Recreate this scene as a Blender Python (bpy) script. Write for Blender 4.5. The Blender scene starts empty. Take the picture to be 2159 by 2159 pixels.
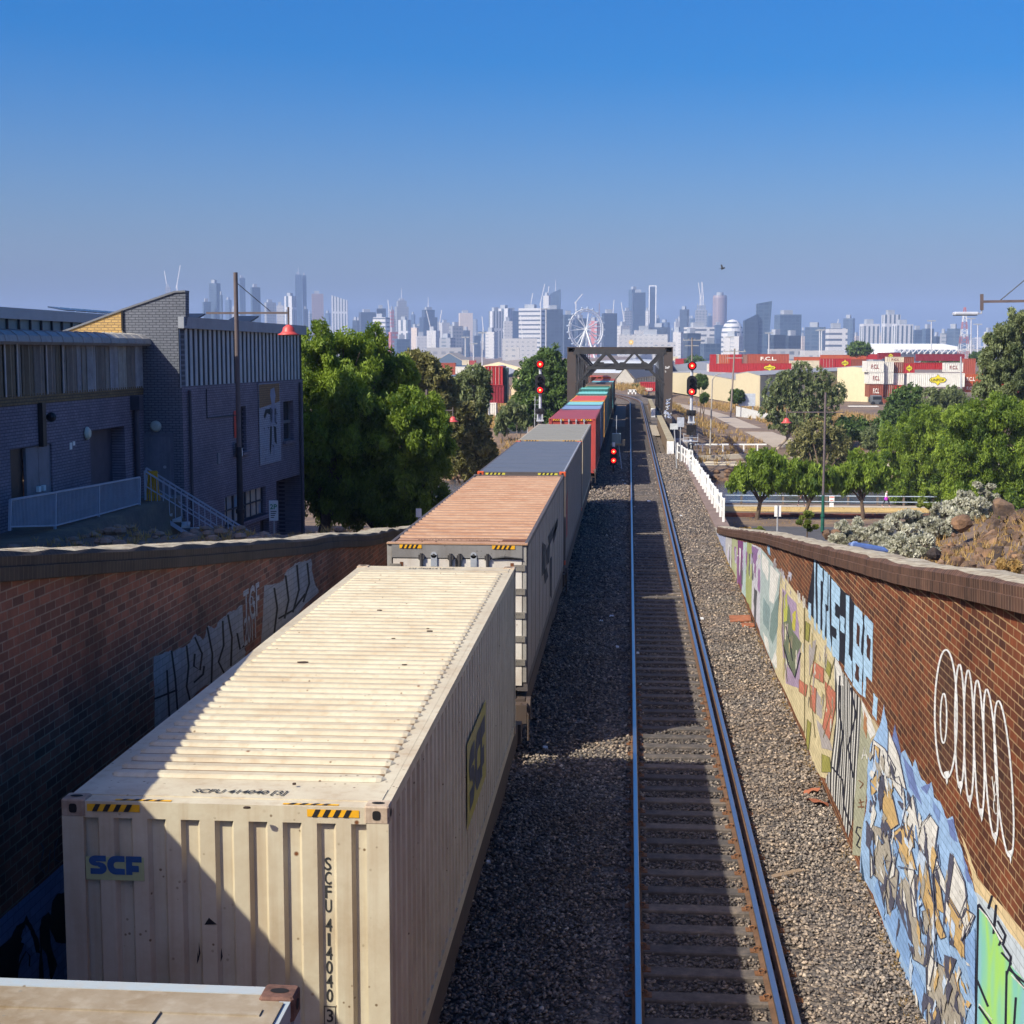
import bpy, math, random
import numpy as np
from mathutils import Vector, Matrix
S = bpy.context.scene
COL = S.collection
R = math.radians

# ---------------------------------------------------------------- camera
FPX, TH, PS, CH = 3088.5, .1089, .0795, 7.19      # focal length in photo pixels, tilt, pan, height
_F = Vector((-math.sin(PS)*math.cos(TH), math.cos(PS)*math.cos(TH), -math.sin(TH)))
_R = Vector((math.cos(PS), math.sin(PS), 0))
_U = _R.cross(_F)
cam = bpy.data.cameras.new('camera'); camo = bpy.data.objects.new('camera', cam); COL.objects.link(camo)
cam.sensor_width = 36; cam.lens = 36*FPX/2159; cam.clip_start = .1; cam.clip_end = 20000
camo.matrix_world = Matrix(((_R.x, _U.x, -_F.x, 0), (_R.y, _U.y, -_F.y, 0), (_R.z, _U.z, -_F.z, CH), (0, 0, 0, 1)))
S.camera = camo

# ---------------------------------------------------------------- light
SUN = Vector((-.82, -.72, 1)).normalized()
W = bpy.data.worlds.new('World'); S.world = W; W.use_nodes = True
wn = W.node_tree; wn.nodes.clear()
sky = wn.nodes.new('ShaderNodeTexSky'); sky.sky_type = 'NISHITA'; sky.sun_disc = False
sky.sun_elevation = math.asin(SUN.z); sky.sun_rotation = math.atan2(SUN.x, SUN.y)
sky.air_density = 1.0; sky.dust_density = 4; sky.ozone_density = 3.0; sky.altitude = 0
hs = wn.nodes.new('ShaderNodeHueSaturation'); hs.inputs['Saturation'].default_value = 1.9
tint = wn.nodes.new('ShaderNodeMix'); tint.data_type = 'RGBA'; tint.blend_type = 'MULTIPLY'; tint.inputs[0].default_value = 1; tint.inputs[7].default_value = (.90, .915, 1.16, 1)   # clear late summer blue
bg = wn.nodes.new('ShaderNodeBackground'); bg.inputs[1].default_value = .108
wo = wn.nodes.new('ShaderNodeOutputWorld')
wn.links.new(sky.outputs[0], hs.inputs['Color']); wn.links.new(hs.outputs[0], tint.inputs[6]); wn.links.new(tint.outputs[2], bg.inputs[0]); wn.links.new(bg.outputs[0], wo.inputs[0])
sl = bpy.data.lights.new('sun', 'SUN'); sl.energy = 5; sl.angle = R(.5); sl.color = (1, .955, .83)
so = bpy.data.objects.new('sun', sl); COL.objects.link(so)
so.rotation_euler = SUN.to_track_quat('Z', 'Y').to_euler(); so.location = (-60, -60, 80)
S.view_settings.view_transform = 'Standard'; S.view_settings.look = 'None'
S.view_settings.exposure = .45; S.view_settings.gamma = 1
S.render.engine = 'CYCLES'
S.cycles.max_bounces = 5; S.cycles.diffuse_bounces = 3; S.cycles.transparent_max_bounces = 6; S.cycles.volume_bounces = 0

# ---------------------------------------------------------------- photo pixel -> place
def ray(x, y):
    return _F*FPX + _R*(x-1079.5) - _U*(y-1079.5)
def at(x, y, Y):            # point seen at pixel x,y at distance Y along the track
    d = ray(x, y); t = Y/d.y; return Vector((d.x*t, Y, CH+d.z*t))
def gz(x, y, z):            # point seen at pixel x,y on the level z
    d = ray(x, y); t = (z-CH)/d.z; return Vector((d.x*t, d.y*t, z))
def gx(x, y, X):
    d = ray(x, y); t = X/d.x; return Vector((X, d.y*t, CH+d.z*t))
def interp(pts, v):
    if v <= pts[0][0]: return pts[0][1]
    for (a, b), (c, d) in zip(pts, pts[1:]):
        if v <= c: return b+(d-b)*(v-a)/(c-a)
    return pts[-1][1]
def smooth(a, b, v):
    t = min(1, max(0, (v-a)/(b-a))); return t*t*(3-2*t)

# ---------------------------------------------------------------- things
def base_of(o):
    v = Vector((0, 0, 0))
    while o is not None: v = v+o.location; o = o.parent
    return v
def tag(o, label, cat, group=None):
    o['label'] = label; o['category'] = cat
    if group: o['group'] = group
    return o
def thing(name, label, cat, loc=(0, 0, 0), group=None):
    o = bpy.data.objects.new(name, None); COL.objects.link(o); o.location = loc; o.empty_display_size = .3
    return tag(o, label, cat, group)
def struct(o, kind='structure'):
    o['kind'] = kind; return o
def dup(root, loc, rz=0, label=None):
    def cp(o, par):
        c = o.copy(); COL.objects.link(c); c.parent = par
        for ch in o.children: cp(ch, c)
        return c
    r = cp(root, None); r.location = loc; r.rotation_euler = (0, 0, rz)
    if label: r['label'] = label
    return r

class MB:
    def __init__(s): s.v = []; s.f = []; s.m = []; s.t = []
    def add(s, vs, fs, mi=0, tint=0.5):
        b = len(s.v); s.v += [tuple(v) for v in vs]
        for f in fs: s.f.append([b+i for i in f]); s.m.append(mi); s.t.append(tint)
        return s
    def box(s, x0, x1, y0, y1, z0, z1, mi=0):
        return s.add([(x0,y0,z0),(x1,y0,z0),(x1,y1,z0),(x0,y1,z0),(x0,y0,z1),(x1,y0,z1),(x1,y1,z1),(x0,y1,z1)],
            [(3,2,1,0),(4,5,6,7),(0,1,5,4),(1,2,6,5),(2,3,7,6),(3,0,4,7)], mi)
    def bevbox(s, x0, x1, y0, y1, z0, z1, b, mi=0):   # box with chamfered vertical and top edges
        P = [(x0+b,y0),(x1-b,y0),(x1,y0+b),(x1,y1-b),(x1-b,y1),(x0+b,y1),(x0,y1-b),(x0,y0+b)]
        cx, cy = (x0+x1)/2, (y0+y1)/2
        Q = [(x+(b if x < cx else -b)*.7, y+(b if y < cy else -b)*.7) for x, y in P]
        vs = [(x,y,z0) for x,y in P]+[(x,y,z1-b) for x,y in P]+[(x,y,z1) for x,y in Q]
        fs = [tuple(range(7,-1,-1)), tuple(range(16,24))]
        for k in (0, 8):
            for i in range(8): fs.append((k+i, k+(i+1)%8, k+8+(i+1)%8, k+8+i))
        return s.add(vs, fs, mi)
    def beam(s, a, b, w, h=None, up=(0,0,1), mi=0):   # rectangular bar from a to b
        a, b = Vector(a), Vector(b); h = h or w
        d = (b-a).normalized(); u = Vector(up)
        if abs(d.dot(u)) > .95: u = Vector((0,1,0))
        r = d.cross(u).normalized(); u = r.cross(d)
        vs = []
        for p in (a, b):
            for (i, j) in ((-1,-1),(1,-1),(1,1),(-1,1)): vs.append(p+r*(w/2*i)+u*(h/2*j))
        return s.add(vs, [(3,2,1,0),(4,5,6,7),(0,1,5,4),(1,2,6,5),(2,3,7,6),(3,0,4,7)], mi)
    def cyl(s, a, b, r0, r1=None, n=10, mi=0, caps=True):
        a, b = Vector(a), Vector(b); r1 = r0 if r1 is None else r1
        d = (b-a).normalized(); u = Vector((0,0,1)) if abs(d.z) < .9 else Vector((1,0,0))
        r = d.cross(u).normalized(); u = r.cross(d)
        vs = []
        for p, q in ((a, r0), (b, r1)):
            for i in range(n):
                an = 2*math.pi*i/n; vs.append(p+r*(q*math.cos(an))+u*(q*math.sin(an)))
        fs = [(i, (i+1) % n, n+(i+1) % n, n+i) for i in range(n)]
        if caps: fs += [tuple(range(n-1,-1,-1)), tuple(range(n, 2*n))]
        return s.add(vs, fs, mi)
    def tube(s, pts, rs, n=8, mi=0):
        for i in range(len(pts)-1): s.cyl(pts[i], pts[i+1], rs[i], rs[i+1], n, mi)
        return s
    def lathe(s, c, prof, n=16, axis='z', mi=0):      # prof: (radius, offset along axis)
        c = Vector(c); vs = []
        for r, h in prof:
            for i in range(n):
                an = 2*math.pi*i/n; p, q = r*math.cos(an), r*math.sin(an)
                vs.append(c+(Vector((p,q,h)) if axis == 'z' else Vector((p,h,q)) if axis == 'y' else Vector((h,p,q))))
        fs = []
        for k in range(len(prof)-1):
            for i in range(n): fs.append((k*n+i, k*n+(i+1) % n, (k+1)*n+(i+1) % n, (k+1)*n+i))
        return s.add(vs, fs, mi)
    def prism(s, pts, ext, mi=0):                     # closed outline pushed along ext
        pts = [Vector(p) for p in pts]; e = Vector(ext); n = len(pts)
        return s.add(pts+[p+e for p in pts], [tuple(range(n-1,-1,-1)), tuple(range(n,2*n))]+[(i,(i+1)%n,n+(i+1)%n,n+i) for i in range(n)], mi)
    def poly(s, pts, mi=0): return s.add(pts, [tuple(range(len(pts)))], mi)
    def ball(s, c, r, n=10, m=6, sc=(1,1,1), mi=0):
        c = Vector(c); vs = [c+Vector((0,0,r*sc[2]))]
        for j in range(1, m):
            t = math.pi*j/m
            for i in range(n):
                p = 2*math.pi*i/n; vs.append(c+Vector((r*sc[0]*math.sin(t)*math.cos(p), r*sc[1]*math.sin(t)*math.sin(p), r*sc[2]*math.cos(t))))
        vs.append(c-Vector((0,0,r*sc[2])))
        fs = [(0,1+i,1+(i+1)%n) for i in range(n)]
        for j in range(m-2):
            for i in range(n): fs.append((1+j*n+i, 1+(j+1)*n+i, 1+(j+1)*n+(i+1)%n, 1+j*n+(i+1)%n))
        L = len(vs)-1
        fs += [(L, 1+(m-2)*n+(i+1)%n, 1+(m-2)*n+i) for i in range(n)]
        return s.add(vs, fs, mi)
    def build(s, name, mats, parent=None, smooth=False):
        o = Vector((0,0,0)) if parent is None else base_of(parent)
        me = bpy.data.meshes.new(name)
        me.from_pydata([(v[0]-o.x, v[1]-o.y, v[2]-o.z) for v in s.v], [], s.f)
        for m in (mats if isinstance(mats, (list, tuple)) else [mats]): me.materials.append(m)
        if any(s.m): me.polygons.foreach_set('material_index', s.m)
        if smooth: me.polygons.foreach_set('use_smooth', [True]*len(s.f))
        if any(t != .5 for t in s.t):
            a = me.attributes.new('tint', 'FLOAT', 'FACE'); a.data.foreach_set('value', s.t)
        me.update()
        ob = bpy.data.objects.new(name, me); COL.objects.link(ob); ob.parent = parent
        return ob

def raw_mesh(name, V, F4, mat, parent=None, tint=None, nsides=4):      # fast path for numpy arrays, all faces of nsides corners
    if parent is not None: V = V-np.array(base_of(parent))
    me = bpy.data.meshes.new(name); n = len(F4)
    me.vertices.add(len(V)); me.vertices.foreach_set('co', V.astype(np.float32).ravel())
    me.loops.add(n*nsides); me.loops.foreach_set('vertex_index', F4.astype(np.int32).ravel())
    me.polygons.add(n); me.polygons.foreach_set('loop_start', np.arange(0, n*nsides, nsides, dtype=np.int32))
    if tint is not None:
        a = me.attributes.new('tint', 'FLOAT', 'FACE'); a.data.foreach_set('value', tint.astype(np.float32))
    me.materials.append(mat); me.update(calc_edges=True); me.validate()
    ob = bpy.data.objects.new(name, me); COL.objects.link(ob); ob.parent = parent
    return ob

_txt = {}
def text_mesh(name, body, mat, parent, org, xd, yd, size=1, sx=1, bold=0, center=False, width=None):
    """lettering laid on a surface: org + x*xd + y*yd"""
    key = (body, bold)
    if key not in _txt:
        cu = bpy.data.curves.new('lettering', 'FONT'); cu.body = body; cu.offset = bold; cu.resolution_u = 3
        ob = bpy.data.objects.new('lettering', cu); COL.objects.link(ob)
        dg = bpy.context.evaluated_depsgraph_get(); dg.update()
        me = bpy.data.meshes.new_from_object(ob.evaluated_get(dg))
        _txt[key] = ([tuple(v.co) for v in me.vertices], [tuple(p.vertices) for p in me.polygons])
        bpy.data.objects.remove(ob); bpy.data.meshes.remove(me); bpy.data.curves.remove(cu)
    vs, fs = _txt[key]
    xs = [v[0] for v in vs]; cx = (min(xs)+max(xs))/2 if center else min(xs)
    if width: sx = width/(size*(max(xs)-min(xs)))
    org, xd, yd = Vector(org), Vector(xd), Vector(yd)
    m = MB(); m.add([org+xd*((v[0]-cx)*size*sx)+yd*(v[1]*size) for v in vs], fs)
    return m.build(name, mat, parent)

# ---------------------------------------------------------------- materials
def nt(name):
    m = bpy.data.materials.new(name); m.use_nodes = True; t = m.node_tree
    return m, t, t.nodes['Principled BSDF']
def N(t, kind, **kw):
    n = t.nodes.new(kind)
    for k, v in kw.items():
        if k in n.inputs: n.inputs[k].default_value = v
        else: setattr(n, k, v)
    return n
def c4(c): return (c[0], c[1], c[2], 1)
def mul(c, k): return tuple(min(1, x*k) for x in c)
def noise(t, scale, detail=4, rough=.6, coord=None, stretch=None):
    tc = N(t, 'ShaderNodeTexCoord'); n = N(t, 'ShaderNodeTexNoise'); n.inputs['Scale'].default_value = scale
    n.inputs['Detail'].default_value = detail; n.inputs['Roughness'].default_value = rough
    if stretch:
        mp = N(t, 'ShaderNodeMapping'); mp.inputs['Scale'].default_value = stretch
        t.links.new(tc.outputs['Object'], mp.inputs[0]); t.links.new(mp.outputs[0], n.inputs['Vector'])
    else: t.links.new(tc.outputs['Object'], n.inputs['Vector'])
    return n.outputs['Fac']
def ramp(t, src, stops, interp='LINEAR'):
    r = N(t, 'ShaderNodeValToRGB'); r.color_ramp.interpolation = interp; e = r.color_ramp.elements
    while len(e) < len(stops): e.new(.5)
    for el, (p, c) in zip(e, stops): el.position = p; el.color = c4(c) if len(c) == 3 else c
    t.links.new(src, r.inputs[0]); return r.outputs[0]
def mix(t, fac, a, b, blend='MIX'):
    n = N(t, 'ShaderNodeMix', data_type='RGBA', blend_type=blend)
    for i, x in ((0, fac), (6, a), (7, b)):
        if isinstance(x, (int, float)): n.inputs[i].default_value = x
        elif isinstance(x, tuple): n.inputs[i].default_value = c4(x)
        else: t.links.new(x, n.inputs[i])
    return n.outputs[2]
def bumpn(t, b, h, strength, dist=.02):
    n = N(t, 'ShaderNodeBump'); n.inputs['Strength'].default_value = strength; n.inputs['Distance'].default_value = dist
    t.links.new(h, n.inputs['Height']); t.links.new(n.outputs[0], b.inputs['Normal'])
def M(name, col, rough=.6, var=.18, scale=2.5, metal=0, bump=0, bscale=30, spec=.4, stretch=None):
    m, t, b = nt(name)
    f = noise(t, scale, 5, .65, stretch=stretch)
    t.links.new(ramp(t, f, [(.3, mul(col, 1-var)), (.7, mul(col, 1+var))]), b.inputs['Base Color'])
    b.inputs['Roughness'].default_value = rough; b.inputs['Metallic'].default_value = metal
    b.inputs['Specular IOR Level'].default_value = spec
    if bump: bumpn(t, b, noise(t, bscale, 4), bump)
    return m
def MD(name, col, dirt, amt=.5, rough=.55, streak=True, spots=0, rust=(.16, .06, .02)):
    """painted steel with dirt, rain streaks and small rust spots"""
    m, t, b = nt(name)
    f = ramp(t, noise(t, 1.6, 6, .7), [(.38, (0,0,0)), (.75, (1,1,1))])
    c = mix(t, f, col, mix(t, amt, col, dirt))
    if streak:
        g = ramp(t, noise(t, 1, 4, .6, stretch=(9, 9, .35)), [(.5, (0,0,0)), (.78, (1,1,1))])
        s = N(t, 'ShaderNodeMath', operation='MULTIPLY'); t.links.new(g, s.inputs[0]); s.inputs[1].default_value = amt*.9
        c = mix(t, s.outputs[0], c, dirt)
    if spots:
        v = N(t, 'ShaderNodeTexVoronoi'); v.inputs['Scale'].default_value = 3.3
        tc = N(t, 'ShaderNodeTexCoord'); t.links.new(tc.outputs['Object'], v.inputs['Vector'])
        k = ramp(t, v.outputs['Distance'], [(.035, (1,1,1)), (.075, (0,0,0))])
        k2 = ramp(t, noise(t, 1.1, 2), [(.5, (0,0,0)), (.56, (1,1,1))])
        s = N(t, 'ShaderNodeMath', operation='MULTIPLY'); t.links.new(k, s.inputs[0]); t.links.new(k2, s.inputs[1])
        c = mix(t, s.outputs[0], c, rust)
    v2 = N(t, 'ShaderNodeTexVoronoi'); v2.inputs['Scale'].default_value = 13; tc2 = N(t, 'ShaderNodeTexCoord'); t.links.new(tc2.outputs['Object'], v2.inputs['Vector'])
    g1 = ramp(t, v2.outputs['Distance'], [(.10, (1,1,1)), (.17, (0,0,0))]); g2 = ramp(t, noise(t, 2.3, 3), [(.52, (0,0,0)), (.60, (1,1,1))])
    s2 = N(t, 'ShaderNodeMath', operation='MULTIPLY'); t.links.new(g1, s2.inputs[0]); t.links.new(g2, s2.inputs[1])
    c = mix(t, s2.outputs[0], c, mul(dirt, .45))                                   # small dark scuffs and specks
    st = ramp(t, noise(t, .75, 7, .75), [(.50, (0,0,0)), (.70, (1,1,1))]); s3 = N(t, 'ShaderNodeMath', operation='MULTIPLY'); t.links.new(st, s3.inputs[0]); s3.inputs[1].default_value = .55*amt
    c = mix(t, s3.outputs[0], c, mul(dirt, .8))                                    # broad stains
    t.links.new(c, b.inputs['Base Color']); b.inputs['Roughness'].default_value = rough
    b.inputs['Specular IOR Level'].default_value = .35
    bumpn(t, b, noise(t, 5, 3), .12, .03)
    return m
def brick(name, axis, c1, c2, mortar, bw=.235, rh=.086, ms=.012, paint=None, grime=None, worn=None, sheen=.75, bump=.6):
    m, t, b = nt(name)
    tc = N(t, 'ShaderNodeTexCoord'); sp = N(t, 'ShaderNodeSeparateXYZ'); cb = N(t, 'ShaderNodeCombineXYZ')
    t.links.new(tc.outputs['Object'], sp.inputs[0])
    t.links.new(sp.outputs[{'x': 0, 'y': 1}[axis]], cb.inputs[0]); t.links.new(sp.outputs[2], cb.inputs[1])
    br = N(t, 'ShaderNodeTexBrick'); t.links.new(cb.outputs[0], br.inputs['Vector'])
    for k, v in (('Scale', 1), ('Brick Width', bw), ('Row Height', rh), ('Mortar Size', ms), ('Mortar Smooth', .15), ('Bias', 0)): br.inputs[k].default_value = v
    br.inputs['Color1'].default_value = c4(c1); br.inputs['Color2'].default_value = c4(c2); br.inputs['Mortar'].default_value = c4(mortar)
    c = br.outputs['Color']
    if grime:
        f = ramp(t, noise(t, .55, 6, .7), [(.35, (0,0,0)), (.7, (1,1,1))]); c = mix(t, f, c, mix(t, .8, c, grime, 'MULTIPLY'))
    if worn: c = mix(t, ramp(t, noise(t, 3.5, 7, .8), [(.60, (0,0,0)), (.68, (.75,.75,.75))]), c, worn)
    f2 = noise(t, 9, 3); c = mix(t, .35, c, ramp(t, f2, [(.3, (.45,.45,.45)), (.7, (1,1,1))]), 'MULTIPLY')
    t.links.new(c, b.inputs['Base Color']); b.inputs['Roughness'].default_value = sheen; b.inputs['Specular IOR Level'].default_value = .25
    iv = N(t, 'ShaderNodeMath', operation='SUBTRACT'); iv.inputs[0].default_value = 1; t.links.new(br.outputs['Fac'], iv.inputs[1])
    ad = N(t, 'ShaderNodeMath', operation='MULTIPLY_ADD'); t.links.new(f2, ad.inputs[0]); ad.inputs[1].default_value = .5; t.links.new(iv.outputs[0], ad.inputs[2])
    bumpn(t, b, ad.outputs[0], bump, .012)
    return m
_pb = {}
def paint(col, axis='y', flat=False):
    """spray paint on brick: takes the joints of the wall below"""
    k = (col, axis)
    if k not in _pb: _pb[k] = brick('spray_paint', axis, mul(col, .90), mul(col, 1.08), mul(col, .66), ms=.006, grime=(.84, .83, .81), bump=.35, worn=(.13, .055, .035))
    return _pb[k]
def emis(name, col, s):
    m, t, b = nt(name); b.inputs['Base Color'].default_value = c4(mul(col, .5)); b.inputs['Emission Color'].default_value = c4(col); b.inputs['Emission Strength'].default_value = s
    return m
def leafm(name, dark, light, trans=.35):
    m, t, b = nt(name)
    a = N(t, 'ShaderNodeAttribute', attribute_name='tint')
    c = ramp(t, a.outputs['Fac'], [(0, dark), (1, light)])
    t.links.new(c, b.inputs['Base Color']); b.inputs['Roughness'].default_value = .55; b.inputs['Specular IOR Level'].default_value = .3
    tr = N(t, 'ShaderNodeBsdfTranslucent'); mx = N(t, 'ShaderNodeMixShader'); mx.inputs[0].default_value = trans
    t.links.new(mix(t, .5, c, (light[0]*1.3, light[1]*1.3, light[2]*.7)), tr.inputs['Color'])
    t.links.new(b.outputs[0], mx.inputs[1]); t.links.new(tr.outputs[0], mx.inputs[2])
    t.links.new(mx.outputs[0], t.nodes['Material Output'].inputs[0])
    return m
steel_grey = M('galvanised_steel', (.42, .44, .46), .45, .12, 6, metal=.3)
black_paint = M('black_paint', (.012, .012, .014), .5, .2)
dark_steel = M('dark_steel', (.055, .05, .048), .6, .35, 3, bump=.1)
white_paint = M('white_paint', (.78, .77, .72), .55, .08, 3)
bark = M('bark', (.11, .075, .05), .9, .4, 6, bump=.6, bscale=14)
pale_bark = M('pale_bark', (.30, .24, .18), .85, .35, 4, bump=.3)
# ================================================================ ground
RWX = [(2, 3.2), (20, 3.24), (30, 3.29), (40, 3.36), (57, 3.5)]            # face of the right wall
RWT = [(2, 6.3), (8, 5.78), (12.4, 5.3), (17.9, 4.66), (27.3, 3.68), (35, 2.9), (43.4, 1.96), (50, 1.2), (56.5, .5)]
LWX = -5.3
LWT = [(2, 6.1), (5, 6.02), (8, 6.0), (9, 5.86), (13.2, 5.35), (17.3, 4.85), (23, 4.2), (31.8, 3.27), (45, 1.9), (57, .6)]
RIGHT = [(0, 5.4), (12, 4.5), (20, 3.7), (27, 2.9), (35, 1.9), (43, .7), (52, -.9), (62, -2.8), (80, -4.6), (100, -5.3), (112, -5.5), (126, -6.1), (136, -7), (140, -7.1),
         (142.5, -9.6), (180, -9.6), (183, -7.6), (196, -5.6), (215, -4.4), (260, -4), (420, -4.6), (900, -5), (9000, -5)]
LEFT = [(0, 5.3), (12, 4.6), (20, 3.9), (28, 3.1), (36, 2.5), (40, 2.1), (44, .9), (48, -.1), (56, -.9), (62, -1.2), (75, -2.5), (100, -5), (130, -7), (140, -7.1), (142.5, -9.6), (178, -9.6),
        (181, -7.4), (196, -5), (230, -3), (300, -3.2), (900, -5), (9000, -5)]
def bend(Y): return -(Y-205)**2/(2*220) if Y > 205 else 0.0
rnd = random.Random(4)
def gnoise(x, y): return math.sin(x*1.7+y*.6)*.5+math.sin(y*1.3-x*.8+2)*.5
def ground_z(X, Y):
    if X > 3:
        z = interp(RIGHT, Y)
        if Y < 75:
            m = smooth(5.5, 13, X)*smooth(16, 30, Y)*(1-smooth(48, 70, Y))
            z += m*(1.15+.05*min(max(Y-28, 0), 22)+.25*gnoise(X*.6, Y*.6))
        if 196 < Y < 420:
            t = smooth(5, 13, X-bend(Y) if Y < 320 else X+30); z = -.15*(1-t)+z*t if X > 3 else z
    else:
        z = interp(LEFT, Y)
        if X < (-14.4 if Y < 47.6 else -17) and 30 < Y < 64: z = max(z, 2.5)
        elif X < -10.5 and 42 < Y < 50: z = min(z, .25)
        if -14.4 <= X < -6 and Y < 62: z += .22*gnoise(X*1.3, Y*1.1)*smooth(-6.2, -8, X)
        if Y > 200: t = smooth(7, 26, -(X-bend(min(Y, 330)))); z = -.15*(1-t)+z*t
    if -5.55 < X < 3.75 and Y < 104: return -.12
    if -5.55 < X < 3.75 and Y < 140: return -6
    return z
gx_ = sorted(set([-9000, -4000, -1800, -900, -500, -300, -200, -140, -100, -80, -65, -50, -40, -32, -26, -22, -19, -17, -15.5, -14.5, -14.3, -13.5, -12.5, -11.5, -10.5, -9.5, -8.5, -7.5, -6.6, -5.7, -5.5, -3, 0, 2, 3.7, 3.8, 4.4,
    5, 5.7, 6.5, 7.5, 8.5, 9.5, 10.5, 12, 13.5, 15, 17, 19, 22, 26, 30, 36, 44, 52, 62, 75, 90, 110, 140, 180, 240, 320, 450, 700, 1200, 2500, 5000, 9000]))
gy_ = sorted(set([-400, -60, -10, 0]+list(range(4, 64, 2))+list(range(64, 136, 4))+[136, 139, 140, 141, 142.5, 146, 160, 174, 178, 180, 181, 182, 183, 185, 190]+list(range(196, 330, 8))+[340, 380, 420, 500, 700, 1100, 1800, 3000, 5000, 9000]))
mb = MB(); nx = len(gx_)
for Y in gy_:
    for X in gx_: mb.v.append((X, Y, ground_z(X, Y)))
for j in range(len(gy_)-1):
    for i in range(nx-1):
        mb.f.append([j*nx+i, j*nx+i+1, (j+1)*nx+i+1, (j+1)*nx+i]); mb.m.append(0); mb.t.append(.5)
gm, t, b = nt('dry_earth_and_grass')
c = ramp(t, noise(t, .35, 7, .7), [(.32, (.115, .080, .060)), (.5, (.175, .118, .080)), (.68, (.30, .20, .105))])
c = mix(t, .5, c, ramp(t, noise(t, 6, 4), [(.3, (.45, .45, .45)), (.7, (1, 1, 1))]), 'MULTIPLY')
t.links.new(c, b.inputs['Base Color']); b.inputs['Roughness'].default_value = .95; bumpn(t, b, noise(t, 4, 6), .8, .08)
struct(mb.build('ground', gm, smooth=True))

def strip(name, x0, x1, ya, yb, mat, lift=.03, n=14, slope=None):
    """flat band across the ground between two lines Y = ya(X), yb(X)"""
    m = MB(); k = 3
    for i in range(n+1):
        X = x0+(x1-x0)*i/n
        for j in range(k+1):
            Y = ya(X)+(yb(X)-ya(X))*j/k; m.v.append((X, Y, ground_z(X, Y)+lift))
    for i in range(n):
        for j in range(k): m.f.append([i*(k+1)+j, (i+1)*(k+1)+j, (i+1)*(k+1)+j+1, i*(k+1)+j+1]); m.m.append(0); m.t.append(.5)
    return struct(m.build(name, mat))
asphalt = M('asphalt', (.075, .072, .075), .9, .25, 2, bump=.3)
concrete = M('concrete', (.36, .33, .29), .85, .15, 2, bump=.2)
gold_grass = M('dry_lawn', (.50, .34, .12), .95, .25, .8, bump=.5, bscale=12)
strip('road', 4.6, 130, lambda x: 95, lambda x: 106.5, asphalt)
strip('dry_lawn', 6, 130, lambda x: 121, lambda x: 132, gold_grass)
strip('river_path', 5.5, 130, lambda x: 132.2, lambda x: 137.3, M('path_concrete', (.40, .35, .28), .9, .1, 1))
strip('far_bank_path', 8, 90, lambda x: 186, lambda x: 188.5, M('pale_gravel', (.5, .42, .30), .9, .1, 1))
# dirt road climbing away on the far bank
m = MB(); pts = [(25, 190, 8), (22, 199, 6), (19.3, 212, 4.2), (17.6, 232, 3.6), (16.4, 255, 3.3), (14, 285, 3.4), (9, 330, 4)]
for x, y, w in pts:
    for k in range(3): xx = x+w*(k-1)/2; m.v.append((xx, y, max(ground_z(x-w/2, y), ground_z(x+w/2, y), ground_z(xx, y))+.06))
for i in range(len(pts)-1):
    for k in range(2): m.f.append([i*3+k, i*3+k+1, i*3+k+4, i*3+k+3]); m.m.append(0); m.t.append(.5)
struct(m.build('dirt_road', M('dirt_road', (.34, .28, .215), .95, .12, .4)))
# river
wm, t, b = nt('river_water'); b.inputs['Base Color'].default_value = (.012, .035, .05, 1); b.inputs['Roughness'].default_value = .12
bumpn(t, b, noise(t, 1.3, 5, .6, stretch=(.5, 1.6, 1)), .35, .12)
struct(MB().poly([(-400, 138, -8.6), (400, 138, -8.6), (400, 186, -8.6), (-400, 186, -8.6)]).build('river', wm))

# ballast in the cutting and across the approach
bm, t, b = nt('ballast_gravel')
def vor(t, sc):
    v = N(t, 'ShaderNodeTexVoronoi'); v.inputs['Scale'].default_value = sc; tc = N(t, 'ShaderNodeTexCoord'); t.links.new(tc.outputs['Object'], v.inputs['Vector']); return v
v = vor(t, 17); sp = N(t, 'ShaderNodeSeparateColor'); t.links.new(v.outputs['Color'], sp.inputs[0])
c = ramp(t, sp.outputs[0], [(0, (.035, .031, .03)), (.45, (.10, .084, .07)), (.8, (.19, .155, .12)), (1, (.36, .29, .21))])
c = mix(t, .55, c, ramp(t, noise(t, .8, 4), [(.35, (.75, .6, .45)), (.65, (1, 1, 1))]), 'MULTIPLY')
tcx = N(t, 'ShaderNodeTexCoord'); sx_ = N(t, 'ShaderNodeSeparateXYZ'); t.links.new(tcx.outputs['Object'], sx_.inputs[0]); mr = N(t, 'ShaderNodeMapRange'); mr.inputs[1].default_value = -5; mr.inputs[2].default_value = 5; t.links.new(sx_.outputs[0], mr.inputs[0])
c = mix(t, 1, c, ramp(t, mr.outputs[0], [(.50, (1,1,1)), (.55, (.5,.5,.52)), (.63, (.5,.5,.52)), (.70, (1,1,1))]), 'MULTIPLY')      # oil stain plus the train's shade, darkened into the colour between the rails
t.links.new(c, b.inputs['Base Color']); b.inputs['Roughness'].default_value = .9
iv = N(t, 'ShaderNodeMath', operation='SUBTRACT'); iv.inputs[0].default_value = 1; t.links.new(v.outputs['Distance'], iv.inputs[1]); bumpn(t, b, iv.outputs[0], 1, .05)
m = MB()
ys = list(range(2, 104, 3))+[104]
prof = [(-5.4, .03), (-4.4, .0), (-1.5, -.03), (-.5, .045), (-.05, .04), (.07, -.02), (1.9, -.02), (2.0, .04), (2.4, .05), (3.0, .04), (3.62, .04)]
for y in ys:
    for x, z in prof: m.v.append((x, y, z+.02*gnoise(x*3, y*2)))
k = len(prof)
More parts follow.
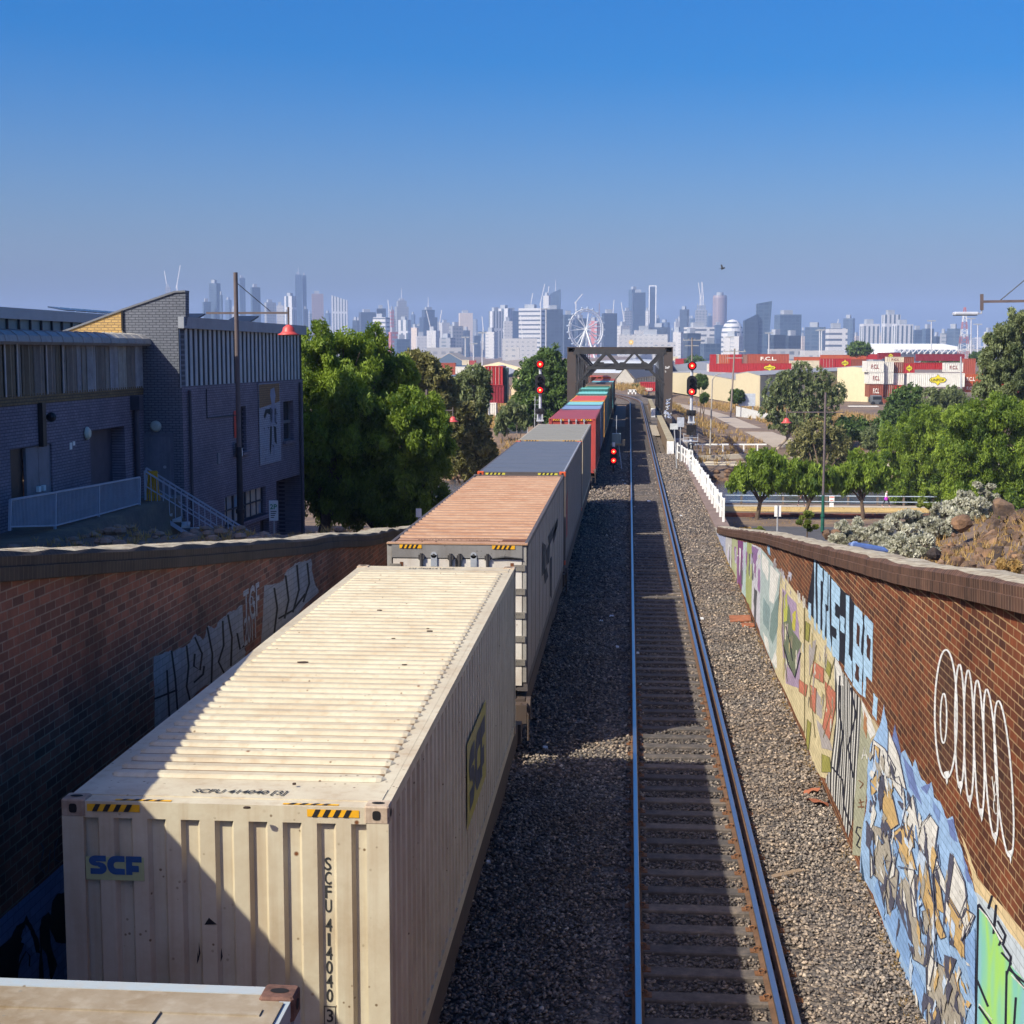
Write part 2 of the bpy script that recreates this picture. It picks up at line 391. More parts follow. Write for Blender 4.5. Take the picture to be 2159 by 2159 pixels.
for j in range(len(ys)-1):
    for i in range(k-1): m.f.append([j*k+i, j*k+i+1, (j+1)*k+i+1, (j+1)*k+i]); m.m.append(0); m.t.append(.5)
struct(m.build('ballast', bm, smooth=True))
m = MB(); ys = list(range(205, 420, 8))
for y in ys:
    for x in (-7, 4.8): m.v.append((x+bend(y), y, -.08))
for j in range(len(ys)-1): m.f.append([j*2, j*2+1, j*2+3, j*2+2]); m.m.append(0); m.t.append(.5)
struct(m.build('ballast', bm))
# loose stones you can see one by one near the camera: real chips of rock
def stones(n, x0, x1, y0, y1, r0, r1, seed):
    g = np.random.default_rng(seed)
    C = np.stack([g.uniform(x0, x1, n), g.uniform(y0, y1, n), g.uniform(-.012, .028, n)], 1)
    between = (C[:, 0] > .05) & (C[:, 0] < 1.9)
    near = np.abs(((C[:, 1]-SL0)/SLS+.5) % 1-.5)*SLS
    onsl = (C[:, 0] > -.38) & (C[:, 0] < 2.3) & (near < .15)
    keep = ~(onsl & (C[:, 0] > .2) & (C[:, 0] < 1.62) & (g.uniform(0, 1, n) > .07)) & ~(onsl & (g.uniform(0, 1, n) < .55))
    keep &= ~((C[:, 0] > 1.9) & (C[:, 0] < 1.93))
    keep &= (np.abs(C[:, 0]-.157) > .085) & (np.abs(C[:, 0]-1.66) > .085) & (np.abs(C[:, 0]-1.825) > .085)
    C = C[keep]; n = len(C); C[:, 2] -= .015*((C[:, 0] > .05) & (C[:, 0] < 1.9)); C[:, 2] += .05*((C[:, 0] > 1.93) | (C[:, 0] < .06))
    O = np.array([(1,0,0),(-1,0,0),(0,1,0),(0,-1,0),(0,0,1),(0,0,-1)], float)
    P = O[None]*g.uniform(.55, 1.25, (n, 6, 1))+g.normal(0, .22, (n, 6, 3))
    rz = g.uniform(0, 6.28, n); ca, sa = np.cos(rz), np.sin(rz)
    P = np.stack([P[..., 0]*ca[:, None]-P[..., 1]*sa[:, None], P[..., 0]*sa[:, None]+P[..., 1]*ca[:, None], P[..., 2]*.75], 2)
    P = P*g.uniform(r0, r1, (n, 1, 1))+C[:, None]
    F = np.array([(0,2,4),(2,1,4),(1,3,4),(3,0,4),(2,0,5),(1,2,5),(3,1,5),(0,3,5)])
    FF = (F[None]+np.arange(n)[:, None, None]*6).reshape(-1, 3)
    tt = g.beta(2, 2.6, n)*np.where((C[:, 0] > .35) & (C[:, 0] < 1.45), .6, 1.0)     # oiled four foot, tint lowered further to put shade into the colour
    return P.reshape(-1, 3), FF, np.repeat(np.clip(tt, 0, 1), 8)
SL0, SLS = 15.789, .6587                                  # first sleeper in view and sleeper spacing
sm, t, b = nt('basalt_chips'); a = N(t, 'ShaderNodeAttribute', attribute_name='tint')
c = ramp(t, a.outputs['Fac'], [(0, (.045, .042, .041)), (.3, (.13, .112, .097)), (.6, (.26, .215, .17)), (.82, (.40, .325, .245)), (1, (.68, .57, .44))])
c = mix(t, .5, c, ramp(t, noise(t, .9, 4), [(.35, (.8, .62, .45)), (.62, (1, 1, 1))]), 'MULTIPLY')
t.links.new(c, b.inputs['Base Color']); b.inputs['Roughness'].default_value = .85
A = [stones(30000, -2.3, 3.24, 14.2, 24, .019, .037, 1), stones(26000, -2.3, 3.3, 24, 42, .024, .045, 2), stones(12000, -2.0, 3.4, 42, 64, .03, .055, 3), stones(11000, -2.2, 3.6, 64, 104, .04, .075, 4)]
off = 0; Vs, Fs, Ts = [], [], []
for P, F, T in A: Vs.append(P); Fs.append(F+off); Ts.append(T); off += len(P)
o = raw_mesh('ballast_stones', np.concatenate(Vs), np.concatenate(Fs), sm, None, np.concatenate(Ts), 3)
o['kind'] = 'stuff'; o['label'] = 'loose grey and brown ballast stones around the rails'

# ================================================================ tracks
rail_m, t, b = nt('polished_rail'); b.inputs['Base Color'].default_value = (.60, .60, .60, 1); b.inputs['Metallic'].default_value = 1; b.inputs['Roughness'].default_value = .36
railside = M('rusty_rail_side', (.12, .065, .035), .85, .3, 8)
sleeper_m, t, b = nt('weathered_sleeper'); oi_ = N(t, 'ShaderNodeObjectInfo')
c = mix(t, 1, ramp(t, noise(t, 6, 6, .7), [(.3, (.055, .048, .044)), (.55, (.11, .095, .08)), (.72, (.19, .15, .115))]), ramp(t, oi_.outputs['Random'], [(0, (.65, .65, .68)), (1, (1.35, 1.25, 1.15))]), 'MULTIPLY')
t.links.new(c, b.inputs['Base Color']); b.inputs['Roughness'].default_value = .9; bumpn(t, b, noise(t, 18, 4), .4, .02)
clip_m = M('rusty_clip', (.17, .075, .03), .8, .4, 20)
def rail(parent, X, y0, y1):
    pr = [(-.07,.02),(.07,.02),(.07,.035),(.012,.06),(.012,.13),(.036,.145),(.036,.172),(.03,.18),(-.03,.18),(-.036,.172),(-.036,.145),(-.012,.13),(-.012,.06),(-.07,.035)]
    ys = [y0, min(204, y1)]+[y for y in range(208, int(y1), 6)]
    m = MB()
    for y in ys:
        for x, z in pr: m.v.append((X+x+bend(y), y, z))
    n = len(pr)
    for j in range(len(ys)-1):
        for i in range(n):
            m.f.append([j*n+i, j*n+(i+1) % n, (j+1)*n+(i+1) % n, (j+1)*n+i]); m.m.append(0 if i in (6, 7, 8) else 1); m.t.append(.5)
    m.f.append(list(range(n))); m.m.append(1); m.t.append(.5)
    return m.build('rail', [rail_m, railside], parent)
trk = thing('railway_track', 'empty dual gauge track with shiny rails beside the container train', 'railway track', (.95, 15, 0))
for X in (.157, 1.662, 1.827): rail(trk, X, 4, 330)
g = random.Random(9); late = MB()
for i in range(-14, 300):
    y = SL0+i*SLS
    if y > 205: break
    if 104 < y < 145 or y > 145: late.box(-.35, 2.25, y-.115, y+.115, -.12, .028); continue
    if 0 <= i < 100:
        m = MB(); dx = g.uniform(-.03, .03); dz = g.uniform(-.006, .006)
        m.bevbox(-.35+dx, 2.25+dx, y-.115, y+.115, -.14, .03+dz, .015)
        s = m.build('sleeper', sleeper_m, trk)
        if i < 24:
            for X, sd in ((.157, -1), (.157, 1), (1.662, -1), (1.827, 1)):
                x = X+sd*.105; c = MB()
                c.box(x-.05, x+.05, y-.06, y+.06, .03+dz, .042+dz)
                pts = [Vector((x+.03*sd*-1+.045*math.cos(a)*sd*.8, y+.045*math.sin(a), .055+.02*math.sin(a*.5)+dz)) for a in np.linspace(-1, 4.2, 8)]
                c.tube(pts, [.011]*8, 5); c.build('rail_clip', clip_m, s)
    else: late.bevbox(-.35, 2.25, y-.115, y+.115, -.14, .03, .015)
late.build('sleeper', sleeper_m, trk)['kind'] = 'stuff'
trk2 = thing('railway_track', 'second track carrying the long container train', 'railway track', (-2.98, 15, 0))
for X in (-3.73, -2.23): rail(trk2, X, 4, 330)
late = MB()
for i in range(-14, 290): late.box(-4.3, -1.68, SL0+i*SLS-.115, SL0+i*SLS+.115, -.14, .025)
late.build('sleeper', sleeper_m, trk2)['kind'] = 'stuff'
# ================================================================ brick walls of the cutting
brick_r = brick('red_brick', 'y', (.25, .075, .030), (.085, .034, .021), (.46, .31, .16), ms=.0075, grime=(.34, .25, .22))
brick_l = brick('sooty_brick', 'y', (.40, .135, .075), (.15, .058, .040), (.38, .26, .18), ms=.0075, grime=(.12, .10, .11))
cap_face = brick('capping_brick', 'y', (.14, .072, .048), (.07, .038, .028), (.26, .18, .12), bw=.088, rh=40, ms=.006, grime=(.5, .45, .4))
cap_dark = brick('sooty_capping_brick', 'y', (.07, .052, .04), (.045, .034, .028), (.12, .095, .07), bw=.088, rh=40, ms=.006, grime=(.45, .42, .4))
lm, t, b = nt('lichen_mortar')
c = ramp(t, noise(t, 5, 6, .75), [(.35, (.16, .11, .07)), (.5, (.36, .31, .22)), (.7, (.52, .47, .35))]); t.links.new(c, b.inputs['Base Color'])
b.inputs['Roughness'].default_value = .95; bumpn(t, b, noise(t, 14, 5), .8, .04)
def retaining_wall(label, side, xf, tops, y0, y1, wall_m, cap_m, capt):
    w = thing('retaining_wall', label, 'brick wall', (xf(20), 20, 0))
    m = MB(); cp = MB(); g = random.Random(2 if side > 0 else 5); n = int((y1-y0)/.5)
    ys = [y0+(y1-y0)*i/n for i in range(n+1)]; k = 0
    for y in ys:
        X = xf(y); z = interp(tops, y)
        if side < 0 and 24 < y < 33: z += .03*math.sin(y*.8)
        for x, zz in ((0, -.3), (0, z-.25), (.52, z-.25), (.52, -3)): m.v.append((X+side*x, y, zz))
        j = g.uniform(-.018, .018)
        for x, zz in ((.0, -.262), (-.07+j, -.25), (-.075+j, -.13), (-.055+j, -.125), (-.06+j, -.04), (-.02+j, .0+j), (.10+j, .02+j), (.45, .0+j), (.6, -.08), (.6, -.3)): cp.v.append((X+side*x, y, z+zz))
    for i in range(n):
        for q in range(3):
            f = [i*4+q, i*4+q+1, (i+1)*4+q+1, (i+1)*4+q]; m.f.append(f if side < 0 else f[::-1]); m.m.append(0); m.t.append(.5)
        for q in range(9):
            f = [i*10+q, i*10+q+1, (i+1)*10+q+1, (i+1)*10+q]; cp.f.append(f if side < 0 else f[::-1]); cp.m.append(1 if 5 <= q <= 8 else 0); cp.t.append(.5)
    for MBx, q, o in ((m, 4, 0), (m, 4, n*4), (cp, 10, 0), (cp, 10, n*10)):
        MBx.f.append(list(range(o, o+q))); MBx.m.append(0); MBx.t.append(.5)
    m.build('brickwork', wall_m, w); cp.build('coping', [cap_m, capt], w)
    return w
rwall = retaining_wall('sunlit brown brick retaining wall covered in colourful graffiti', 1, lambda y: interp(RWX, y), RWT, 2, 56.6, brick_r, cap_face, lm)
lwall = retaining_wall('shaded sooty brick retaining wall behind the train', -1, lambda y: LWX, LWT, 2, 57, brick_l, cap_dark, lm)
def rw(x, y, lift=.004):                     # photo pixel -> point on the face of the right wall
    X = 3.3
    for _ in range(6): p = gx(x, y, X); X = interp(RWX, max(2, p.y))-lift
    return Vector((X, p.y, max(p.z, .03)))
def lw(x, y, lift=.004): return gx(x, y, LWX+lift)
s5 = lambda x, y: (1260+.2795*x, 1080+.2795*y)
s7 = lambda x, y: (1620+.27957*x, 1100+.27957*y)
s8 = lambda x, y: (1620+.27899*x, 1620+.27899*y)
class Mural:
    def __init__(s, wall, name, proj, axis='y'): s.wall, s.name, s.proj, s.axis, s.mb, s.mats, s.k, s.g = wall, name, proj, axis, MB(), [], 0, random.Random(len(name))
    def mi(s, col):
        p = paint(col, s.axis) if isinstance(col, tuple) else col
        if p not in s.mats: s.mats.append(p)
        return s.mats.index(p)
    def poly(s, tr, pts, col, lvl=0):
        s.k += 1; lift = .003+.0022*lvl+.00004*s.k
        P = []
        for i in range(len(pts)):                 # cut long edges so that the paint follows the wall
            a, b = pts[i], pts[(i+1) % len(pts)]
            for q in range(4): w_ = 0 if q == 0 else 1; P.append((a[0]+(b[0]-a[0])*q/4+w_*s.g.uniform(-4, 4), a[1]+(b[1]-a[1])*q/4+w_*s.g.uniform(-4, 4)))
        s.mb.poly([s.proj(*tr(*p), lift) for p in P], s.mi(col)); return s
    def line(s, tr, pts, w, col, lvl=1, closed=False, vw=None):
        s.k += 1; lift = .003+.0022*lvl+.00004*s.k; vw = vw or w
        pp = pts+[pts[0]] if closed else pts; L = []; Rr = []
        for i, p in enumerate(pp):
            a = pp[max(0, i-1)] if not (closed and i == 0) else pp[-2]; b = pp[min(len(pp)-1, i+1)] if not (closed and i == len(pp)-1) else pp[1]
            dx, dy = b[0]-a[0], b[1]-a[1]; l = math.hypot(dx, dy) or 1; nx_, ny = -dy/l*w/2, dx/l*vw/2
            L.append((p[0]+nx_, p[1]+ny)); Rr.append((p[0]-nx_, p[1]-ny))
        vs = [s.proj(*tr(*p), lift) for p in L]+[s.proj(*tr(*p), lift) for p in Rr]; n = len(pp)
        s.mb.add(vs, [(i, i+1, n+i+1, n+i) for i in range(n-1)], s.mi(col)); return s
    def done(s, label=None):
        o = s.mb.build(s.name, s.mats, s.wall)
        if label: o['label'] = label
        return o
WHT, CREAM, NAVY = (.74, .72, .66), (.66, .56, .33), (.018, .02, .035)
# --- far striped pieces
m = Mural(rwall, 'striped_mural', rw)
for pts, c in (([(880,110),(960,140),(975,180),(900,160)], (.45,.42,.36)), ([(890,160),(968,180),(968,352),(940,330)], (.36,.40,.56)), ([(968,182),(1015,195),(1010,425),(968,352)], (.52,.50,.50)),
               ([(1012,195),(1062,210),(1056,510),(1010,425)], (.42,.45,.26)), ([(1056,210),(1104,222),(1090,600),(1052,510)], (.22,.07,.20)), ([(1098,222),(1132,230),(1122,650),(1086,600)], (.46,.58,.56)),
               ([(1128,230),(1168,240),(1162,745),(1118,650)], (.38,.42,.16)), ([(1162,240),(1232,268),(1226,905),(1160,745)], (.58,.57,.62)), ([(1165,250),(1215,280),(1190,420),(1160,330)], (.27,.16,.32)),
               ([(1215,420),(1226,440),(1222,620),(1205,560)], (.34,.18,.36)), ([(1180,560),(1205,600),(1195,880),(1178,780)], (.10,.10,.11))):
    m.poly(s5, pts, c, 0)
gg = random.Random(3)
for i in range(26):
    x = gg.uniform(905, 1215); y0 = 200+(x-890)*.25+gg.uniform(0, 120); h = gg.uniform(60, 260)
    m.poly(s5, [(x, y0), (x+gg.uniform(5, 14), y0+8), (x+gg.uniform(0, 8), y0+h), (x-gg.uniform(0, 5), y0+h*.9)], gg.choice([(.7,.7,.7), (.12,.12,.13), (.5,.45,.6), (.55,.6,.35), (.3,.15,.3)]), 1)
m.done('streaky lilac, lime and purple mural at the low end')
# --- cream band with pieces
m = Mural(rwall, 'cream_mural', rw)
m.poly(s5, [(1228,268),(1380,452),(1340,1200),(1224,915)], (.42,.50,.48)); m.poly(s5, [(1380,452),(1555,690),(1562,1665),(1338,1205)], CREAM)
m.poly(s5, [(1555,690),(1800,1070),(1800,2035),(1640,1980),(1560,1665)], CREAM)
m.poly(s5, [(1300,395),(1372,470),(1330,690),(1296,670)], WHT, 1); m.poly(s5, [(1240,300),(1290,370),(1285,520),(1240,420)], WHT, 1)
m.poly(s5, [(1250,640),(1300,720),(1290,900),(1250,840)], (.24,.33,.33), 1); m.poly(s5, [(1310,760),(1365,620),(1360,860),(1320,1000),(1296,930)], (.20,.28,.26), 1)
m.poly(s5, [(1345,1020),(1352,1180),(1310,1130)], WHT, 1); m.poly(s5, [(1245,900),(1285,960),(1300,1080),(1260,1000)], WHT, 1)
m.poly(s5, [(1392,570),(1500,690),(1530,1000),(1520,1330),(1420,1290),(1385,900)], (.40,.30,.42), 1)
m.poly(s5, [(1400,830),(1440,690),(1475,900),(1538,985),(1500,1100),(1490,1255),(1440,1130),(1405,1000)], (.16,.19,.12), 2)
m.poly(s5, [(1405,640),(1432,600),(1428,820),(1402,830)], (.50,.52,.10), 2); m.poly(s5, [(1468,770),(1500,730),(1490,905),(1470,880)], (.55,.50,.08), 2)
m.line(s5, [(1400,1000),(1440,1150),(1488,1250),(1530,1060)], 10, NAVY, 3); m.line(s5, [(1420,860),(1450,980),(1470,1120)], 7, NAVY, 3)
for pts in ([(1625,1120),(1705,1180),(1702,1290),(1622,1235)], [(1520,1260),(1582,1305),(1570,1390),(1518,1350)], [(1712,1270),(1795,1360),(1792,1470),(1748,1720),(1696,1620),(1725,1440)], [(1600,1300),(1650,1330),(1640,1520),(1605,1470)]):
    m.poly(s5, pts, (.56,.19,.12), 2); m.line(s5, pts, 5, (.24,.12,.07), 3, True)
for pts in ([(1568,820),(1602,845),(1592,980),(1566,960)], [(1718,1090),(1760,1150),(1755,1260),(1716,1190)], [(1580,1560),(1610,1590),(1590,1800),(1572,1740)], [(1690,1820),(1750,1850),(1760,1960),(1690,1960)]):
    m.poly(s5, pts, (.34,.32,.08), 2); m.line(s5, pts, 4, (.12,.12,.05), 3, True)
for pts in ([(1595,1000),(1650,960),(1640,1100),(1598,1200)], [(1640,1330),(1700,1420),(1690,1560),(1650,1520)], [(1650,1560),(1740,1650),(1770,1800),(1690,1780)]):
    m.poly(s5, pts, (.42,.38,.36), 1)
for pl in ([(1560,720),(1560,1660)], [(1650,1000),(1600,1300),(1640,1700)], [(1790,1090),(1720,1350),(1760,1500),(1700,1700)], [(1400,600),(1390,900),(1430,1280)]): m.line(s5, pl, 5, (.20,.17,.08), 3)
for i in range(34):
    x = gg.uniform(1400, 1780); top = 470+(x-1380)*1.43+30; y0 = top+gg.uniform(20, 600); h = gg.uniform(40, 180)
    m.poly(s5, [(x, y0), (x+gg.uniform(4, 12), y0+10), (x+gg.uniform(-4, 10), y0+h), (x-4, y0+h*.8)], gg.choice([(.70,.64,.45), (.5,.42,.2), (.42,.36,.34), (.62,.6,.5), (.30,.26,.18)]), 2)
m.done('cream painted band with olive, mauve and red shapes')
# --- black and white wood grain piece
zb, t, b = nt('wood_grain_paint'); tc = N(t, 'ShaderNodeTexCoord'); mp = N(t, 'ShaderNodeMapping'); mp.inputs['Scale'].default_value = (1, .7, .5); t.links.new(tc.outputs['Object'], mp.inputs[0])
wv = N(t, 'ShaderNodeTexWave', bands_direction='Y'); wv.inputs['Scale'].default_value = .9; wv.inputs['Distortion'].default_value = 13; wv.inputs['Detail'].default_value = 2; wv.inputs['Detail Scale'].default_value = .55
t.links.new(mp.outputs[0], wv.inputs['Vector'])
t.links.new(ramp(t, wv.outputs['Fac'], [(.2, (.02, .02, .022)), (.34, (.28, .27, .24)), (.48, (.70, .68, .60)), (.75, (.74, .72, .66)), (.88, (.1, .1, .1))]), b.inputs['Base Color']); b.inputs['Roughness'].default_value = .7
m = Mural(rwall, 'wood_grain_mural', rw)
m.poly(s7, [(497,1010),(545,1120),(590,1170),(640,1270),(690,1330),(700,1500),(672,1800),(640,2230),(600,2390),(560,2250),(430,1960),(470,1820),(510,1500)], zb, 1)
m.poly(s7, [(500,1010),(548,1100),(570,1240),(520,1230)], WHT, 2)
for pl in ([(540,1160),(530,1400),(560,1600),(520,1900)], [(620,1250),(660,1450),(600,1700),(640,1930)], [(480,1850),(560,1950),(570,2150),(620,2300)]): m.line(s7, pl, 12, NAVY, 2)
m.done('black and white wood grain mural')
m = Mural(rwall, 'scribbled_strip', rw)
m.poly(s7, [(694,1440),(700,1320),(780,1560),(745,1860),(740,2050),(695,2520),(632,2520),(655,1880)], (.40,.40,.28), 0)
for pl in ([(700,2310),(670,2300),(660,2340),(690,2380),(665,2440),(690,2460)],): m.line(s7, pl, 11, NAVY, 2)
for pl in ([(680,1950),(715,1975),(690,2010)], [(680,2120),(720,2110)], [(690,2090),(705,2160)], [(675,2150),(722,2150)]): m.line(s7, pl, 8, (.22,.10,.05), 2)
m.line(s7, [(705,1790),(725,1700),(745,1790)], 8, WHT, 2); m.line(s7, [(712,1760),(740,1760)], 7, WHT, 2)
m.done()
# --- large blue, white and tan piece
BL, DB, TAN, GRY, SLT = (.33,.50,.74), (.16,.22,.45), (.62,.42,.18), (.42,.38,.31), (.09,.09,.13)
m = Mural(rwall, 'blue_mural', rw)
m.poly(s7, [(690,1330),(760,1450),(835,1560),(900,1640),(830,1900),(745,1860),(780,1560)], (.55,.45,.28), 0); m.poly(s7, [(700,1340),(770,1480),(810,1600),(770,1640),(720,1500)], WHT, 1); m.poly(s7, [(720,1420),(745,1480),(740,1640),(716,1560)], (.45,.22,.10), 2)
m.poly(s7, [(770,1680),(840,1540),(872,1375),(898,1560),(935,1640),(955,1525),(1000,1745),(1030,1720),(1085,1850),(1105,1790),(1150,1930),(1200,1990),(1230,1960),(1250,2080),(1300,2120),(1345,2240),(1390,2220),(1440,2420),(1500,2600),(1552,2780),(1575,2840),(1575,3860),(1180,3860),(1040,3460),(870,3040),(790,2810),(690,2650),(700,2420),(745,2100),(745,1870)], BL, 0)
m.poly(s7, [(935,1640),(955,1530),(1000,1750),(985,1880)], DB, 1); m.poly(s7, [(1010,1760),(1085,1860),(1160,2140),(1060,2000)], DB, 1); m.poly(s8, [(1150,140),(1225,110),(1200,200)], DB, 1); m.poly(s8, [(1240,240),(1300,330),(1290,420),(1250,330)], (.20,.30,.55), 1); m.poly(s8, [(1350,390),(1400,380),(1430,560),(1380,520)], DB, 1); m.poly(s8, [(1470,640),(1540,880),(1500,850)], DB, 1)
m.poly(s8, [(700,640),(740,900),(700,790)], (.04,.08,.14), 1)
for pts in ([(790,-220),(880,-150),(960,0),(940,80),(830,40),(775,-120)], [(905,-300),(985,-100),(1040,160),(960,100),(900,-60)], [(905,90),(985,60),(1030,210),(1020,250),(950,140)], [(1090,200),(1132,440),(1220,350),(1282,440),(1252,640),(1352,900),(1392,640),(1482,850),(1500,1050),(1470,1120),(1440,1130),(1340,960),(1240,780),(1110,540),(1010,400)], [(1400,700),(1480,860),(1500,960),(1440,1120),(1360,970)], [(1480,1060),(1560,1110),(1500,1270),(1440,1200)], [(765,560),(800,540),(790,800),(770,830)], [(1060,780),(1120,800),(1120,1130),(1090,1120)], [(1200,1500),(1245,1300),(1250,1480),(1200,1720)], [(930,700),(965,640),(950,810),(890,850)]):
    m.poly(s8, pts, WHT, 2); m.line(s8, pts, 7, SLT, 5, True)
for pts in ([(770,90),(850,10),(832,150),(775,220)], [(868,90),(935,200),(985,420),(900,480),(858,300)], [(938,490),(1010,430),(1065,560),(1118,770),(1010,700)], [(1140,570),(1200,700),(1240,1000),(1340,1270),(1300,1290),(1180,1050),(1130,900)], [(1370,970),(1440,1100),(1482,1200),(1482,1440),(1400,1340),(1330,1150)], [(1250,800),(1300,900),(1330,1100),(1270,1060)], [(1020,400),(1090,470),(1100,600),(1040,560)], [(800,-180),(840,-150),(830,0),(790,30)]):
    m.poly(s8, pts, TAN, 3); m.line(s8, pts, 7, SLT, 5, True)
for pts in ([(768,420),(900,470),(932,690),(982,780),(960,1050),(900,1100),(870,880),(790,800)], [(1050,800),(1100,1000),(1150,1300),(1250,1450),(1400,1550),(1480,1850),(1440,2030),(1200,2030),(1190,1500),(1090,1440),(1060,1150),(970,900)], [(1160,1080),(1210,1060),(1240,1300),(1180,1250)]):
    m.poly(s8, pts, GRY, 1); m.line(s8, pts, 7, SLT, 5, True)
for pts in ([(740,390),(790,480),(770,640),(735,570)], [(815,810),(868,940),(885,1100),(850,930)], [(1000,880),(1030,960),(1075,1180),(1105,1430),(1040,1220),(960,1010)], [(1328,1405),(1422,1440),(1355,1640),(1330,1520)], [(1200,1140),(1232,1310),(1195,1480),(1168,1500),(1195,1320)], [(830,110),(870,60),(872,180),(840,330)], [(970,240),(1020,260),(1030,330),(1000,300)], [(1040,540),(1092,410),(1060,600)], [(952,510),(1000,470),(1012,580)], [(1420,1690),(1440,1860),(1400,1800)], [(1370,640),(1400,660),(1340,1100),(1310,1290),(1330,1000)], [(1230,720),(1290,560),(1250,790),(1262,1060),(1240,900)], [(850,480),(878,560),(850,580)], [(770,230),(820,190),(800,330),(760,330)], [(1180,1700),(1240,1740),(1300,1900),(1320,2000),(1260,2000),(1215,1850)], [(1360,1320),(1400,1260),(1400,1350)], [(1450,1300),(1490,1210),(1480,1340)], [(1030,740),(1075,740),(1060,800)]):
    m.poly(s8, pts, SLT, 4)
for pts in ([(880,1130),(965,1050),(1045,1210),(1085,1330),(1060,1520),(980,1380)], [(800,900),(825,820),(880,1080),(870,1150)], [(1100,1480),(1175,1650),(1190,1900),(1080,1600)], [(1330,1410),(1410,1435),(1340,1520)], [(1180,1280),(1195,1250),(1200,1400),(1175,1480)], [(1480,1300),(1560,1200),(1560,1800),(1500,1520)], [(980,880),(1000,930),(975,1080),(950,1050)]):
    m.poly(s8, pts, (.24,.40,.68), 3)
gv = random.Random(44)
for i in range(170):
    yy_ = gv.uniform(-150, 1900); xm = 735+max(0, yy_-640)*.285; xM = 1000+min(yy_, 950)*.55 if yy_ < 950 else 1540; x_ = gv.uniform(xm+30, xM-40); h_ = gv.uniform(50, 240); w_ = gv.uniform(6, 34); sk = gv.uniform(-30, 45)
    if xM-xm < 90: continue
    m.poly(s8, [(x_, yy_), (x_+w_, yy_+h_*.35), (x_+w_*.5+sk, yy_+h_), (x_-w_*.3+sk*.4, yy_+h_*.5)], gv.choice([WHT, WHT, TAN, GRY, SLT, SLT, (.24,.40,.68), (.55,.66,.80)]), 3+gv.choice([0, 1]))
m.poly(s8, [(1000,1560),(1060,1640),(1150,1900),(1130,1880),(1020,1680)], (.32,.10,.10), 2)
for pl in ([(735,400),(790,480),(800,800),(760,570)], [(870,700),(930,690),(900,830),(950,900)], [(1270,560),(1290,720),(1240,800),(1270,1500)], [(1480,1050),(1550,1100),(1460,1300)], [(1000,460),(1040,290),(1095,200),(1140,460),(1220,340)], [(980,740),(1100,770),(1110,1000)], [(1150,1900),(1190,2000)]): m.line(s8, pl, 8, SLT, 5)
m.done('angular light blue, white and tan mural')
# --- green piece at the near end
gm_, t, b = nt('green_fade_paint')
f = noise(t, .9, 2, stretch=(1, 1.6, .5)); t.links.new(ramp(t, f, [(.36, (.22, .45, .50)), (.47, (.20, .50, .38)), (.56, (.32, .60, .12)), (.66, (.18, .42, .42))]), b.inputs['Base Color']); b.inputs['Roughness'].default_value = .7
m = Mural(rwall, 'green_mural', rw)
m.poly(s8, [(1555,930),(1700,1010),(1830,1200),(1960,1340),(1960,2030),(1560,2030)], (.55,.62,.66), 0)
m.poly(s8, [(1440,470),(1500,600),(1580,830),(1960,1270),(1960,1400),(1830,1250),(1700,1060),(1565,930),(1500,650)], (.70,.54,.30), 1)
m.poly(s8, [(1580,1035),(1700,1190),(1790,1420),(1830,1480),(1960,1640),(1960,2030),(1565,2030)], gm_, 2)
for pl in ([(1585,1030),(1565,2030)], [(1588,1025),(1640,1100),(1760,1290),(1740,1340)], [(1730,1150),(1790,1260),(1770,1330),(1830,1420),(1820,1520),(1960,1640)], [(1760,1390),(1830,1470),(1800,1560)], [(1800,1530),(1790,2030)], [(1820,1500),(1960,1700)], [(1590,1800),(1700,1960)], [(1560,1560),(1660,1800)], [(1870,1730),(1850,2030)], [(1660,1060),(1690,960)], [(1720,1030),(1700,1250)]): m.line(s8, pl, 17, NAVY, 3)
for pl in ([(1592,1055),(1650,1120),(1765,1310)], [(1835,1560),(1960,1690)], [(1590,1780),(1690,1900)]): m.line(s8, pl, 9, WHT, 4)
m.done('green and aqua mural with black outlines')
# --- tall pale blue block letters with dark drop shadow
m = Mural(rwall, 'block_lettering', rw)
m.poly(s5, [(1580,690),(1630,350),(1700,420),(1826,570),(1900,630),(1990,760),(2070,860),(2060,1200),(1985,1300),(1870,1170),(1700,960),(1640,880)], (.020,.022,.032), 0)
SK = (.42, .62, .80)
for pts in ([(1590,680),(1611,690),(1610,825),(1589,790)], [(1632,350),(1646,358),(1646,905),(1632,858)], [(1660,388),(1699,425),(1697,525),(1682,515),(1680,925),(1660,895)], [(1707,432),(1736,462),(1734,705),(1717,690),(1715,970),(1694,945),(1696,700)],
            [(1742,470),(1752,478),(1752,880),(1764,1062),(1728,1008),(1728,745),(1742,742)], [(1764,500),(1828,572),(1826,715),(1790,675),(1790,775),(1824,808),(1820,1125),(1770,1078),(1770,932),(1802,962),(1802,882),(1764,852)], [(1830,772),(1864,804),(1862,920),(1829,892)]):
    m.poly(s5, pts, SK, 1)
m.poly(s7, [(585,550),(611,562),(605,1000),(632,1055),(630,1212),(574,1122)], SK, 1)
m.poly(s7, [(648,625),(709,682),(711,790),(698,985),(712,1010),(705,1312),(636,1232),(640,900)], SK, 1)
m.poly(s7, [(727,700),(791,768),(781,1212),(735,1165),(733,1332),(711,1310),(722,900)], SK, 1); m.poly(s7, [(791,1290),(826,1332),(818,1502),(784,1452)], SK, 1)
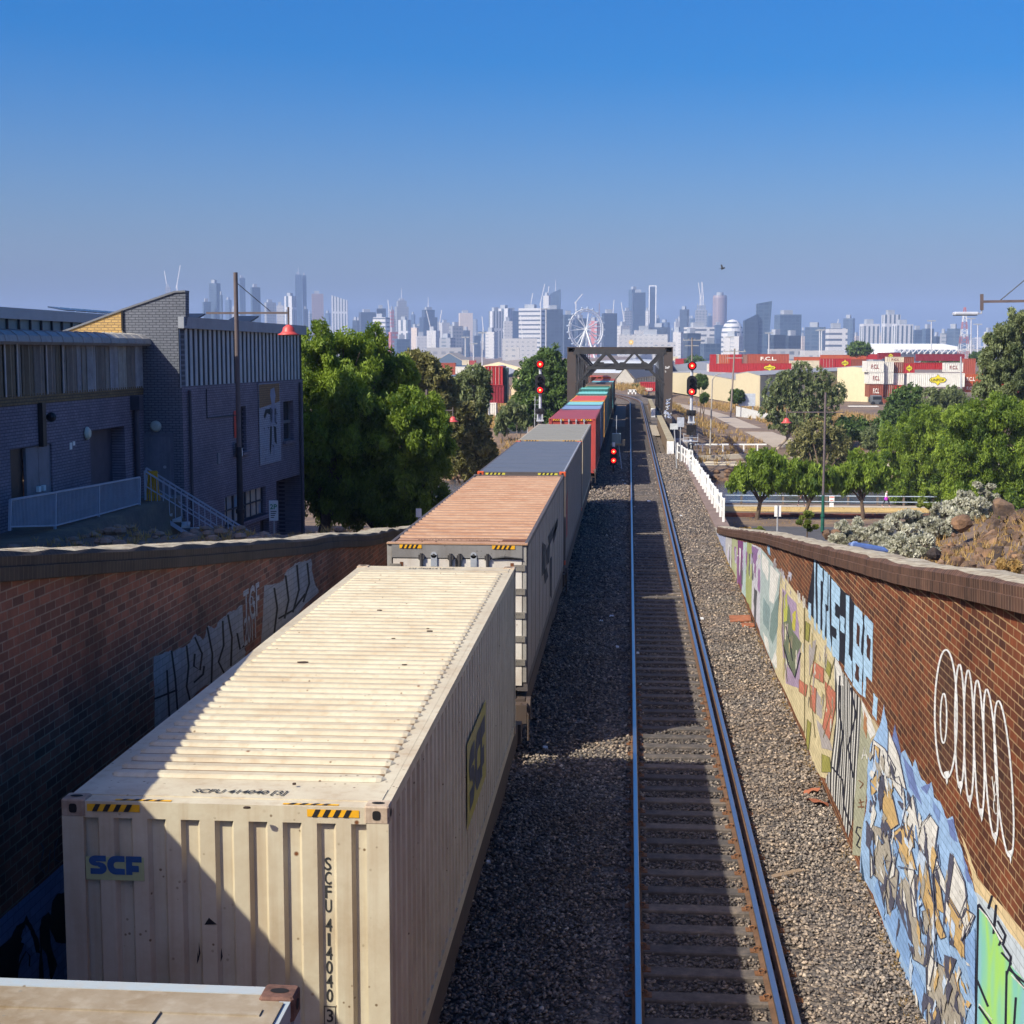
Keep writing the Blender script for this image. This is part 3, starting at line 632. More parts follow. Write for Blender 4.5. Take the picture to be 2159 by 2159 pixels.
for pts in ([(666,752),(688,785),(687,950),(664,918)], [(657,1062),(685,1098),(681,1212),(655,1180)], [(744,850),(771,885),(768,1052),(742,1018)]): m.poly(s7, pts, (.07,.03,.022), 2)
m.done('tall pale blue block letters')
# --- white outline letters on bare brick
m = Mural(rwall, 'outline_lettering', rw)
def oval(xt, yt, xb, yb, hw, a0=0, a1=2*math.pi, n=34):
    o = []
    for i in range(n+1):
        a = a0+(a1-a0)*i/n; u = (1-math.cos(a))/2
        o.append((xt+(xb-xt)*u+hw*math.sin(a), yt+(yb-yt)*u-hw*.25*math.sin(a)*(1-u)))
    return o
OV = [(1336,965,1342,1935,84), (1440,1075,1446,2010,36), (1506,1118,1518,2115,37), (1574,1195,1604,2215,37), (1645,1262,1710,2395,44), (1732,1350,1822,2530,58)]
fillm = brick('overpainted_brick', 'y', (.105, .040, .022), (.055, .025, .017), (.27, .18, .10), ms=.0075)
for q in OV: m.poly(s7, oval(*q)[:-1], fillm, 0)
for q in OV: m.line(s7, oval(*q), 13, (.80, .80, .78), 2)
m.line(s7, oval(1322, 1295, 1320, 1670, 24), 11, (.80, .80, .78), 2)
for xt, yt, xb, yb, hw in OV: m.poly(s7, [(xb-18, yb-45), (xb+22, yb-60), (xb+4, yb+50)], (.80, .80, .78), 3)
m.line(s8, [(1690,60),(1700,150),(1712,250)], 7, WHT, 3); m.line(s8, oval(1722, 90, 1722, 200, 16), 6, WHT, 3); m.line(s8, oval(1720, 195, 1720, 345, 18), 6, WHT, 3)
m.done('white bubble outline letters on bare brick')
# old white scrawl above the cream band
m = Mural(rwall, 'faded_scrawl', rw)
for i in range(22):
    x = gg.uniform(1320, 1470); y = 330+(x-1320)*1.0+gg.uniform(-20, 130); m.poly(s5, [(x, y), (x+gg.uniform(4, 14), y+14), (x+gg.uniform(0, 8), y+gg.uniform(40, 90)), (x-3, y+30)], gg.choice([(.45,.42,.42), (.34,.3,.3), (.5,.5,.58)]), 0)
for x, y in ((1510,590), (1548,630)): m.line(s5, [(x, y), (x+5, y+90), (x+16, y+95), (x+14, y+20)], 7, WHT, 1)
m.poly(s5, [(1280,170),(1292,185),(1305,330),(1283,300)], (.28,.45,.62), 1)
m.done()
# --- left wall: silver letters, tag, blue band low down
z1 = lambda x, y: (.43478*x, 1100+.43478*y)
z4 = lambda x, y: (.2685*x, 1640+.2686*y)
SIL, BLK = (.34, .34, .34), (.012, .012, .013)
m = Mural(lwall, 'silver_lettering', lw)
m.poly(z1, [(745,655),(790,640),(825,622),(836,630),(905,598),(950,543),(985,575),(1010,503),(1040,518),(1075,470),(1110,438),(1140,430),(1175,402),(1186,600),(1192,665),(1085,735),(1060,770),(985,800),(860,930),(750,1015)], SIL)
m.poly(z1, [(1265,590),(1282,308),(1330,300),(1372,288),(1385,248),(1432,200),(1470,195),(1508,178),(1522,280),(1546,342),(1480,400),(1400,500),(1330,545)], SIL)
for pl in ([(832,625),(850,760),(862,930)], [(810,720),(822,960)], [(905,600),(915,700),(905,800),(925,880)], [(945,560),(980,640),(970,720),(940,700),(945,640)], [(1005,510),(1030,640),(1025,790)], [(940,780),(985,740),(990,700)], [(1080,480),(1085,600),(1060,680),(1090,740)], [(1105,450),(1125,560),(1120,700)], [(1150,540),(1165,620),(1185,600)], [(748,860),(860,815)], [(1330,320),(1345,420),(1330,540)], [(1385,260),(1400,380),(1380,470)], [(1440,210),(1450,330),(1420,440)], [(1490,200),(1500,300),(1470,390)], [(1350,470),(1420,430),(1480,350)]): m.line(z1, pl, 9, BLK, 1)
m.line(z1, oval(1218, 362, 1218, 402, 9), 6, SIL, 1)
m.done('dull silver bubble letters with black outlines')
for s_, px, py, h in (('TGF', (1183, 500), (1262, 452), .52), ('2011', (1186, 602), (1262, 560), .42)):
    a, bb = lw(*z1(*px), .006), lw(*z1(*py), .006); a.x = bb.x = LWX+.006
    wd = (bb.y-a.y); text_mesh('paint_tag', s_, paint((.45, .45, .45)), lwall, (LWX+.006, a.y, a.z), (0, 1, 0), (0, 0, 1), h*1.3, wd/(h*1.3*.62*len(s_)), bold=.012)
m = Mural(lwall, 'blue_band', lw)
m.poly(z4, [(-60,1160),(0,1110),(240,900),(480,690),(620,570),(640,1700),(-60,1700)], (.20, .27, .45))
for pts in ([(-20,1420),(0,1330),(90,1250),(130,1160),(185,1130),(210,1075),(260,1180),(300,1260),(320,1380),(275,1370),(240,1200),(200,1150),(165,1250),(190,1300),(150,1420),(140,1580),(-20,1600)], [(310,1180),(330,1100),(385,1050),(400,1080),(415,960),(450,910),(520,900),(520,1300),(440,1290),(390,1180),(400,1310),(450,1470),(400,1600),(370,1400),(330,1330),(345,1600),(300,1600),(315,1380)]):
    m.poly(z4, pts, (.02, .015, .02), 1)
m.poly(z4, [(165,1290),(210,1160),(255,1250),(285,1400),(230,1330)], (.30, .38, .60), 2)
for pl in ([(60,1560),(110,1400),(180,1300)], [(230,1480),(235,1400),(205,1360),(160,1440),(130,1540)]): m.line(z4, pl, 12, (.02, .015, .02), 3)
m.line(z4, [(320,510),(345,560),(310,700),(360,760),(380,720),(395,560)], 7, (.12, .12, .16), 1); m.line(z4, [(455,480),(430,560),(425,640),(470,660)], 7, (.12, .12, .16), 1)
m.done('pale blue painted band with black letters')
# ================================================================ the container train
hole_m = M('dark_hole', (.008, .007, .007), .9)
yel_m = M('yellow_stripe', (.72, .36, .01), .6, .12, 8); blk_m = M('black_stripe', (.015, .014, .014), .6, .2)
yel2_m = M('pale_yellow_stripe', (.62, .55, .06), .6, .12, 8)
rustcast = M('rusty_casting', (.13, .065, .045), .85, .5, 10, bump=.3)
txt_dark = M('stencil_black', (.03, .03, .028), .7, .3, 10)
def trap(u0, u1, pitch, d, flat=.40, slope=.12, lead=.0):
    """trapezoid corrugation: list of (u, depth) from u0 to u1"""
    n = max(1, round((u1-u0-2*lead)/pitch)); p = (u1-u0-2*lead)/n; o = [(u0, 0)]
    for i in range(n):
        b = u0+lead+i*p
        o += [(b+p*(.5-flat/2-slope), 0), (b+p*(.5-flat/2), d), (b+p*(.5+flat/2), d), (b+p*(.5+flat/2+slope), 0)]
    return o+[(u1, 0)]
def hazard(root, x0, x1, y, z0, z1, col=None, n=5, top=False, depth=.2):
    """striped warning tape, lying on the front face (or on the roof edge when top)"""
    m = MB(); P = (lambda x, v: (x, y+v*depth, z1+.004)) if top else (lambda x, v: (x, y-.004, z0+(z1-z0)*v))
    m.poly([P(x0, 0), P(x1, 0), P(x1, 1), P(x0, 1)], 0); w = (x1-x0)/n; sk = w*.38
    Q = (lambda x, v: (x, y+v*depth, z1+.0065)) if top else (lambda x, v: (x, y-.0065, z0+(z1-z0)*v))
    for i in range(n-1 if n > 1 else 1):
        a = x0+w*i+w*.45; m.poly([Q(a, 0), Q(a+w*.48, 0), Q(min(x1, a+w*.48+sk), 1), Q(a+sk, 1)], 1)
    return m.build('hazard_stripe', [col or yel_m, blk_m], root)
def container(name, label, x1, y0, L, z0, h, side, roof, frame, casting=None, end='ribs', rooft='ribs', w=2.48, pitch=.27, side_t='ribs', rib_d=.05, rgroove=None, front_m=None, group='containers on the train', hz=None, cat='container'):
    x0 = x1-w; y1 = y0+L; z1 = z0+h
    r = thing(name, label, cat, ((x0+x1)/2, y0, z0), group)
    casting = casting or frame
    # frame: posts, rails, headers
    m = MB(); pw = .165
    for x in (x0, x1-pw):
        for y in (y0, y1-.14):
            m.box(x, x+pw, y, y+.14, z0+.12, z1-.125)
    for x in (x0+.012, x1-.072): m.box(x, x+.06, y0+.16, y1-.16, z1-.10, z1-.012); m.box(x, x+.06, y0+.16, y1-.16, z0+.005, z0+.16)
    for y in (y0+.008, y1-.098): m.box(x0+.17, x1-.17, y, y+.09, z1-.135, z1-.008); m.box(x0+.17, x1-.17, y, y+.09, z0+.005, z0+.15)
    m.poly([(x0+.05, y0+.05, z0+.03), (x0+.05, y1-.05, z0+.03), (x1-.05, y1-.05, z0+.03), (x1-.05, y0+.05, z0+.03)])
    m.build('frame', frame, r)
    # corner castings with their holes
    for x in (x0, x1-.178):
        for y in (y0, y1-.162):
            cc = MB().bevbox(x-.003, x+.181, y-.003, y+.165, z1-.122, z1+.006, .012).build('corner_casting', casting, r); MB().box(x-.002, x+.18, y-.002, y+.164, z0-.004, z0+.118).build('corner_casting', casting, r)
            if y0 < 80:
                cx, cy = x+.089, y+.081
                def disc(f, n=14): MB().poly([f(2*math.pi*i/n) for i in range(n)]).build('casting_hole', hole_m, cc)
                disc(lambda a: (cx+.031*math.copysign(abs(math.cos(a))**.6, math.cos(a)), y-.006, z1-.062+.036*math.copysign(abs(math.sin(a))**.6, math.sin(a))))
                disc(lambda a: (cx+.05*math.cos(a), cy+.03*math.sin(a), z1+.0085))
                if x > x0: disc(lambda a: (x1+.006, cy+.034*math.cos(a), z1-.062+.03*math.sin(a)))
    # side walls
    for sx, xx in ((-1, x0+.015), (1, x1-.015)):
        m = MB(); za, zb = z0+.16, z1-.10
        pr = trap(y0+.14, y1-.14, pitch, rib_d, .38, .13) if side_t == 'ribs' else [(y0+.14, 0), (y1-.14, 0)]
        for y, d in pr: m.v += [(xx-sx*d, y, za), (xx-sx*d, y, zb)]
        for i in range(len(pr)-1):
            f = [2*i, 2*i+2, 2*i+3, 2*i+1]; m.f.append(f if sx > 0 else f[::-1]); m.m.append(0); m.t.append(.5)
        if side_t == 'panel':
            for i in range(1, int(L/1.2)): y = y0+L*i/int(L/1.2); m.box(xx-.002 if sx > 0 else xx-.004, xx+.004 if sx > 0 else xx+.002, y-.015, y+.015, za, zb)
        m.build('side_wall', side, r)
    # end walls
    fm = front_m or side
    for yy, sy in ((y0+.03, 1), (y1-.03, -1)):
        m = MB(); za, zb = z0+.15, z1-.135
        if end == 'ribs' or sy < 0: pr = trap(x0+pw, x1-pw, .2577, .042, .44, .1, .044)
        else: pr = [(x0+pw, 0), (x1-pw, 0)]
        for x, d in pr: m.v += [(x, yy-.022*sy+(.042-d)*sy, za), (x, yy-.022*sy+(.042-d)*sy, zb)]
        for i in range(len(pr)-1):
            f = [2*i, 2*i+2, 2*i+3, 2*i+1]; m.f.append(f if sy > 0 else f[::-1]); m.m.append(0); m.t.append(.5)
        m.build('end_wall', fm, r)
    # roof
    m = MB(); zt = z1-.012; a, b = x0+.07, x1-.07
    if rooft == 'ribs':
        e = .62 if y0 < 24 else .8
        m.poly([(a, y0+.09, zt), (b, y0+.09, zt), (b, y1-.09, zt), (a, y1-.09, zt)], 0)
        m.box(a+.01, b-.01, y0+.17, y0+e-.15, zt, zt+.006, 0); m.box(a+.01, b-.01, y1-e+.15, y1-.17, zt, zt+.006, 0)
        n = int((L-2*e)/.225); p = (L-2*e)/n
        for i in range(n):
            y = y0+e+p*(i+.5); hw, tw, hh = p*.36, p*.18, .026
            xa, xb = a+.06, b-.07
            # rib with rounded ends; its trough is a strip of its own material
            vs = []
            for x, s in ((xa, .1), (xa+.03, .72), (xa+.07, 1), (xb-.07, 1), (xb-.03, .72), (xb, .1)):
                vs += [(x, y-hw*s, zt+.002), (x, y-hw*.72*s, zt+.002+hh*.7*s), (x, y-tw*s, zt+.002+hh*s), (x, y+tw*s, zt+.002+hh*s), (x, y+hw*.72*s, zt+.002+hh*.7*s), (x, y+hw*s, zt+.002)]
            fs = []
            for k in range(5):
                for q in range(5): fs.append((k*6+q, (k+1)*6+q, (k+1)*6+q+1, k*6+q+1))
            m.add(vs, fs, 0)
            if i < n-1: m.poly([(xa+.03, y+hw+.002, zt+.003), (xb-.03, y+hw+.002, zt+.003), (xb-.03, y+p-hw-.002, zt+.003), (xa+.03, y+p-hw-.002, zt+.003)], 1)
    elif rooft == 'bands':
        pr = trap(y0+.9, y1-.75, .47, .022, .50, .08)
        pr = [(y0+.05, 0)]+pr+[(y1-.05, 0)]
        for y, d in pr: m.v += [(a, y, zt-.02+d), (b, y, zt-.02+d)]
        for i in range(len(pr)-1):
            lo = pr[i][1] == 0 and pr[i+1][1] == 0 and 0 < i < len(pr)-2
            m.f.append([2*i, 2*i+1, 2*i+3, 2*i+2]); m.m.append(1 if lo else 0); m.t.append(.5)
    else:
        m.poly([(a, y0+.09, zt), (b, y0+.09, zt), (b, y1-.09, zt), (a, y1-.09, zt)], 0)
        k = int(L/1.5)
        for i in range(1, k): y = y0+L*i/k; m.box(a+.02, b-.02, y-.02, y+.02, zt, zt+.006, 0)
        m.box(b-.012, b+.03, y0+.2, y1-.2, zt, zt+.012, 1)
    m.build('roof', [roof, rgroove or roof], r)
    if hz:
        hazard(r, x0+.23, x0+.23+.55, y0+.008, z1-.115, z1-.03, hz, 5); hazard(r, x1-.23-.55, x1-.23, y0+.008, z1-.115, z1-.03, hz, 5)
    return r
def bars(r, x0, x1, y, z0, z1, mat, xs=(.2, .4, .6, .8), rad=.022):
    for u in xs:
        m = MB(); x = x0+(x1-x0)*u; m.cyl((x, y-.03, z0), (x, y-.03, z1), rad, n=8)
        for k in (0.02, .35, .65, .97): zz = z0+(z1-z0)*k; m.box(x-.05, x+.05, y-.045, y+.01, zz-.04, zz+.04)
        m.build('locking_bar', mat, r)

XR = -1.742; ZT = 3.85
cream = MD('cream_paint', (.57, .505, .355), (.34, .22, .11), .5, .5, spots=1)
cream_side = MD('cream_paint_side', (.58, .51, .37), (.28, .20, .12), .5, .5)
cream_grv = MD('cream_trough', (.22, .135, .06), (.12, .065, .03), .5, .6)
# --- the nearest box, bottom left corner
tan_roof = MD('weathered_tan_roof', (.215, .155, .085), (.42, .37, .28), .65, .6, spots=1)
pale_edge = MD('chalky_blue_white', (.33, .40, .43), (.42, .30, .18), .35, .6)
c0 = container('shipping_container', 'weathered tan roofed container with pale blue edge, nearest the camera at bottom left', XR+.03, -4.86, 12.19, 1.2, ZT-1.2, pale_edge, tan_roof, pale_edge, rustcast, 'ribs', 'flat')
bx = XR-2.4
m = MB(); m.box(bx+.02, XR-.10, 6.98, 7.05, ZT-.012, ZT-.002); m.box(bx+.02, XR-.2, 6.60, 6.615, ZT-.012, ZT+.004); m.box(XR-.62, XR-.61, 6.62, 6.98, ZT-.012, ZT+.001)
m.box(bx+.02, XR-.2, 6.1, 6.12, ZT-.012, ZT+.004); m.build('roof_seam', tan_roof, c0)
m = MB(); m.box(XR-1.0, XR-.82, 6.42, 6.54, ZT-.012, ZT+.003); m.build('roof_patch', M('patch_frame', (.06, .05, .045), .8, .3), c0)
m = MB(); m.box(XR-.975, XR-.845, 6.445, 6.515, ZT, ZT+.006); m.build('roof_patch', M('patch_plate', (.34, .32, .27), .7, .2), c0)
# --- cream box with blue letters
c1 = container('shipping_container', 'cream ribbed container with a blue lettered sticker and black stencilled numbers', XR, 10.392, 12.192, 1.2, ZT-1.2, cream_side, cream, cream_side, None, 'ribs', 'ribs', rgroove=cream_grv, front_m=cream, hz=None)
for ch in c1.children:
    if ch.name.startswith('frame'): ch.data.materials[0] = cream
    if ch.name.startswith('corner_casting'): ch.data.materials[0] = MD('cream_casting', (.52, .42, .30), (.16, .07, .03), .9, .7, spots=0)
Y0 = 10.392; X0 = XR-2.48
hazard(c1, X0+.195, X0+.60, Y0+.008, ZT-.085, ZT-.028, n=5); hazard(c1, X0+1.87, X0+2.26, Y0+.008, ZT-.085, ZT-.028, n=5)
hazard(c1, X0+.40, X0+.83, Y0+.03, 0, ZT-.008, n=5, top=True, depth=.035); hazard(c1, X0+1.68, X0+2.1, Y0+.03, 0, ZT-.008, n=5, top=True, depth=.035)
text_mesh('container_number', 'SCFU 414040 [3]', txt_dark, c1, (X0+.92, Y0+.255, ZT+.002), (1, 0, 0), (.15, 1, 0), .13, width=.72, bold=.012)
text_mesh('container_number', '[3] 040414 UFCS', txt_dark, c1, (X0+.85, Y0+12.192-.32, ZT+.002), (1, 0, 0), (0, 1, 0), .14, width=.70, bold=.01)
px = X0+2.012
for yq, chh in zip((478, 547, 614, 682, 775, 845, 912, 980, 1048, 1117, 1215), 'SCFU4140403'):
    z0_, z1_ = at(690, 1600+.4348*(yq+62), Y0+.04).z, at(690, 1600+.4348*yq, Y0+.04).z
    text_mesh('container_number', chh, txt_dark, c1, (px, Y0+.046, z0_), (1, 0, 0), (0, 0, 1), (z1_-z0_)*1.42, bold=.012, center=True, width=.05 if chh != '1' else .022)
zc = (z0_+z1_)/2
m = MB()
for a in ((-.055, -.05, -.075, .075), (.05, .055, -.075, .075), (-.055, .055, .07, .075), (-.055, .055, -.075, -.07)): m.box(px+a[0]*.8, px+a[1]*.8, Y0+.044, Y0+.047, zc+a[2], zc+a[3])
m.build('number_box', txt_dark, c1)
logo_y = MD('faded_yellow_sticker', (.42, .45, .20), (.26, .28, .18), .5, .6); logo_b = M('logo_blue', (.022, .075, .20), .6, .25, 6)
A, Bq = at(180, 1806, Y0), at(304, 1858, Y0)
m = MB(); m.box(A.x, Bq.x, Y0+.004, Y0+.008, Bq.z, A.z); st = m.build('logo_sticker', logo_y, c1)
def logo(par, name, org, xd, yd, h, mat, sx=1):
    """three heavy letters S C F with rounded strokes"""
    org, xd, yd = Vector(org), Vector(xd), Vector(yd); P = lambda x, y: org+xd*(x*h*sx)+yd*(y*h)
    m = MB(); arc = lambda cx, cy, rx, ry, a0, a1, n=9: [(cx+rx*math.cos(R(a0+(a1-a0)*i/n)), cy+ry*math.sin(R(a0+(a1-a0)*i/n))) for i in range(n+1)]
    def band(o, i):
        vs = [P(*p) for p in o]+[P(*p) for p in i]; n = len(o); m.add(vs, [(k, k+1, n+k+1, n+k) for k in range(n-1)])
    # S
    band([(.98, 1)]+[(.45, 1)]+arc(.38, .72, .38, .28, 90, 270)+[(.55, .44)], [(.98, .68)]+[(.5, .68)]+arc(.45, .66, .05, .02, 90, 270)+[(.55, .64)])
    band([(.52, .66)]+arc(.62, .32, .40, .32, 80, -90)+[(.08, 0)], [(.52, .40)]+arc(.58, .34, .06, .03, 80, -90)+[(.08, .32)])
    # C
    band([(2.05, 1)]+[(1.6, 1)]+arc(1.5, .5, .46, .5, 90, 270)+[(2.05, 0)], [(2.05, .68)]+[(1.6, .68)]+arc(1.56, .5, .14, .17, 90, 270)+[(2.05, .32)])
    # F
    m.add([P(2.12, 0), P(2.48, 0), P(2.48, 1), P(2.12, 1)], [(0, 1, 2, 3)]); m.add([P(2.48, .68), P(3.02, .68), P(3.02, 1), P(2.48, 1)], [(0, 1, 2, 3)]); m.add([P(2.48, .16), P(2.85, .16), P(2.85, .50), P(2.48, .50)], [(0, 1, 2, 3)])
    return m.build(name, mat, par)
logo(st, 'logo_letters', (A.x+.025, Y0+.001, Bq.z+.045), (1, 0, 0), (0, 0, 1), .145, logo_b, .93)
# the big letters on the right side (following the ribs closely)
yel_side = MD('worn_yellow_paint', (.40, .33, .03), (.36, .32, .22), .7, .7)
a0, a1 = gx(985, 1740, XR), gx(1024, 1480, XR)
m = MB(); ya, yb, zb_, zt_ = 15.63, 17.75, 1.93, 2.9
m.poly([(XR+.002, ya, zb_), (XR+.002, yb, zb_), (XR+.002, yb, zt_), (XR+.002, ya, zt_)]); sy = m.build('side_sticker', yel_side, c1)
logo(sy, 'logo_letters', (XR+.006, ya+.18, zb_+.14), (0, 1, 0), (0, 0, 1), zt_-zb_-.28, M('logo_grey_blue', (.035, .045, .07), .7, .3, 6), (yb-ya-.36)/(zt_-zb_-.28)/3.02)
dent = M('rust_mark', (.05, .03, .02), .9, .4)
for px_, py_, rx_, ry_ in ((638, 1395, .075, .05), (906, 1329, .05, .03), (853, 1400, .035, .03), (800, 1285, .04, .03), (520, 1700, .03, .02), (830, 1345, .03, .02), (902, 1324, .02, .02), (620, 1650, .02, .02)):
    p = gz(px_, py_, ZT+.028); m = MB(); n = 9; g_ = random.Random(px_)
    m.prism([(p.x+rx_*math.cos(2*math.pi*i/n)*g_.uniform(.6, 1), p.y+ry_*math.sin(2*math.pi*i/n)*g_.uniform(.6, 1), ZT+.012) for i in range(n)], (0, 0, .012)); m.build('dirt_spot', dent, c1)
m = MB()
for px_, py_, s_ in ((420, 2005, .03), (417, 2018, .02), (467, 2012, .022)): p = at(px_, py_, Y0+.02); m.prism([(p.x-.004, Y0+.006, p.z-.05*s_/.02), (p.x+.014, Y0+.006, p.z-.01), (p.x+.004, Y0+.006, p.z+.05*s_/.02)], (0, -.002, 0))
p = at(443, 1945, Y0); m.prism([(p.x-.045, Y0+.006, p.z-.02), (p.x+.05, Y0+.006, p.z-.015), (p.x-.01, Y0+.006, p.z+.035)], (0, -.002, 0)); m.build('torn_sticker', blk_m, c1)

# --- brown roofed box with white doors
wh_door = MD('white_door', (.66, .62, .54), (.30, .17, .08), .35, .55); grey_hdr = MD('grey_header', (.24, .23, .215), (.12, .10, .08), .5, .6)
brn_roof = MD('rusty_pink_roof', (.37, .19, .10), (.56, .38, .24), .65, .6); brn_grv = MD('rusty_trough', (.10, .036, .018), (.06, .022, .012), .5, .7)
sideg = MD('grey_side', (.27, .235, .205), (.15, .12, .095), .5, .6); fr_d = MD('dark_frame', (.10, .085, .08), (.06, .05, .045), .5, .6)
Y0 = 25.3; L2 = 14.573
c2 = container('shipping_container', 'long container with rusty pink ribbed roof, white hinged doors and black side graffiti', XR, Y0, L2, 1.24, ZT-1.24, sideg, brn_roof, fr_d, fr_d, 'flat', 'bands', rgroove=brn_grv, side_t='panel', front_m=grey_hdr)
X0 = XR-2.48
m = MB(); m.box(X0+.0, XR, Y0-.05, Y0+.1, ZT-.012, ZT+.012); m.build('roof_lip', brn_roof, c2)
hazard(c2, X0+.23, X0+.62, Y0-.046, ZT-.085, ZT-.02, n=5); hazard(c2, X0+1.86, X0+2.26, Y0-.046, ZT-.085, ZT-.02, n=5)
m = MB(); m.box(X0+.09, XR-.09, Y0-.04, Y0+.02, ZT-.25, ZT-.015); m.build('header', grey_hdr, c2)
for k, (xa, xb) in enumerate(((X0+.11, X0+1.21), (X0+1.27, XR-.10))):
    m = MB(); m.box(xa, xb, Y0-.025, Y0+.03, 1.34, ZT-.27)
    d = m.build('door', wh_door, c2); bars(d, xa, xb, Y0-.03, 1.36, ZT-.17, dark_steel, (.46, .93) if k == 0 else (.02, .46), .028)
    m = MB(); cx = xa+(xb-xa)*(.66 if k == 0 else .24)
    m.box(cx-.055, cx+.055, Y0-.055, Y0-.03, ZT-.40, ZT-.20); m.cyl((cx, Y0-.055, ZT-.20), (cx, Y0-.03, ZT-.20), .055, n=14); m.build('door_bracket', steel_grey, d)
    m = MB(); m.cyl((cx, Y0-.068, ZT-.195), (cx, Y0-.055, ZT-.195), .022, n=10); m.build('bracket_bolt', dark_steel, d)
    for q in range(5):
        z = 3.38-.42*q; m = MB(); hx = xb-.14 if k else xa-.06
        m.box(hx, hx+.2, Y0-.045, Y0-.02, z, z+.11)
        for i in range(3): m.cyl((hx+.04+.05*i, Y0-.05, z+.08), (hx+.04+.05*i, Y0-.044, z+.08), .01, n=6)
        m.build('hinge', M('hinge_steel', (.20, .18, .15), .6, .3), d)
    m = MB(); m.box(xb-.20 if k else xa+.12, xb-.14 if k else xa+.18, Y0-.03, Y0-.024, 1.36, ZT-.33); m.build('rust_streak', M('rust_streak', (.16, .055, .018), .8, .5, 6), d)
m = MB(); m.tube([(XR-.62, Y0-.05, ZT-.255), (XR-.4, Y0-.055, ZT-.225), (XR-.1, Y0-.055, ZT-.25)], [.012, .02, .012], 6); m.build('torn_seal', blk_m, c2)
m = MB(); m.box(X0+.005, X0+.085, Y0-.02, Y0+.0, 1.4, ZT-.03); m.box(XR-.085, XR-.02, Y0-.02, Y0, 1.4, ZT-.03); m.build('corner_post', MD('pale_post', (.34, .32, .28), (.12, .09, .07), .6, .6), c2)
gt = random.Random(8)
def faintrow(par, x0, x1, y, z, n, hh, mat):
    m = MB()
    for i in range(n):
        x = x0+(x1-x0)*i/n; w_ = (x1-x0)/n*gt.uniform(.3, .75)
        if gt.random() < .12: continue
        m.poly([(x, y-hh*gt.uniform(.3, .5), z), (x+w_, y-hh*gt.uniform(.3, .5), z), (x+w_, y+hh*gt.uniform(.2, .5), z), (x, y+hh*gt.uniform(.2, .5), z)])
    return m.build('worn_lettering', mat, par)
worn = M('worn_brown', (.14, .06, .035), .8, .4, 12)
faintrow(c2, X0+.5, XR-.75, Y0+.30, ZT-.026, 30, .12, worn); faintrow(c2, X0+.45, XR-.7, Y0+.72, ZT-.026, 26, .10, worn); faintrow(c2, X0+.6, XR-.5, Y0+1.0, ZT-.026, 34, .05, worn)
faintrow(c2, X0+.7, XR-.5, Y0+L2-.4, ZT-.026, 34, .16, worn)
m = MB()
for x in (X0+.55, X0+.8, XR-.55): m.box(x, x+.012, Y0+.08, Y0+.55, ZT-.03, ZT-.024)
m.box(X0+.08, XR-.08, Y0+.55, Y0+.565, ZT-.03, ZT-.024); m.box(XR-.5, XR-.09, Y0+.62, Y0+.80, ZT-.03, ZT-.025); m.build('roof_seam', worn, c2)
# black graffiti on its side, spiky strokes
m = MB(); gb = M('graffiti_black', (.02, .02, .024), .8, .2)
for pts in ([(1144,1143),(1151,1150),(1150,1205),(1143,1215)], [(1152,1160),(1160,1140),(1158,1185),(1153,1192)], [(1160,1178),(1164,1172),(1163,1262),(1160,1256)], [(1166,1128),(1174,1098),(1172,1128),(1167,1146)], [(1156,1132),(1177,1092),(1176,1110),(1158,1152)], [(1147,1205),(1153,1196),(1156,1215),(1149,1232)]):
    MB().poly([gx(x, y, XR-.006) for x, y in pts]).build('side_graffiti', gb, c2)
# --- dark blue grey roof, orange castings
slate = MD('slate_roof', (.105, .115, .135), (.16, .16, .17), .4, .5, streak=False); orange = M('orange_casting', (.62, .10, .03), .6, .2)
ohole = None
c3 = container('shipping_container', 'container with dark slate grey roof and orange corner castings', XR, 40.77, 14.3, 1.24, ZT-1.24, sideg, slate, fr_d, orange, 'ribs', 'flat', rgroove=MD('pale_grey_rail', (.30, .31, .33), (.2, .2, .2), .3, .5), hz=yel2_m)
m = MB(); y = 40.9; m.poly([(XR+.002-.015, y+.5, 1.9), (XR-.013, y+1.4, 1.9), (XR-.013, y+1.6, 3.3), (XR-.013, y+.7, 3.0)]); m.build('side_logo', M('faded_red', (.32, .05, .035), .7, .3), c3)
# --- olive grey roof
olive = MD('olive_grey_roof', (.25, .235, .185), (.20, .18, .14), .4, .55, streak=False); olv_side = MD('olive_side', (.27, .24, .195), (.10, .09, .07), .5, .6)
post_tan = MD('tan_post', (.40, .34, .25), (.2, .15, .1), .5, .6)
c4_ = container('shipping_container', 'olive grey container with faded orange warning stripes, fourth back from the camera', XR, 56.0, 12.19, 1.24, ZT-1.24, olv_side, olive, post_tan, None, 'ribs', 'flat', hz=M('faded_orange_stripe', (.55, .30, .06), .7, .2), rgroove=MD('grey_rail', (.34, .33, .30), (.2, .2, .18), .3, .5))
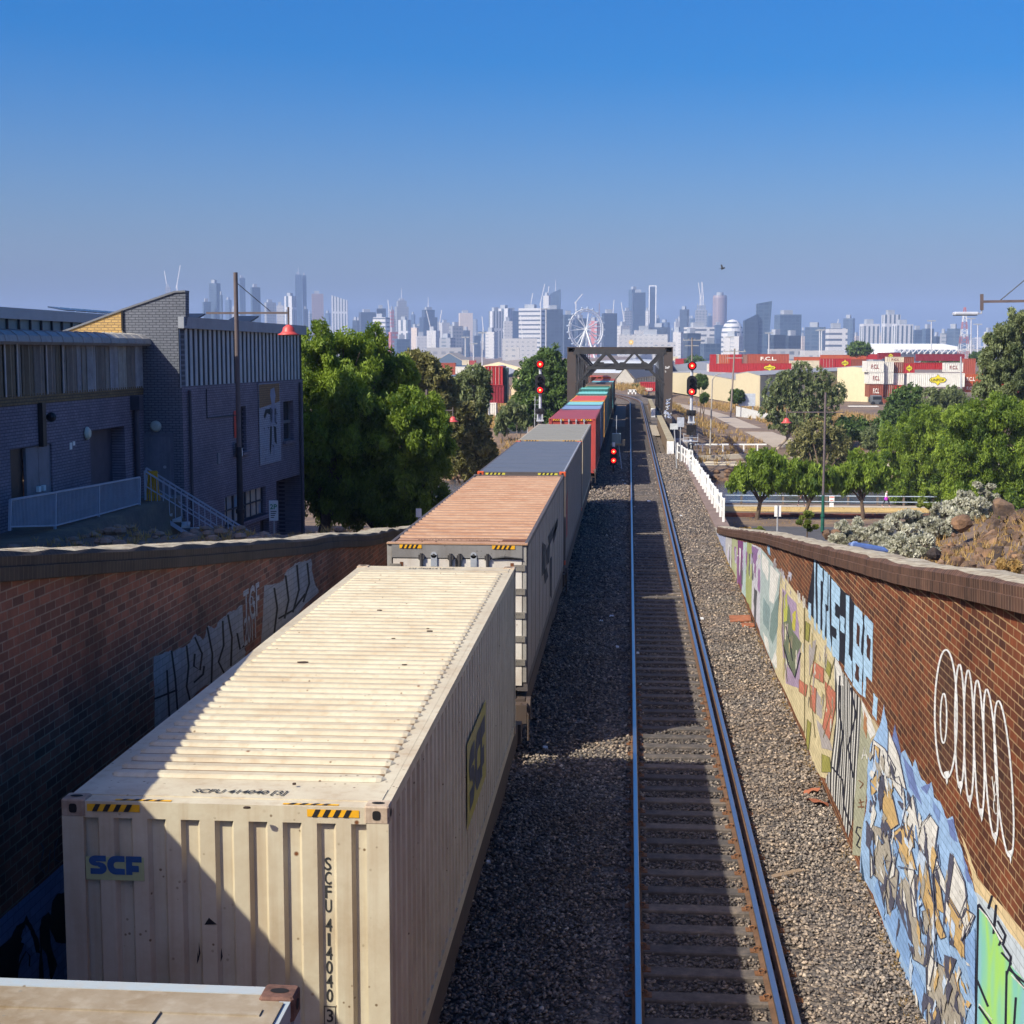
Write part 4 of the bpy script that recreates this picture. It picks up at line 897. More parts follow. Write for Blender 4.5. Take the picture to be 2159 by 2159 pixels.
# --- maroon
maroon = MD('maroon_roof', (.30, .060, .062), (.22, .05, .05), .4, .5, streak=False); mar_side = MD('maroon_side', (.20, .035, .035), (.10, .03, .03), .5, .55); mar_post = MD('red_post', (.42, .06, .05), (.2, .05, .04), .4, .5)
c5 = container('shipping_container', 'maroon container with four pale door bars and yellow warning stripes', XR, 77.54, 12.19, .80, 2.88, mar_side, maroon, mar_post, None, 'flat', 'flat', front_m=mar_post, hz=yel_m)
bars(c5, XR-2.3, XR-.18, 77.52, .95, 3.66, steel_grey, (.22, .42, .60, .80), .03)
def plain(label, y0, L, z0, h, col, roofc, postc=None, rooft='flat', end='ribs', x=XR, hz=None, frontc=None):
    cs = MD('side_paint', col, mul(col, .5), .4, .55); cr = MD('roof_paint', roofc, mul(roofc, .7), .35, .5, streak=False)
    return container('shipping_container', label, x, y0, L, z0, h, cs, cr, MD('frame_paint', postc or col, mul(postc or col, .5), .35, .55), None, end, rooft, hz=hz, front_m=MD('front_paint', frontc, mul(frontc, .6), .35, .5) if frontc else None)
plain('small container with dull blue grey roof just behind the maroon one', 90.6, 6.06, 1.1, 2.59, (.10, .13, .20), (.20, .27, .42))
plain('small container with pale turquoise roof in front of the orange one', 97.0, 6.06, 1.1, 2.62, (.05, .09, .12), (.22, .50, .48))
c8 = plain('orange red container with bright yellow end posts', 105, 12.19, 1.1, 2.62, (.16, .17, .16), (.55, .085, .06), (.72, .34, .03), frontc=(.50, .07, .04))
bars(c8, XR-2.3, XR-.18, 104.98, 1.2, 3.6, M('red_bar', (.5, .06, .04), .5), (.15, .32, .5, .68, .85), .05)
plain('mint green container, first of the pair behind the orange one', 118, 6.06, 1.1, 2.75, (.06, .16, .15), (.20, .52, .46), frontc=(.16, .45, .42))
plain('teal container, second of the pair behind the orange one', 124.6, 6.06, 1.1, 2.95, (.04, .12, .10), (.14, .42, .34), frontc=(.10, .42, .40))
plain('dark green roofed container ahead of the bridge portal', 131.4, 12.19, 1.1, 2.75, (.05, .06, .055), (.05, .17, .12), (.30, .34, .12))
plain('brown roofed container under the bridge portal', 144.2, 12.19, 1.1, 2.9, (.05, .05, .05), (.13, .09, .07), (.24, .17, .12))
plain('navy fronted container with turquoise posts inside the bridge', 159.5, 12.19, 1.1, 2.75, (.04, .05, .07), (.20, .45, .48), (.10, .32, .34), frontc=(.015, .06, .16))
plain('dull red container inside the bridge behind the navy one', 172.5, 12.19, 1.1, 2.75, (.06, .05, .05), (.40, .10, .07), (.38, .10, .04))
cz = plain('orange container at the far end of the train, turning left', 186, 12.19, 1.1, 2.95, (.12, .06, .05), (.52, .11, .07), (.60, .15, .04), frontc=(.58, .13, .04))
cz.location.x -= .55; cz.rotation_euler.z = R(3)
# --- flat wagons under them
wag_m = MD('wagon_steel', (.06, .045, .038), (.11, .07, .045), .6, .75); wheel_m = M('wheel_steel', (.10, .08, .07), .6, .3)
def wagon(y0, L, label, zd=1.14):
    r = thing('flat_wagon', label, 'wagon', (-2.98, y0, .9), 'flat wagons under the containers'); cx = -2.98
    m = MB(); m.box(cx-1.2, cx-1.05, y0+.3, y0+L-.3, .78, zd); m.box(cx+1.05, cx+1.2, y0+.3, y0+L-.3, .78, zd); m.box(cx-.2, cx+.2, y0, y0+L, .62, zd-.1)
    for i in range(int(L/2.2)+1): y = y0+.4+(L-.9)*i/int(L/2.2); m.box(cx-1.05, cx+1.05, y, y+.12, .82, zd-.05)
    for y in (y0, y0+L-.25): m.box(cx-1.25, cx+1.25, y, y+.25, .75, zd-.04)
    m.build('underframe', wag_m, r)
    for y in (y0+1.9, y0+L-1.9):
        m = MB()
        for sx in (-1, 1):
            x = cx+sx*1.02; m.prism([(x-.06, y-1.25, .42), (x-.06, y-.9, .70), (x-.06, y-.35, .62), (x-.06, y-.3, .36), (x-.06, y+.3, .36), (x-.06, y+.35, .62), (x-.06, y+.9, .70), (x-.06, y+1.25, .42), (x-.06, y+1.2, .32), (x-.06, y+.55, .26), (x-.06, y-.55, .26), (x-.06, y-1.2, .32)][::-1], (.12, 0, 0))
            for q in range(3): m.cyl((x, y-.2+.2*q, .38), (x, y-.2+.2*q, .6), .07, n=8)
        bo = m.build('bogie', wag_m, r)
        for yy in (y-.9, y+.9):
            for sx in (-1, 1): w_ = MB(); w_.lathe((cx+sx*.75, yy, .64), [(0, -.06), (.40, -.06), (.46, -.05), (.46, .05), (.1, .07), (0, .07)], 18, 'x'); w_.build('wheel', wheel_m, bo)
    m = MB(); m.cyl((cx+1.22, y0+.35, .95), (cx+1.30, y0+.35, .95), .2, n=14); m.tube([(cx+1.15, y0+.05, 1.1), (cx+1.28, y0+.02, .9), (cx+1.28, y0+.02, .45)], [.02]*3, 6); m.tube([(cx-.3, y0-.05, .8), (cx-.3, y0-.45, .45), (cx-.25, y0-.7, .5)], [.03]*3, 6); m.build('handbrake', wag_m, r)
    m = MB(); m.box(cx-.12, cx+.12, y0-.55, y0, .62, .86); m.box(cx-.16, cx+.16, y0-.72, y0-.5, .58, .9); m.box(cx-.12, cx+.12, y0+L, y0+L+.4, .62, .86); m.build('coupler', dark_steel, r)
    return r
for y0, L, lb in ((-5.6, 13.9, 'rusty flat wagon under the nearest tan roofed container'), (9.6, 14.2, 'rusty flat wagon under the cream container'), (24.9, 15.3, 'rusty flat wagon under the container with rusty pink roof'), (40.5, 28.2, 'long rusty flat wagon under the slate and olive roofed containers'),
                  (75.6, 28, 'rusty flat wagon under the maroon and turquoise roofed containers'), (104.6, 26.6, 'rusty flat wagon under the orange and teal containers'), (131.2, 26, 'rusty flat wagon under the dark green and brown roofed containers'), (159.2, 38, 'rusty flat wagon inside the bridge under the last containers')): wagon(y0, L, lb, 1.12 if y0 < 75 or y0 > 100 else .78)
# ================================================================ dark brick building on the left
db = brick('dark_painted_brick', 'y', (.29, .25, .295), (.235, .205, .25), (.10, .09, .115), ms=.010, grime=(.55, .55, .6))
dbx = brick('grey_painted_brick', 'x', (.19, .205, .24), (.165, .18, .21), (.075, .08, .10), ms=.012, grime=(.85, .85, .85))
yelb = brick('yellow_brick', 'x', (.62, .40, .14), (.50, .32, .12), (.30, .20, .10), ms=.014)
yelby = brick('yellow_brick_course', 'y', (.30, .20, .085), (.24, .16, .08), (.12, .09, .06), ms=.014, grime=(.5, .5, .55))
glass_d, t, b = nt('dark_glass'); b.inputs['Base Color'].default_value = (.02, .025, .03, 1); b.inputs['Roughness'].default_value = .08
zb = lambda x, y: (.3416*x, 600+.3416*y)
PA, PB = Vector((-14.87, 48, 0)), Vector((-13.9, 61.9, 0)); AD = (PB-PA).normalized(); AN = Vector((AD.y, -AD.x, 0))
def onA(x, y):
    d = ray(x, y); o = Vector((0, 0, CH)); t = (PA-o).dot(AN)/d.dot(AN); p = o+d*t; return ((p-PA).dot(AD), p.z)
def Ap(u, z, off=0): return PA+AD*u+AN*off+Vector((0, 0, z))
bd = thing('warehouse', 'dark painted brick warehouse with striped metal cladding and a grey gable end', 'building', (-14.87, 48, 2.4))
def holes_wall(name, P, u0, u1, z0, z1, holes, mat, parent, rev, depth=.25):
    """wall sheet with real openings; P(u,z,off) maps into the scene"""
    us = sorted(set([u0, u1]+[h[0] for h in holes]+[h[1] for h in holes])); zs = sorted(set([z0, z1]+[h[2] for h in holes]+[h[3] for h in holes]))
    m = MB()
    for a, b_ in zip(us, us[1:]):
        for c, d in zip(zs, zs[1:]):
            mu, mz = (a+b_)/2, (c+d)/2
            if any(h[0] < mu < h[1] and h[2] < mz < h[3] for h in holes): continue
            m.poly([P(a, c, 0), P(b_, c, 0), P(b_, d, 0), P(a, d, 0)])
    for h in holes:
        a, b_, c, d = h[:4]; q = h[4] if len(h) > 4 else depth
        for e, f in (((a, c), (b_, c)), ((b_, c), (b_, d)), ((b_, d), (a, d)), ((a, d), (a, c))): m.poly([P(*e, 0), P(*e, -q), P(*f, -q), P(*f, 0)])
    return m.build(name, mat, parent)
def rectA(x0, y0, x1, y1):
    p, q, r_, s = [onA(*zb(*k)) for k in ((x0, y0), (x1, y0), (x0, y1), (x1, y1))]
    return ((p[0]+r_[0])/2, (q[0]+s[0])/2, (r_[1]+s[1])/2, (p[1]+q[1])/2)
ZC = 6.04
wA = rectA(1750, 718, 1812, 960); wN = rectA(1488, 750, 1520, 1030)
a, b_ = onA(*zb(1385, 1320)), onA(*zb(1640, 1240)); c, d = onA(*zb(1395, 1500)), onA(*zb(1645, 1405)); wL = (a[0], b_[0], (c[1]+d[1])/2, (a[1]+b_[1])/2)
a, b_ = onA(*zb(1605, 1440)), onA(*zb(1660, 1432)); dL = (a[0], b_[0], -1.5, a[1]); a, b_ = onA(*zb(1705, 1215)), onA(*zb(1868, 1165)); gL = (a[0], min(13.75, b_[0]), -1.5, (a[1]+b_[1])/2, 1.3)
LEN = (PB-PA).length
holes_wall('wall', Ap, 0, LEN, -2, ZC, [wA, wN, wL, dL, gL], db, bd, db)
def pane(name, r, off, mat, par): return MB().poly([Ap(r[0], r[2], off), Ap(r[1], r[2], off), Ap(r[1], r[3], off), Ap(r[0], r[3], off)]).build(name, mat, par)
fram = M('dark_frame_paint', (.05, .05, .065), .6, .2)
for r_, mul_ in ((wA, 1), (wN, 0)):
    pn = pane('window', r_, -.22, glass_d, bd); m = MB(); w_ = .07
    for e, f in (((r_[0], r_[2]), (r_[1], r_[2])), ((r_[0], r_[3]), (r_[1], r_[3])), ((r_[0], r_[2]), (r_[0], r_[3])), ((r_[1], r_[2]), (r_[1], r_[3]))): m.beam(Ap(*e, -.19), Ap(*f, -.19), w_)
    if mul_: zz = r_[2]+(r_[3]-r_[2])*.47; m.beam(Ap(r_[0], zz, -.18), Ap(r_[1], zz, -.18), .12)
    m.build('window_frame', M('pale_frame', (.13, .13, .15), .6) if mul_ else fram, pn)
    m = MB(); m.beam(Ap(r_[0]-.12, r_[2]-.06, .03), Ap(r_[1]+.12, r_[2]-.06, .03), .2, .12); m.build('window_sill', db, pn)
pg, t, b = nt('painted_reflection_glass'); t.links.new(ramp(t, noise(t, .9, 3), [(.4, (.22, .34, .46)), (.52, (.50, .42, .34)), (.6, (.66, .55, .42))]), b.inputs['Base Color']); b.inputs['Roughness'].default_value = .15  # blue and peach reflections painted into the pane colour
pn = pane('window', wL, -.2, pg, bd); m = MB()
for i in range(8): u = wL[0]+(wL[1]-wL[0])*i/7; m.beam(Ap(u, wL[2], -.18), Ap(u, wL[3], -.18), .04 if i not in (0, 2, 4, 7) else .10)
for k in (0, .5, 1): z = wL[2]+(wL[3]-wL[2])*k; m.beam(Ap(wL[0], z, -.17), Ap(wL[1], z, -.17), .05)
m.build('window_frame', fram, pn); m = MB(); m.beam(Ap(wL[0]-.2, wL[2]-.08, .04), Ap(wL[1]+.1, wL[2]-.08, .04), .25, .16); m.build('window_sill', db, pn)
pane('door', dL, -.24, black_paint, bd)
dk = MD('roller_door_paint', (.05, .048, .06), (.03, .03, .035), .4); pane('garage_door', gL, -1.28, dk, bd)
# vertical cladding above
clad_l = MD('pale_cladding', (.46, .50, .52), (.20, .22, .22), .4, .55); clad_d = M('dark_groove', (.02, .022, .03), .8)
m = MB(); z0, z1 = ZC, 7.98; MBn = 30
m.poly([Ap(-.1, z0, -.04), Ap(LEN, z0, -.04), Ap(LEN, z1+.02, -.04), Ap(-.1, z1+.02, -.04)], 1)
for i in range(MBn):
    u = -.05+(LEN-.1)*i/MBn; w_ = LEN/MBn*.52
    m.prism([Ap(u, z0-.04, -.035), Ap(u+w_, z0-.04, -.035), Ap(u+w_-.01, z0-.04, -.015), Ap(u+.01, z0-.04, -.015)], (0, 0, z1-z0+.04), 0)
m.build('cladding', [clad_l, clad_d], bd)
m = MB(); m.beam(Ap(-.1, 8.16, .06), Ap(LEN+.15, 8.10, .06), .2, .38); m.build('fascia', MD('grey_flashing', (.30, .32, .35), (.18, .18, .2), .4), bd)
m = MB(); m.box(-30, -15.2, 48.4, 61.8, 7.7, 7.86); m.box(-30, -29.7, 48.3, 61.8, 0, 7.7); m.box(-30, -14.3, 61.9, 62.2, -2, 7.75); m.build('roof', MD('sheet_roof', (.26, .28, .30), (.15, .15, .15), .4), bd)
m = MB()
for i in range(2): p = at(335+i*60, 656+i*4, 54); m.prism([(-17.5+i*1.1, 53+i*4, 8.0), (-16.5+i*1.1, 53+i*4, 8.0), (-16.5+i*1.1, 56.5+i*4, 8.62), (-17.5+i*1.1, 56.5+i*4, 8.62)], (0, 0, .06))
m.build('solar_panel', M('panel_blue_black', (.012, .016, .028), .5), bd)
# gable end facing the camera
def B(x, y, Y=48.0): p = at(x, y, Y); return Vector((p.x, Y, p.z))
gp = [B(258, 655), B(369, 617), B(391, 616), B(391, 686), B(380, 697)]; xr = -14.87
gp = [gp[0], gp[1], gp[2], gp[3], Vector((xr, 48, gp[4].z)), Vector((xr, 48, -1.5)), Vector((gp[0].x, 48, -1.5))]
MB().prism(gp[::-1], (0, .4, 0)).build('gable_wall', dbx, bd)
yp = [B(120, 706), B(258, 655), Vector((gp[0].x, 48, 6.5)), Vector((B(120, 706).x-2, 48, 6.5)), Vector((B(120, 706).x-2, 48, 7.4))]
MB().prism(yp, (0, .38, 0)).build('gable_wall', yelb, bd)['label'] = 'bare yellow brick part of the gable'
m = MB()
for a, b_ in ((B(120, 706), B(258, 655)), (B(258, 655), B(369, 617)), (B(369, 617), B(391, 616))): m.beam(a+Vector((0, .19, .03)), b_+Vector((0, .19, .03)), .46, .06)
m.build('coping', MD('cap_tile', (.17, .18, .20), (.12, .12, .13), .5), bd)
m = MB(); m.beam(B(258, 655)+Vector((0, -.03, 0)), B(259, 697)+Vector((0, -.03, 0)), .06); m.tube([B(259, 697)+Vector((0, -.05, 0)), B(264, 706)+Vector((0, -.1, 0))], [.03, .03], 6); m.build('cable', black_paint, bd)
# door and round light in the recess (sheet of darker brick colour below the shade line stays one paint)
g_dr = MD('grey_door', (.20, .20, .23), (.06, .06, .07), .4); a, b_ = B(*zb(850, 918)), B(*zb(1078, 1180))
m = MB(); m.box(a.x, b_.x, 47.94, 47.985, 2.4, a.z); dr = m.build('door_frame', M('door_frame_paint', (.14, .14, .17), .6), bd); m = MB(); m.box(a.x+.12, b_.x-.1, 47.92, 47.955, 2.42, a.z-.12); dr2 = m.build('door', g_dr, dr)
m = MB(); m.cyl((b_.x-.3, 47.88, 3.35), (b_.x-.3, 47.93, 3.35), .05); m.build('handle', steel_grey, dr)
lampw = M('opal_lamp_glass', (.50, .52, .42), .35, .1); p = B(*zb(962, 875))
m = MB(); m.lathe((p.x, 47.97, p.z), [(0, -.1), (.12, -.09), (.18, -.03), (.19, 0), (.19, .03)], 20, 'y'); m.build('bulkhead_light', lampw, bd)
for u_, z_ in ((.5, 5.9), (13.3, 5.9)): MB().cyl(Ap(u_, -1, .08), Ap(u_, z_, .08), .055, n=8).build('downpipe', fram, bd)
MB().tube([Ap(2.2, 5.9, .04), Ap(2.2, 4.9, .04), Ap(5.4, 4.86, .04), Ap(5.4, 3.9, .04)], [.018]*4, 5).build('cable', black_paint, bd); MB().box(-14.72, -14.6, 51.2, 51.5, 3.2, 3.6).build('meter_box', g_dr, bd)
# mural panel and red sign on the long wall
r_ = [onA(*zb(*k)) for k in ((1590, 612), (1722, 605), (1732, 1085), (1601, 1118))]
m = MB(); mm = [brick('poster_white', 'y', (.40, .41, .46), (.37, .38, .43), (.20, .20, .24), ms=.01), brick('poster_tan', 'y', (.30, .18, .09), (.26, .16, .08), (.14, .09, .06), ms=.01), M('poster_black', (.015, .015, .02), .7), M('poster_grey', (.24, .25, .32), .7)]
m.poly([Ap(*r_[3], .03), Ap(*r_[2], .03), Ap(*r_[1], .03), Ap(*r_[0], .03)], 0)
L_ = lambda a, b_, o=.034: Ap(r_[0][0]+(r_[1][0]-r_[0][0])*a, r_[0][1]+(r_[3][1]-r_[0][1])*b_, o)
m.poly([L_(.02, .30), L_(.98, .24), L_(.98, .01), L_(.02, .01)], 1)
gq = random.Random(5)
for pts, k in (([(.55,.08),(.72,.06),(.78,.16),(.72,.27),(.80,.30),(.82,.50),(.52,.52),(.52,.33),(.58,.26),(.52,.15)], 3), ([(.30,.32),(.52,.32),(.55,.40),(.36,.37),(.26,.44),(.20,.40)], 2), ([(.50,.30),(.62,.33),(.60,.50),(.52,.48)], 2), ([(.72,.32),(.80,.33),(.78,.52),(.70,.48)], 2), ([(.50,.54),(.58,.54),(.56,.72),(.50,.90),(.46,.82)], 2), ([(.66,.54),(.78,.56),(.80,.78),(.70,.74)], 2), ([(.62,.80),(.70,.78),(.68,.92),(.62,.90)], 3)): m.poly([L_(x, y, .037) for x, y in pts], k)
for i in range(26): x, y = gq.uniform(.15, .85), gq.uniform(.32, .93); w_, h_ = gq.uniform(.02, .07), gq.uniform(.01, .05); m.poly([L_(x, y, .040), L_(x+w_, y+.01, .040), L_(x+w_*.7, y+h_, .040)], gq.choice((2, 3)))
m.build('mural_panel', mm, bd)
m = MB(); r2 = rectA(1440, 778, 1464, 945); m.poly([Ap(r2[0], r2[2], .03), Ap(r2[1], r2[2], .03), Ap(r2[1], r2[3], .03), Ap(r2[0], r2[3], .03)]); m.build('red_panel', M('red_sign_paint', (.55, .02, .02), .5, .15), bd)
r2 = rectA(1445, 975, 1470, 1065); m = MB(); m.beam(Ap(r2[0], r2[2], .15), Ap(r2[0], r2[3], .15), .16); m.build('camera_housing', black_paint, bd); m = MB(); m.beam(Ap(r2[0]+.1, r2[3]-.5, .2), Ap(r2[0]+.1, r2[3]-.2, .2), .14); m.build('camera_housing', white_paint, bd)
# low annex with translucent sheet wall
AX = -16.2
an = thing('annex', 'low dark brick annex with translucent corrugated wall and curved gutter roof', 'building', (AX, 40, 2.5))
onX = lambda x, y: gx(*zb(x, y), AX)
def Xp(u, z, off=0): return Vector((AX+off, u, z))
def rectX(x0, y0, x1, y1): p, q = onX(x0, y0), onX(x1, y1); return (p.y, q.y, q.z, p.z)
d1 = rectX(60, 1020, 330, 1330); d2 = rectX(553, 905, 780, 1300); d1 = (d1[0], d1[1], 2.45, d1[3], .18); d2 = (d2[0], min(d2[1], 46.6), 2.45, d2[3], .5)
holes_wall('wall', Xp, 28, 48, 1, 5.78, [d1, d2], db, an, db)
w1 = d1[1]-d1[0]
m = MB(); m.box(AX-.19, AX-.16, d1[0], d1[0]+w1*.4, 2.45, d1[3]); m.build('opening', black_paint, an)
for k in (0, 1):
    m = MB(); y = d1[0]+w1*(.4+.3*k); m.box(AX-.13, AX-.05, y+.01, y+w1*.3-.01, 2.47, d1[3]-.03); dd = m.build('door', g_dr, an); m = MB(); m.box(AX-.05, AX+.03, y+w1*(.22 if k == 0 else .04), y+w1*(.22 if k == 0 else .04)+.16, 3.35, 3.5); m.build('handle', white_paint, dd)
m = MB(); m.box(AX-.5, AX-.44, d2[0], d2[1], 2.45, d2[3]); m.build('door', M('recess_door', (.07, .062, .085), .6), an)
m = MB(); m.cyl((AX+.12, 46.9, 2.4), (AX+.12, 46.9, 5.5), .09, n=10); m.box(AX+.0, AX+.3, 46.7, 47.1, 5.3, 5.75); m.build('downpipe', M('dark_pipe', (.05, .05, .07), .5), an)
m = MB(); y = onX(245, 850).y; m.box(AX, AX+.14, y-.12, y+.12, onX(245, 1000).z, 5.8); m.build('duct', black_paint, an)
p = onX(530, 918); m = MB(); m.lathe((AX+.03, p.y, p.z), [(0, .11), (.12, .10), (.19, .04), (.20, 0)], 18, 'x'); m.build('bulkhead_light', lampw, an)
p = onX(285, 818); m = MB(); m.ball((AX+.15, p.y, p.z), .14); m.box(AX, AX+.1, p.y-.04, p.y+.04, p.z-.05, p.z+.05); m.build('security_camera', black_paint, an)
p = onX(445, 995); m = MB(); m.box(AX, AX+.02, p.y-.2, p.y-.04, p.z-.1, p.z+.1); m.box(AX, AX+.02, p.y+.04, p.y+.2, p.z, p.z+.12); m.build('number_plate', white_paint, an)
MB().box(AX-.02, AX+.03, 28, 47.95, 5.78, 6.06).build('brick_course', yelby, an)
# translucent sheets: each sheet has its own age and colour
sheet = []
for k, cc in enumerate(((.26, .24, .21), (.15, .125, .085), (.36, .36, .37), (.20, .18, .16), (.40, .38, .33))): sheet.append(MD('aged_sheet', cc, mul(cc, .45), .8, .35))
m = MB(); y = 28.0; i = 0; gs = random.Random(7)
while y < 47.9:
    k = gs.randrange(5); w_ = min(gs.choice((.78, .78, .4)), 47.9-y); n = max(4, int(w_/.06))
    for q in range(n): 
        a = y+w_*q/n; c = y+w_*(q+1)/n; da = .03*math.sin(q*1.9); dc = .03*math.sin((q+1)*1.9)
        m.poly([(AX+.02+da, a, 6.0), (AX+.02+dc, c, 6.0), (AX+.02+dc, c, 7.42), (AX+.02+da, a, 7.42)], k)
    if gs.random() < .4: m.box(AX+.05, AX+.075, y-.03, y+.05, 6.02, 7.4, 2)
    y += w_
m.box(AX-.06, AX-.01, 28, 47.9, 6.0, 7.4, 1)
m.build('corrugated_wall', sheet, an)
m = MB(); pr = [(-.55, 7.66), (-.2, 7.78), (.12, 7.74), (.30, 7.62), (.34, 7.46), (.26, 7.38), (.0, 7.40)]
for y in (28, 48.25):
    for x, z in pr: m.v.append((AX+x, y, z))
for i in range(6): m.f.append([i, 7+i, 8+i, i+1]); m.m.append(0); m.t.append(.5)
m.f.append([7, 8, 9, 10, 11, 12, 13]); m.m.append(0); m.t.append(.5)
for i in range(26): y = 28+i*.77; m.tube([(AX+x, y, z+.012) for x, z in pr[:6]], [.018]*6, 5)
m.box(-30, AX-.4, 28, 47.9, 7.5, 7.68); m.build('roof', MD('weathered_sheet_roof', (.34, .33, .31), (.18, .17, .16), .6), an)
MB().box(-30, AX-.2, 28, 28.3, 0, 7.4).build('wall', db, an)
# terrace, slope fence, stairs
tr = thing('terrace', 'concrete terrace along the foot of the dark annex', 'terrace', (-15.7, 40, 2.4))
MB().box(-16.19, -14.95, 28, 47.9, 1.2, 2.42).build('slab', M('old_concrete', (.20, .19, .18), .9, .2, 2), tr)
rl_m = M('pale_rail_paint', (.36, .40, .46), .5, .12)
fl = [(gx(20, 1119, -15.25), gx(22, 1054, -15.25)), (gx(116, 1116, -15.2), gx(116, 1038, -15.2)), (gx(208, 1092, -15.1), gx(208, 1022, -15.1)), (gx(294, 1068, -15.0), gx(294, 1006, -15.0))]
fn = thing('railing', 'long pale grey bar railing along the terrace above the dirt slope', 'railing', fl[0][0])
for a, b_ in fl: MB().beam(a, b_, .06).build('post', rl_m, fn)
m = MB()
for (a, b_), (c, d) in zip(fl, fl[1:]): m.beam(b_, d, .05); m.beam(a+Vector((0, 0, .1)), c+Vector((0, 0, .1)), .04)
m.build('rail', rl_m, fn)
k = 0
for (a, b_), (c, d) in zip(fl, fl[1:]):
    for i in range(1, 33): t_ = i/33; MB().beam(a.lerp(c, t_)+Vector((0, 0, .1)), b_.lerp(d, t_), .022).build('bar', rl_m, fn); k += 1
st = thing('staircase', 'open steel stairs with pale handrails going down from the terrace', 'stairs', (-14.9, 45, 1.2))
dv = Vector((.96, .28, 0)); sv = Vector((-.28, .96, 0)); o = gz(296, 1062, 2.45)+Vector((.1, .2, 0)); tread = M('worn_tread', (.50, .49, .45), .8, .2)
NS = 10
for i in range(NS):
    p = o+dv*(.27*i)-Vector((0, 0, .19*(i+.3))); m = MB(); m.prism([p, p+dv*.27, p+dv*.27+sv*1.15, p+sv*1.15], (0, 0, .07)); m.build('tread', tread, st)
for q in (-.02, 1.19):
    a = o+sv*q; e = a+dv*(.27*NS)-Vector((0, 0, .19*NS)); MB().beam(a-Vector((0, 0, .12)), e-Vector((0, 0, .12)), .04, .12).build('stringer', rl_m, st)
    m = MB(); H1, H2 = Vector((0, 0, 1.02)), Vector((0, 0, .55)); ex = e+dv*1.3-Vector((0, 0, .75))
    m.beam(a+H1, ex+H1, .05); m.beam(a+H2, ex+H2, .035); m.beam(a+Vector((0, 0, .1)), a+H1, .05); m.beam(e, e+H1, .05); m.beam(ex-Vector((0, 0, .3)), ex+H1, .05); m.build('handrail', rl_m, st)
    m = MB()
    for i in range(1, 22): t_ = i/22; m.beam(a.lerp(ex, t_)+Vector((0, 0, .08)), a.lerp(ex, t_)+H1, .02)
    m.build('balusters', rl_m, st)
yb = thing('barrier', 'yellow folding barrier propped at the top of the stairs', 'barrier', o)
yp_ = M('safety_yellow', (.60, .33, .02), .5, .15)
for i in range(5):
    m = MB(); a = o+sv*.2+dv*(.02+.1*i); m.beam(a, a+Vector((.12-.05*i, 0, 1.0)), .05); m.build('bar', yp_, yb)
m = MB(); m.beam(o+sv*.2+Vector((0, 0, .3)), o+sv*.2+dv*.5+Vector((0, 0, .25)), .04); m.beam(o+sv*.2+Vector((0, 0, .9)), o+sv*.2+dv*.4+Vector((0, 0, .95)), .04); m.build('brace', yp_, yb)
# far hall with glazed strip behind the annex
fh = thing('hall', 'long hall with a pale teal glazed strip beyond the annex roof', 'building', (-30.5, 78, 0))
m = MB(); m.box(-46, -30.4, 55, 92, -1, 9.0); m.build('wall', MD('teal_sheet', (.16, .24, .25), (.10, .15, .16), .3), fh)
m = MB(); m.box(-46.2, -30.2, 54.8, 92.2, 8.8, 9.35); m.build('roof', MD('pale_flashing', (.42, .44, .44), (.3, .3, .3), .3), fh)
m = MB()
for i in range(26): y = 56+i*1.4; m.box(-30.4, -30.28, y-.04, y+.04, 6, 8.8)
m.build('mullion', M('dark_mullion', (.03, .04, .05), .6), fh)
m = MB()
for i in range(7): y = 78+i*1.7; m.prism([(-30.5, y, 9.4), (-30.5, y+1.3, 9.4), (-31.5, y+1.3, 9.58), (-31.5, y, 9.58)], (0, 0, .07))
m.build('solar_panel', M('panel_dark', (.03, .05, .10), .25), fh)
# ================================================================ street lamps with red bell shades
red_sh = M('red_enamel', (.52, .07, .06), .45, .12); pole_m = M('brown_pole', (.125, .098, .095), .6, .2); pole_d = M('dark_pole_base', (.02, .02, .026), .6); green_m = M('green_pole_base', (.012, .09, .06), .5, .2)
def street_lamp(name, label, base, top, arms, base_m, stay=1, bh=3.6):
    r = thing(name, label, 'street lamp', base, 'tall street lamps with red bell shades'); bz = base.z
    m = MB(); m.cyl(base, base+Vector((0, 0, bh)), .13, .10, 12); m.cyl(base+Vector((0, 0, bh*.42)), base+Vector((0, 0, bh*.42+.15)), .16, .16, 12); m.build('pole_base', base_m, r)
    MB().cyl(base+Vector((0, 0, bh)), Vector((base.x, base.y, top)), .085, .075, 12).build('pole', pole_m, r)
    za = top-1.38
    for sx, ln, has in arms:
        m = MB(); m.beam((base.x, base.y, za), (base.x+sx*ln, base.y, za), .07); m.build('arm', pole_m, r)
        if stay and has: MB().cyl((base.x, base.y, top-.32), (base.x+sx*ln*.66, base.y, za+.05), .014, n=5).build('stay_rod', black_paint, r)
        if has:
            x = base.x+sx*ln; MB().cyl((x, base.y, za+.2), (x, base.y, za-.42), .035, n=8).build('hanger', pole_m, r)
            m = MB(); m.lathe((x, base.y, za-.40), [(.05, 0), (.10, -.03), (.19, -.10), (.22, -.22), (.25, -.27), (.37, -.33), (.37, -.36), (.30, -.355), (.1, -.34)], 20); sh = m.build('lamp_shade', red_sh, r, True)
            m = MB(); m.lathe((x, base.y, za-.70), [(.2, 0), (.17, -.06), (0, -.09)], 14); m.build('lamp_glass', lampw, sh)
    return r
b0 = at(508, 1143, 50); street_lamp('street_lamp', 'red shaded street lamp standing in front of the dark brick warehouse', Vector((b0.x, 50, -.1)), 9.9, ((-1, 1.05, 0), (1, 1.82, 1)), pole_d, bh=4.0)
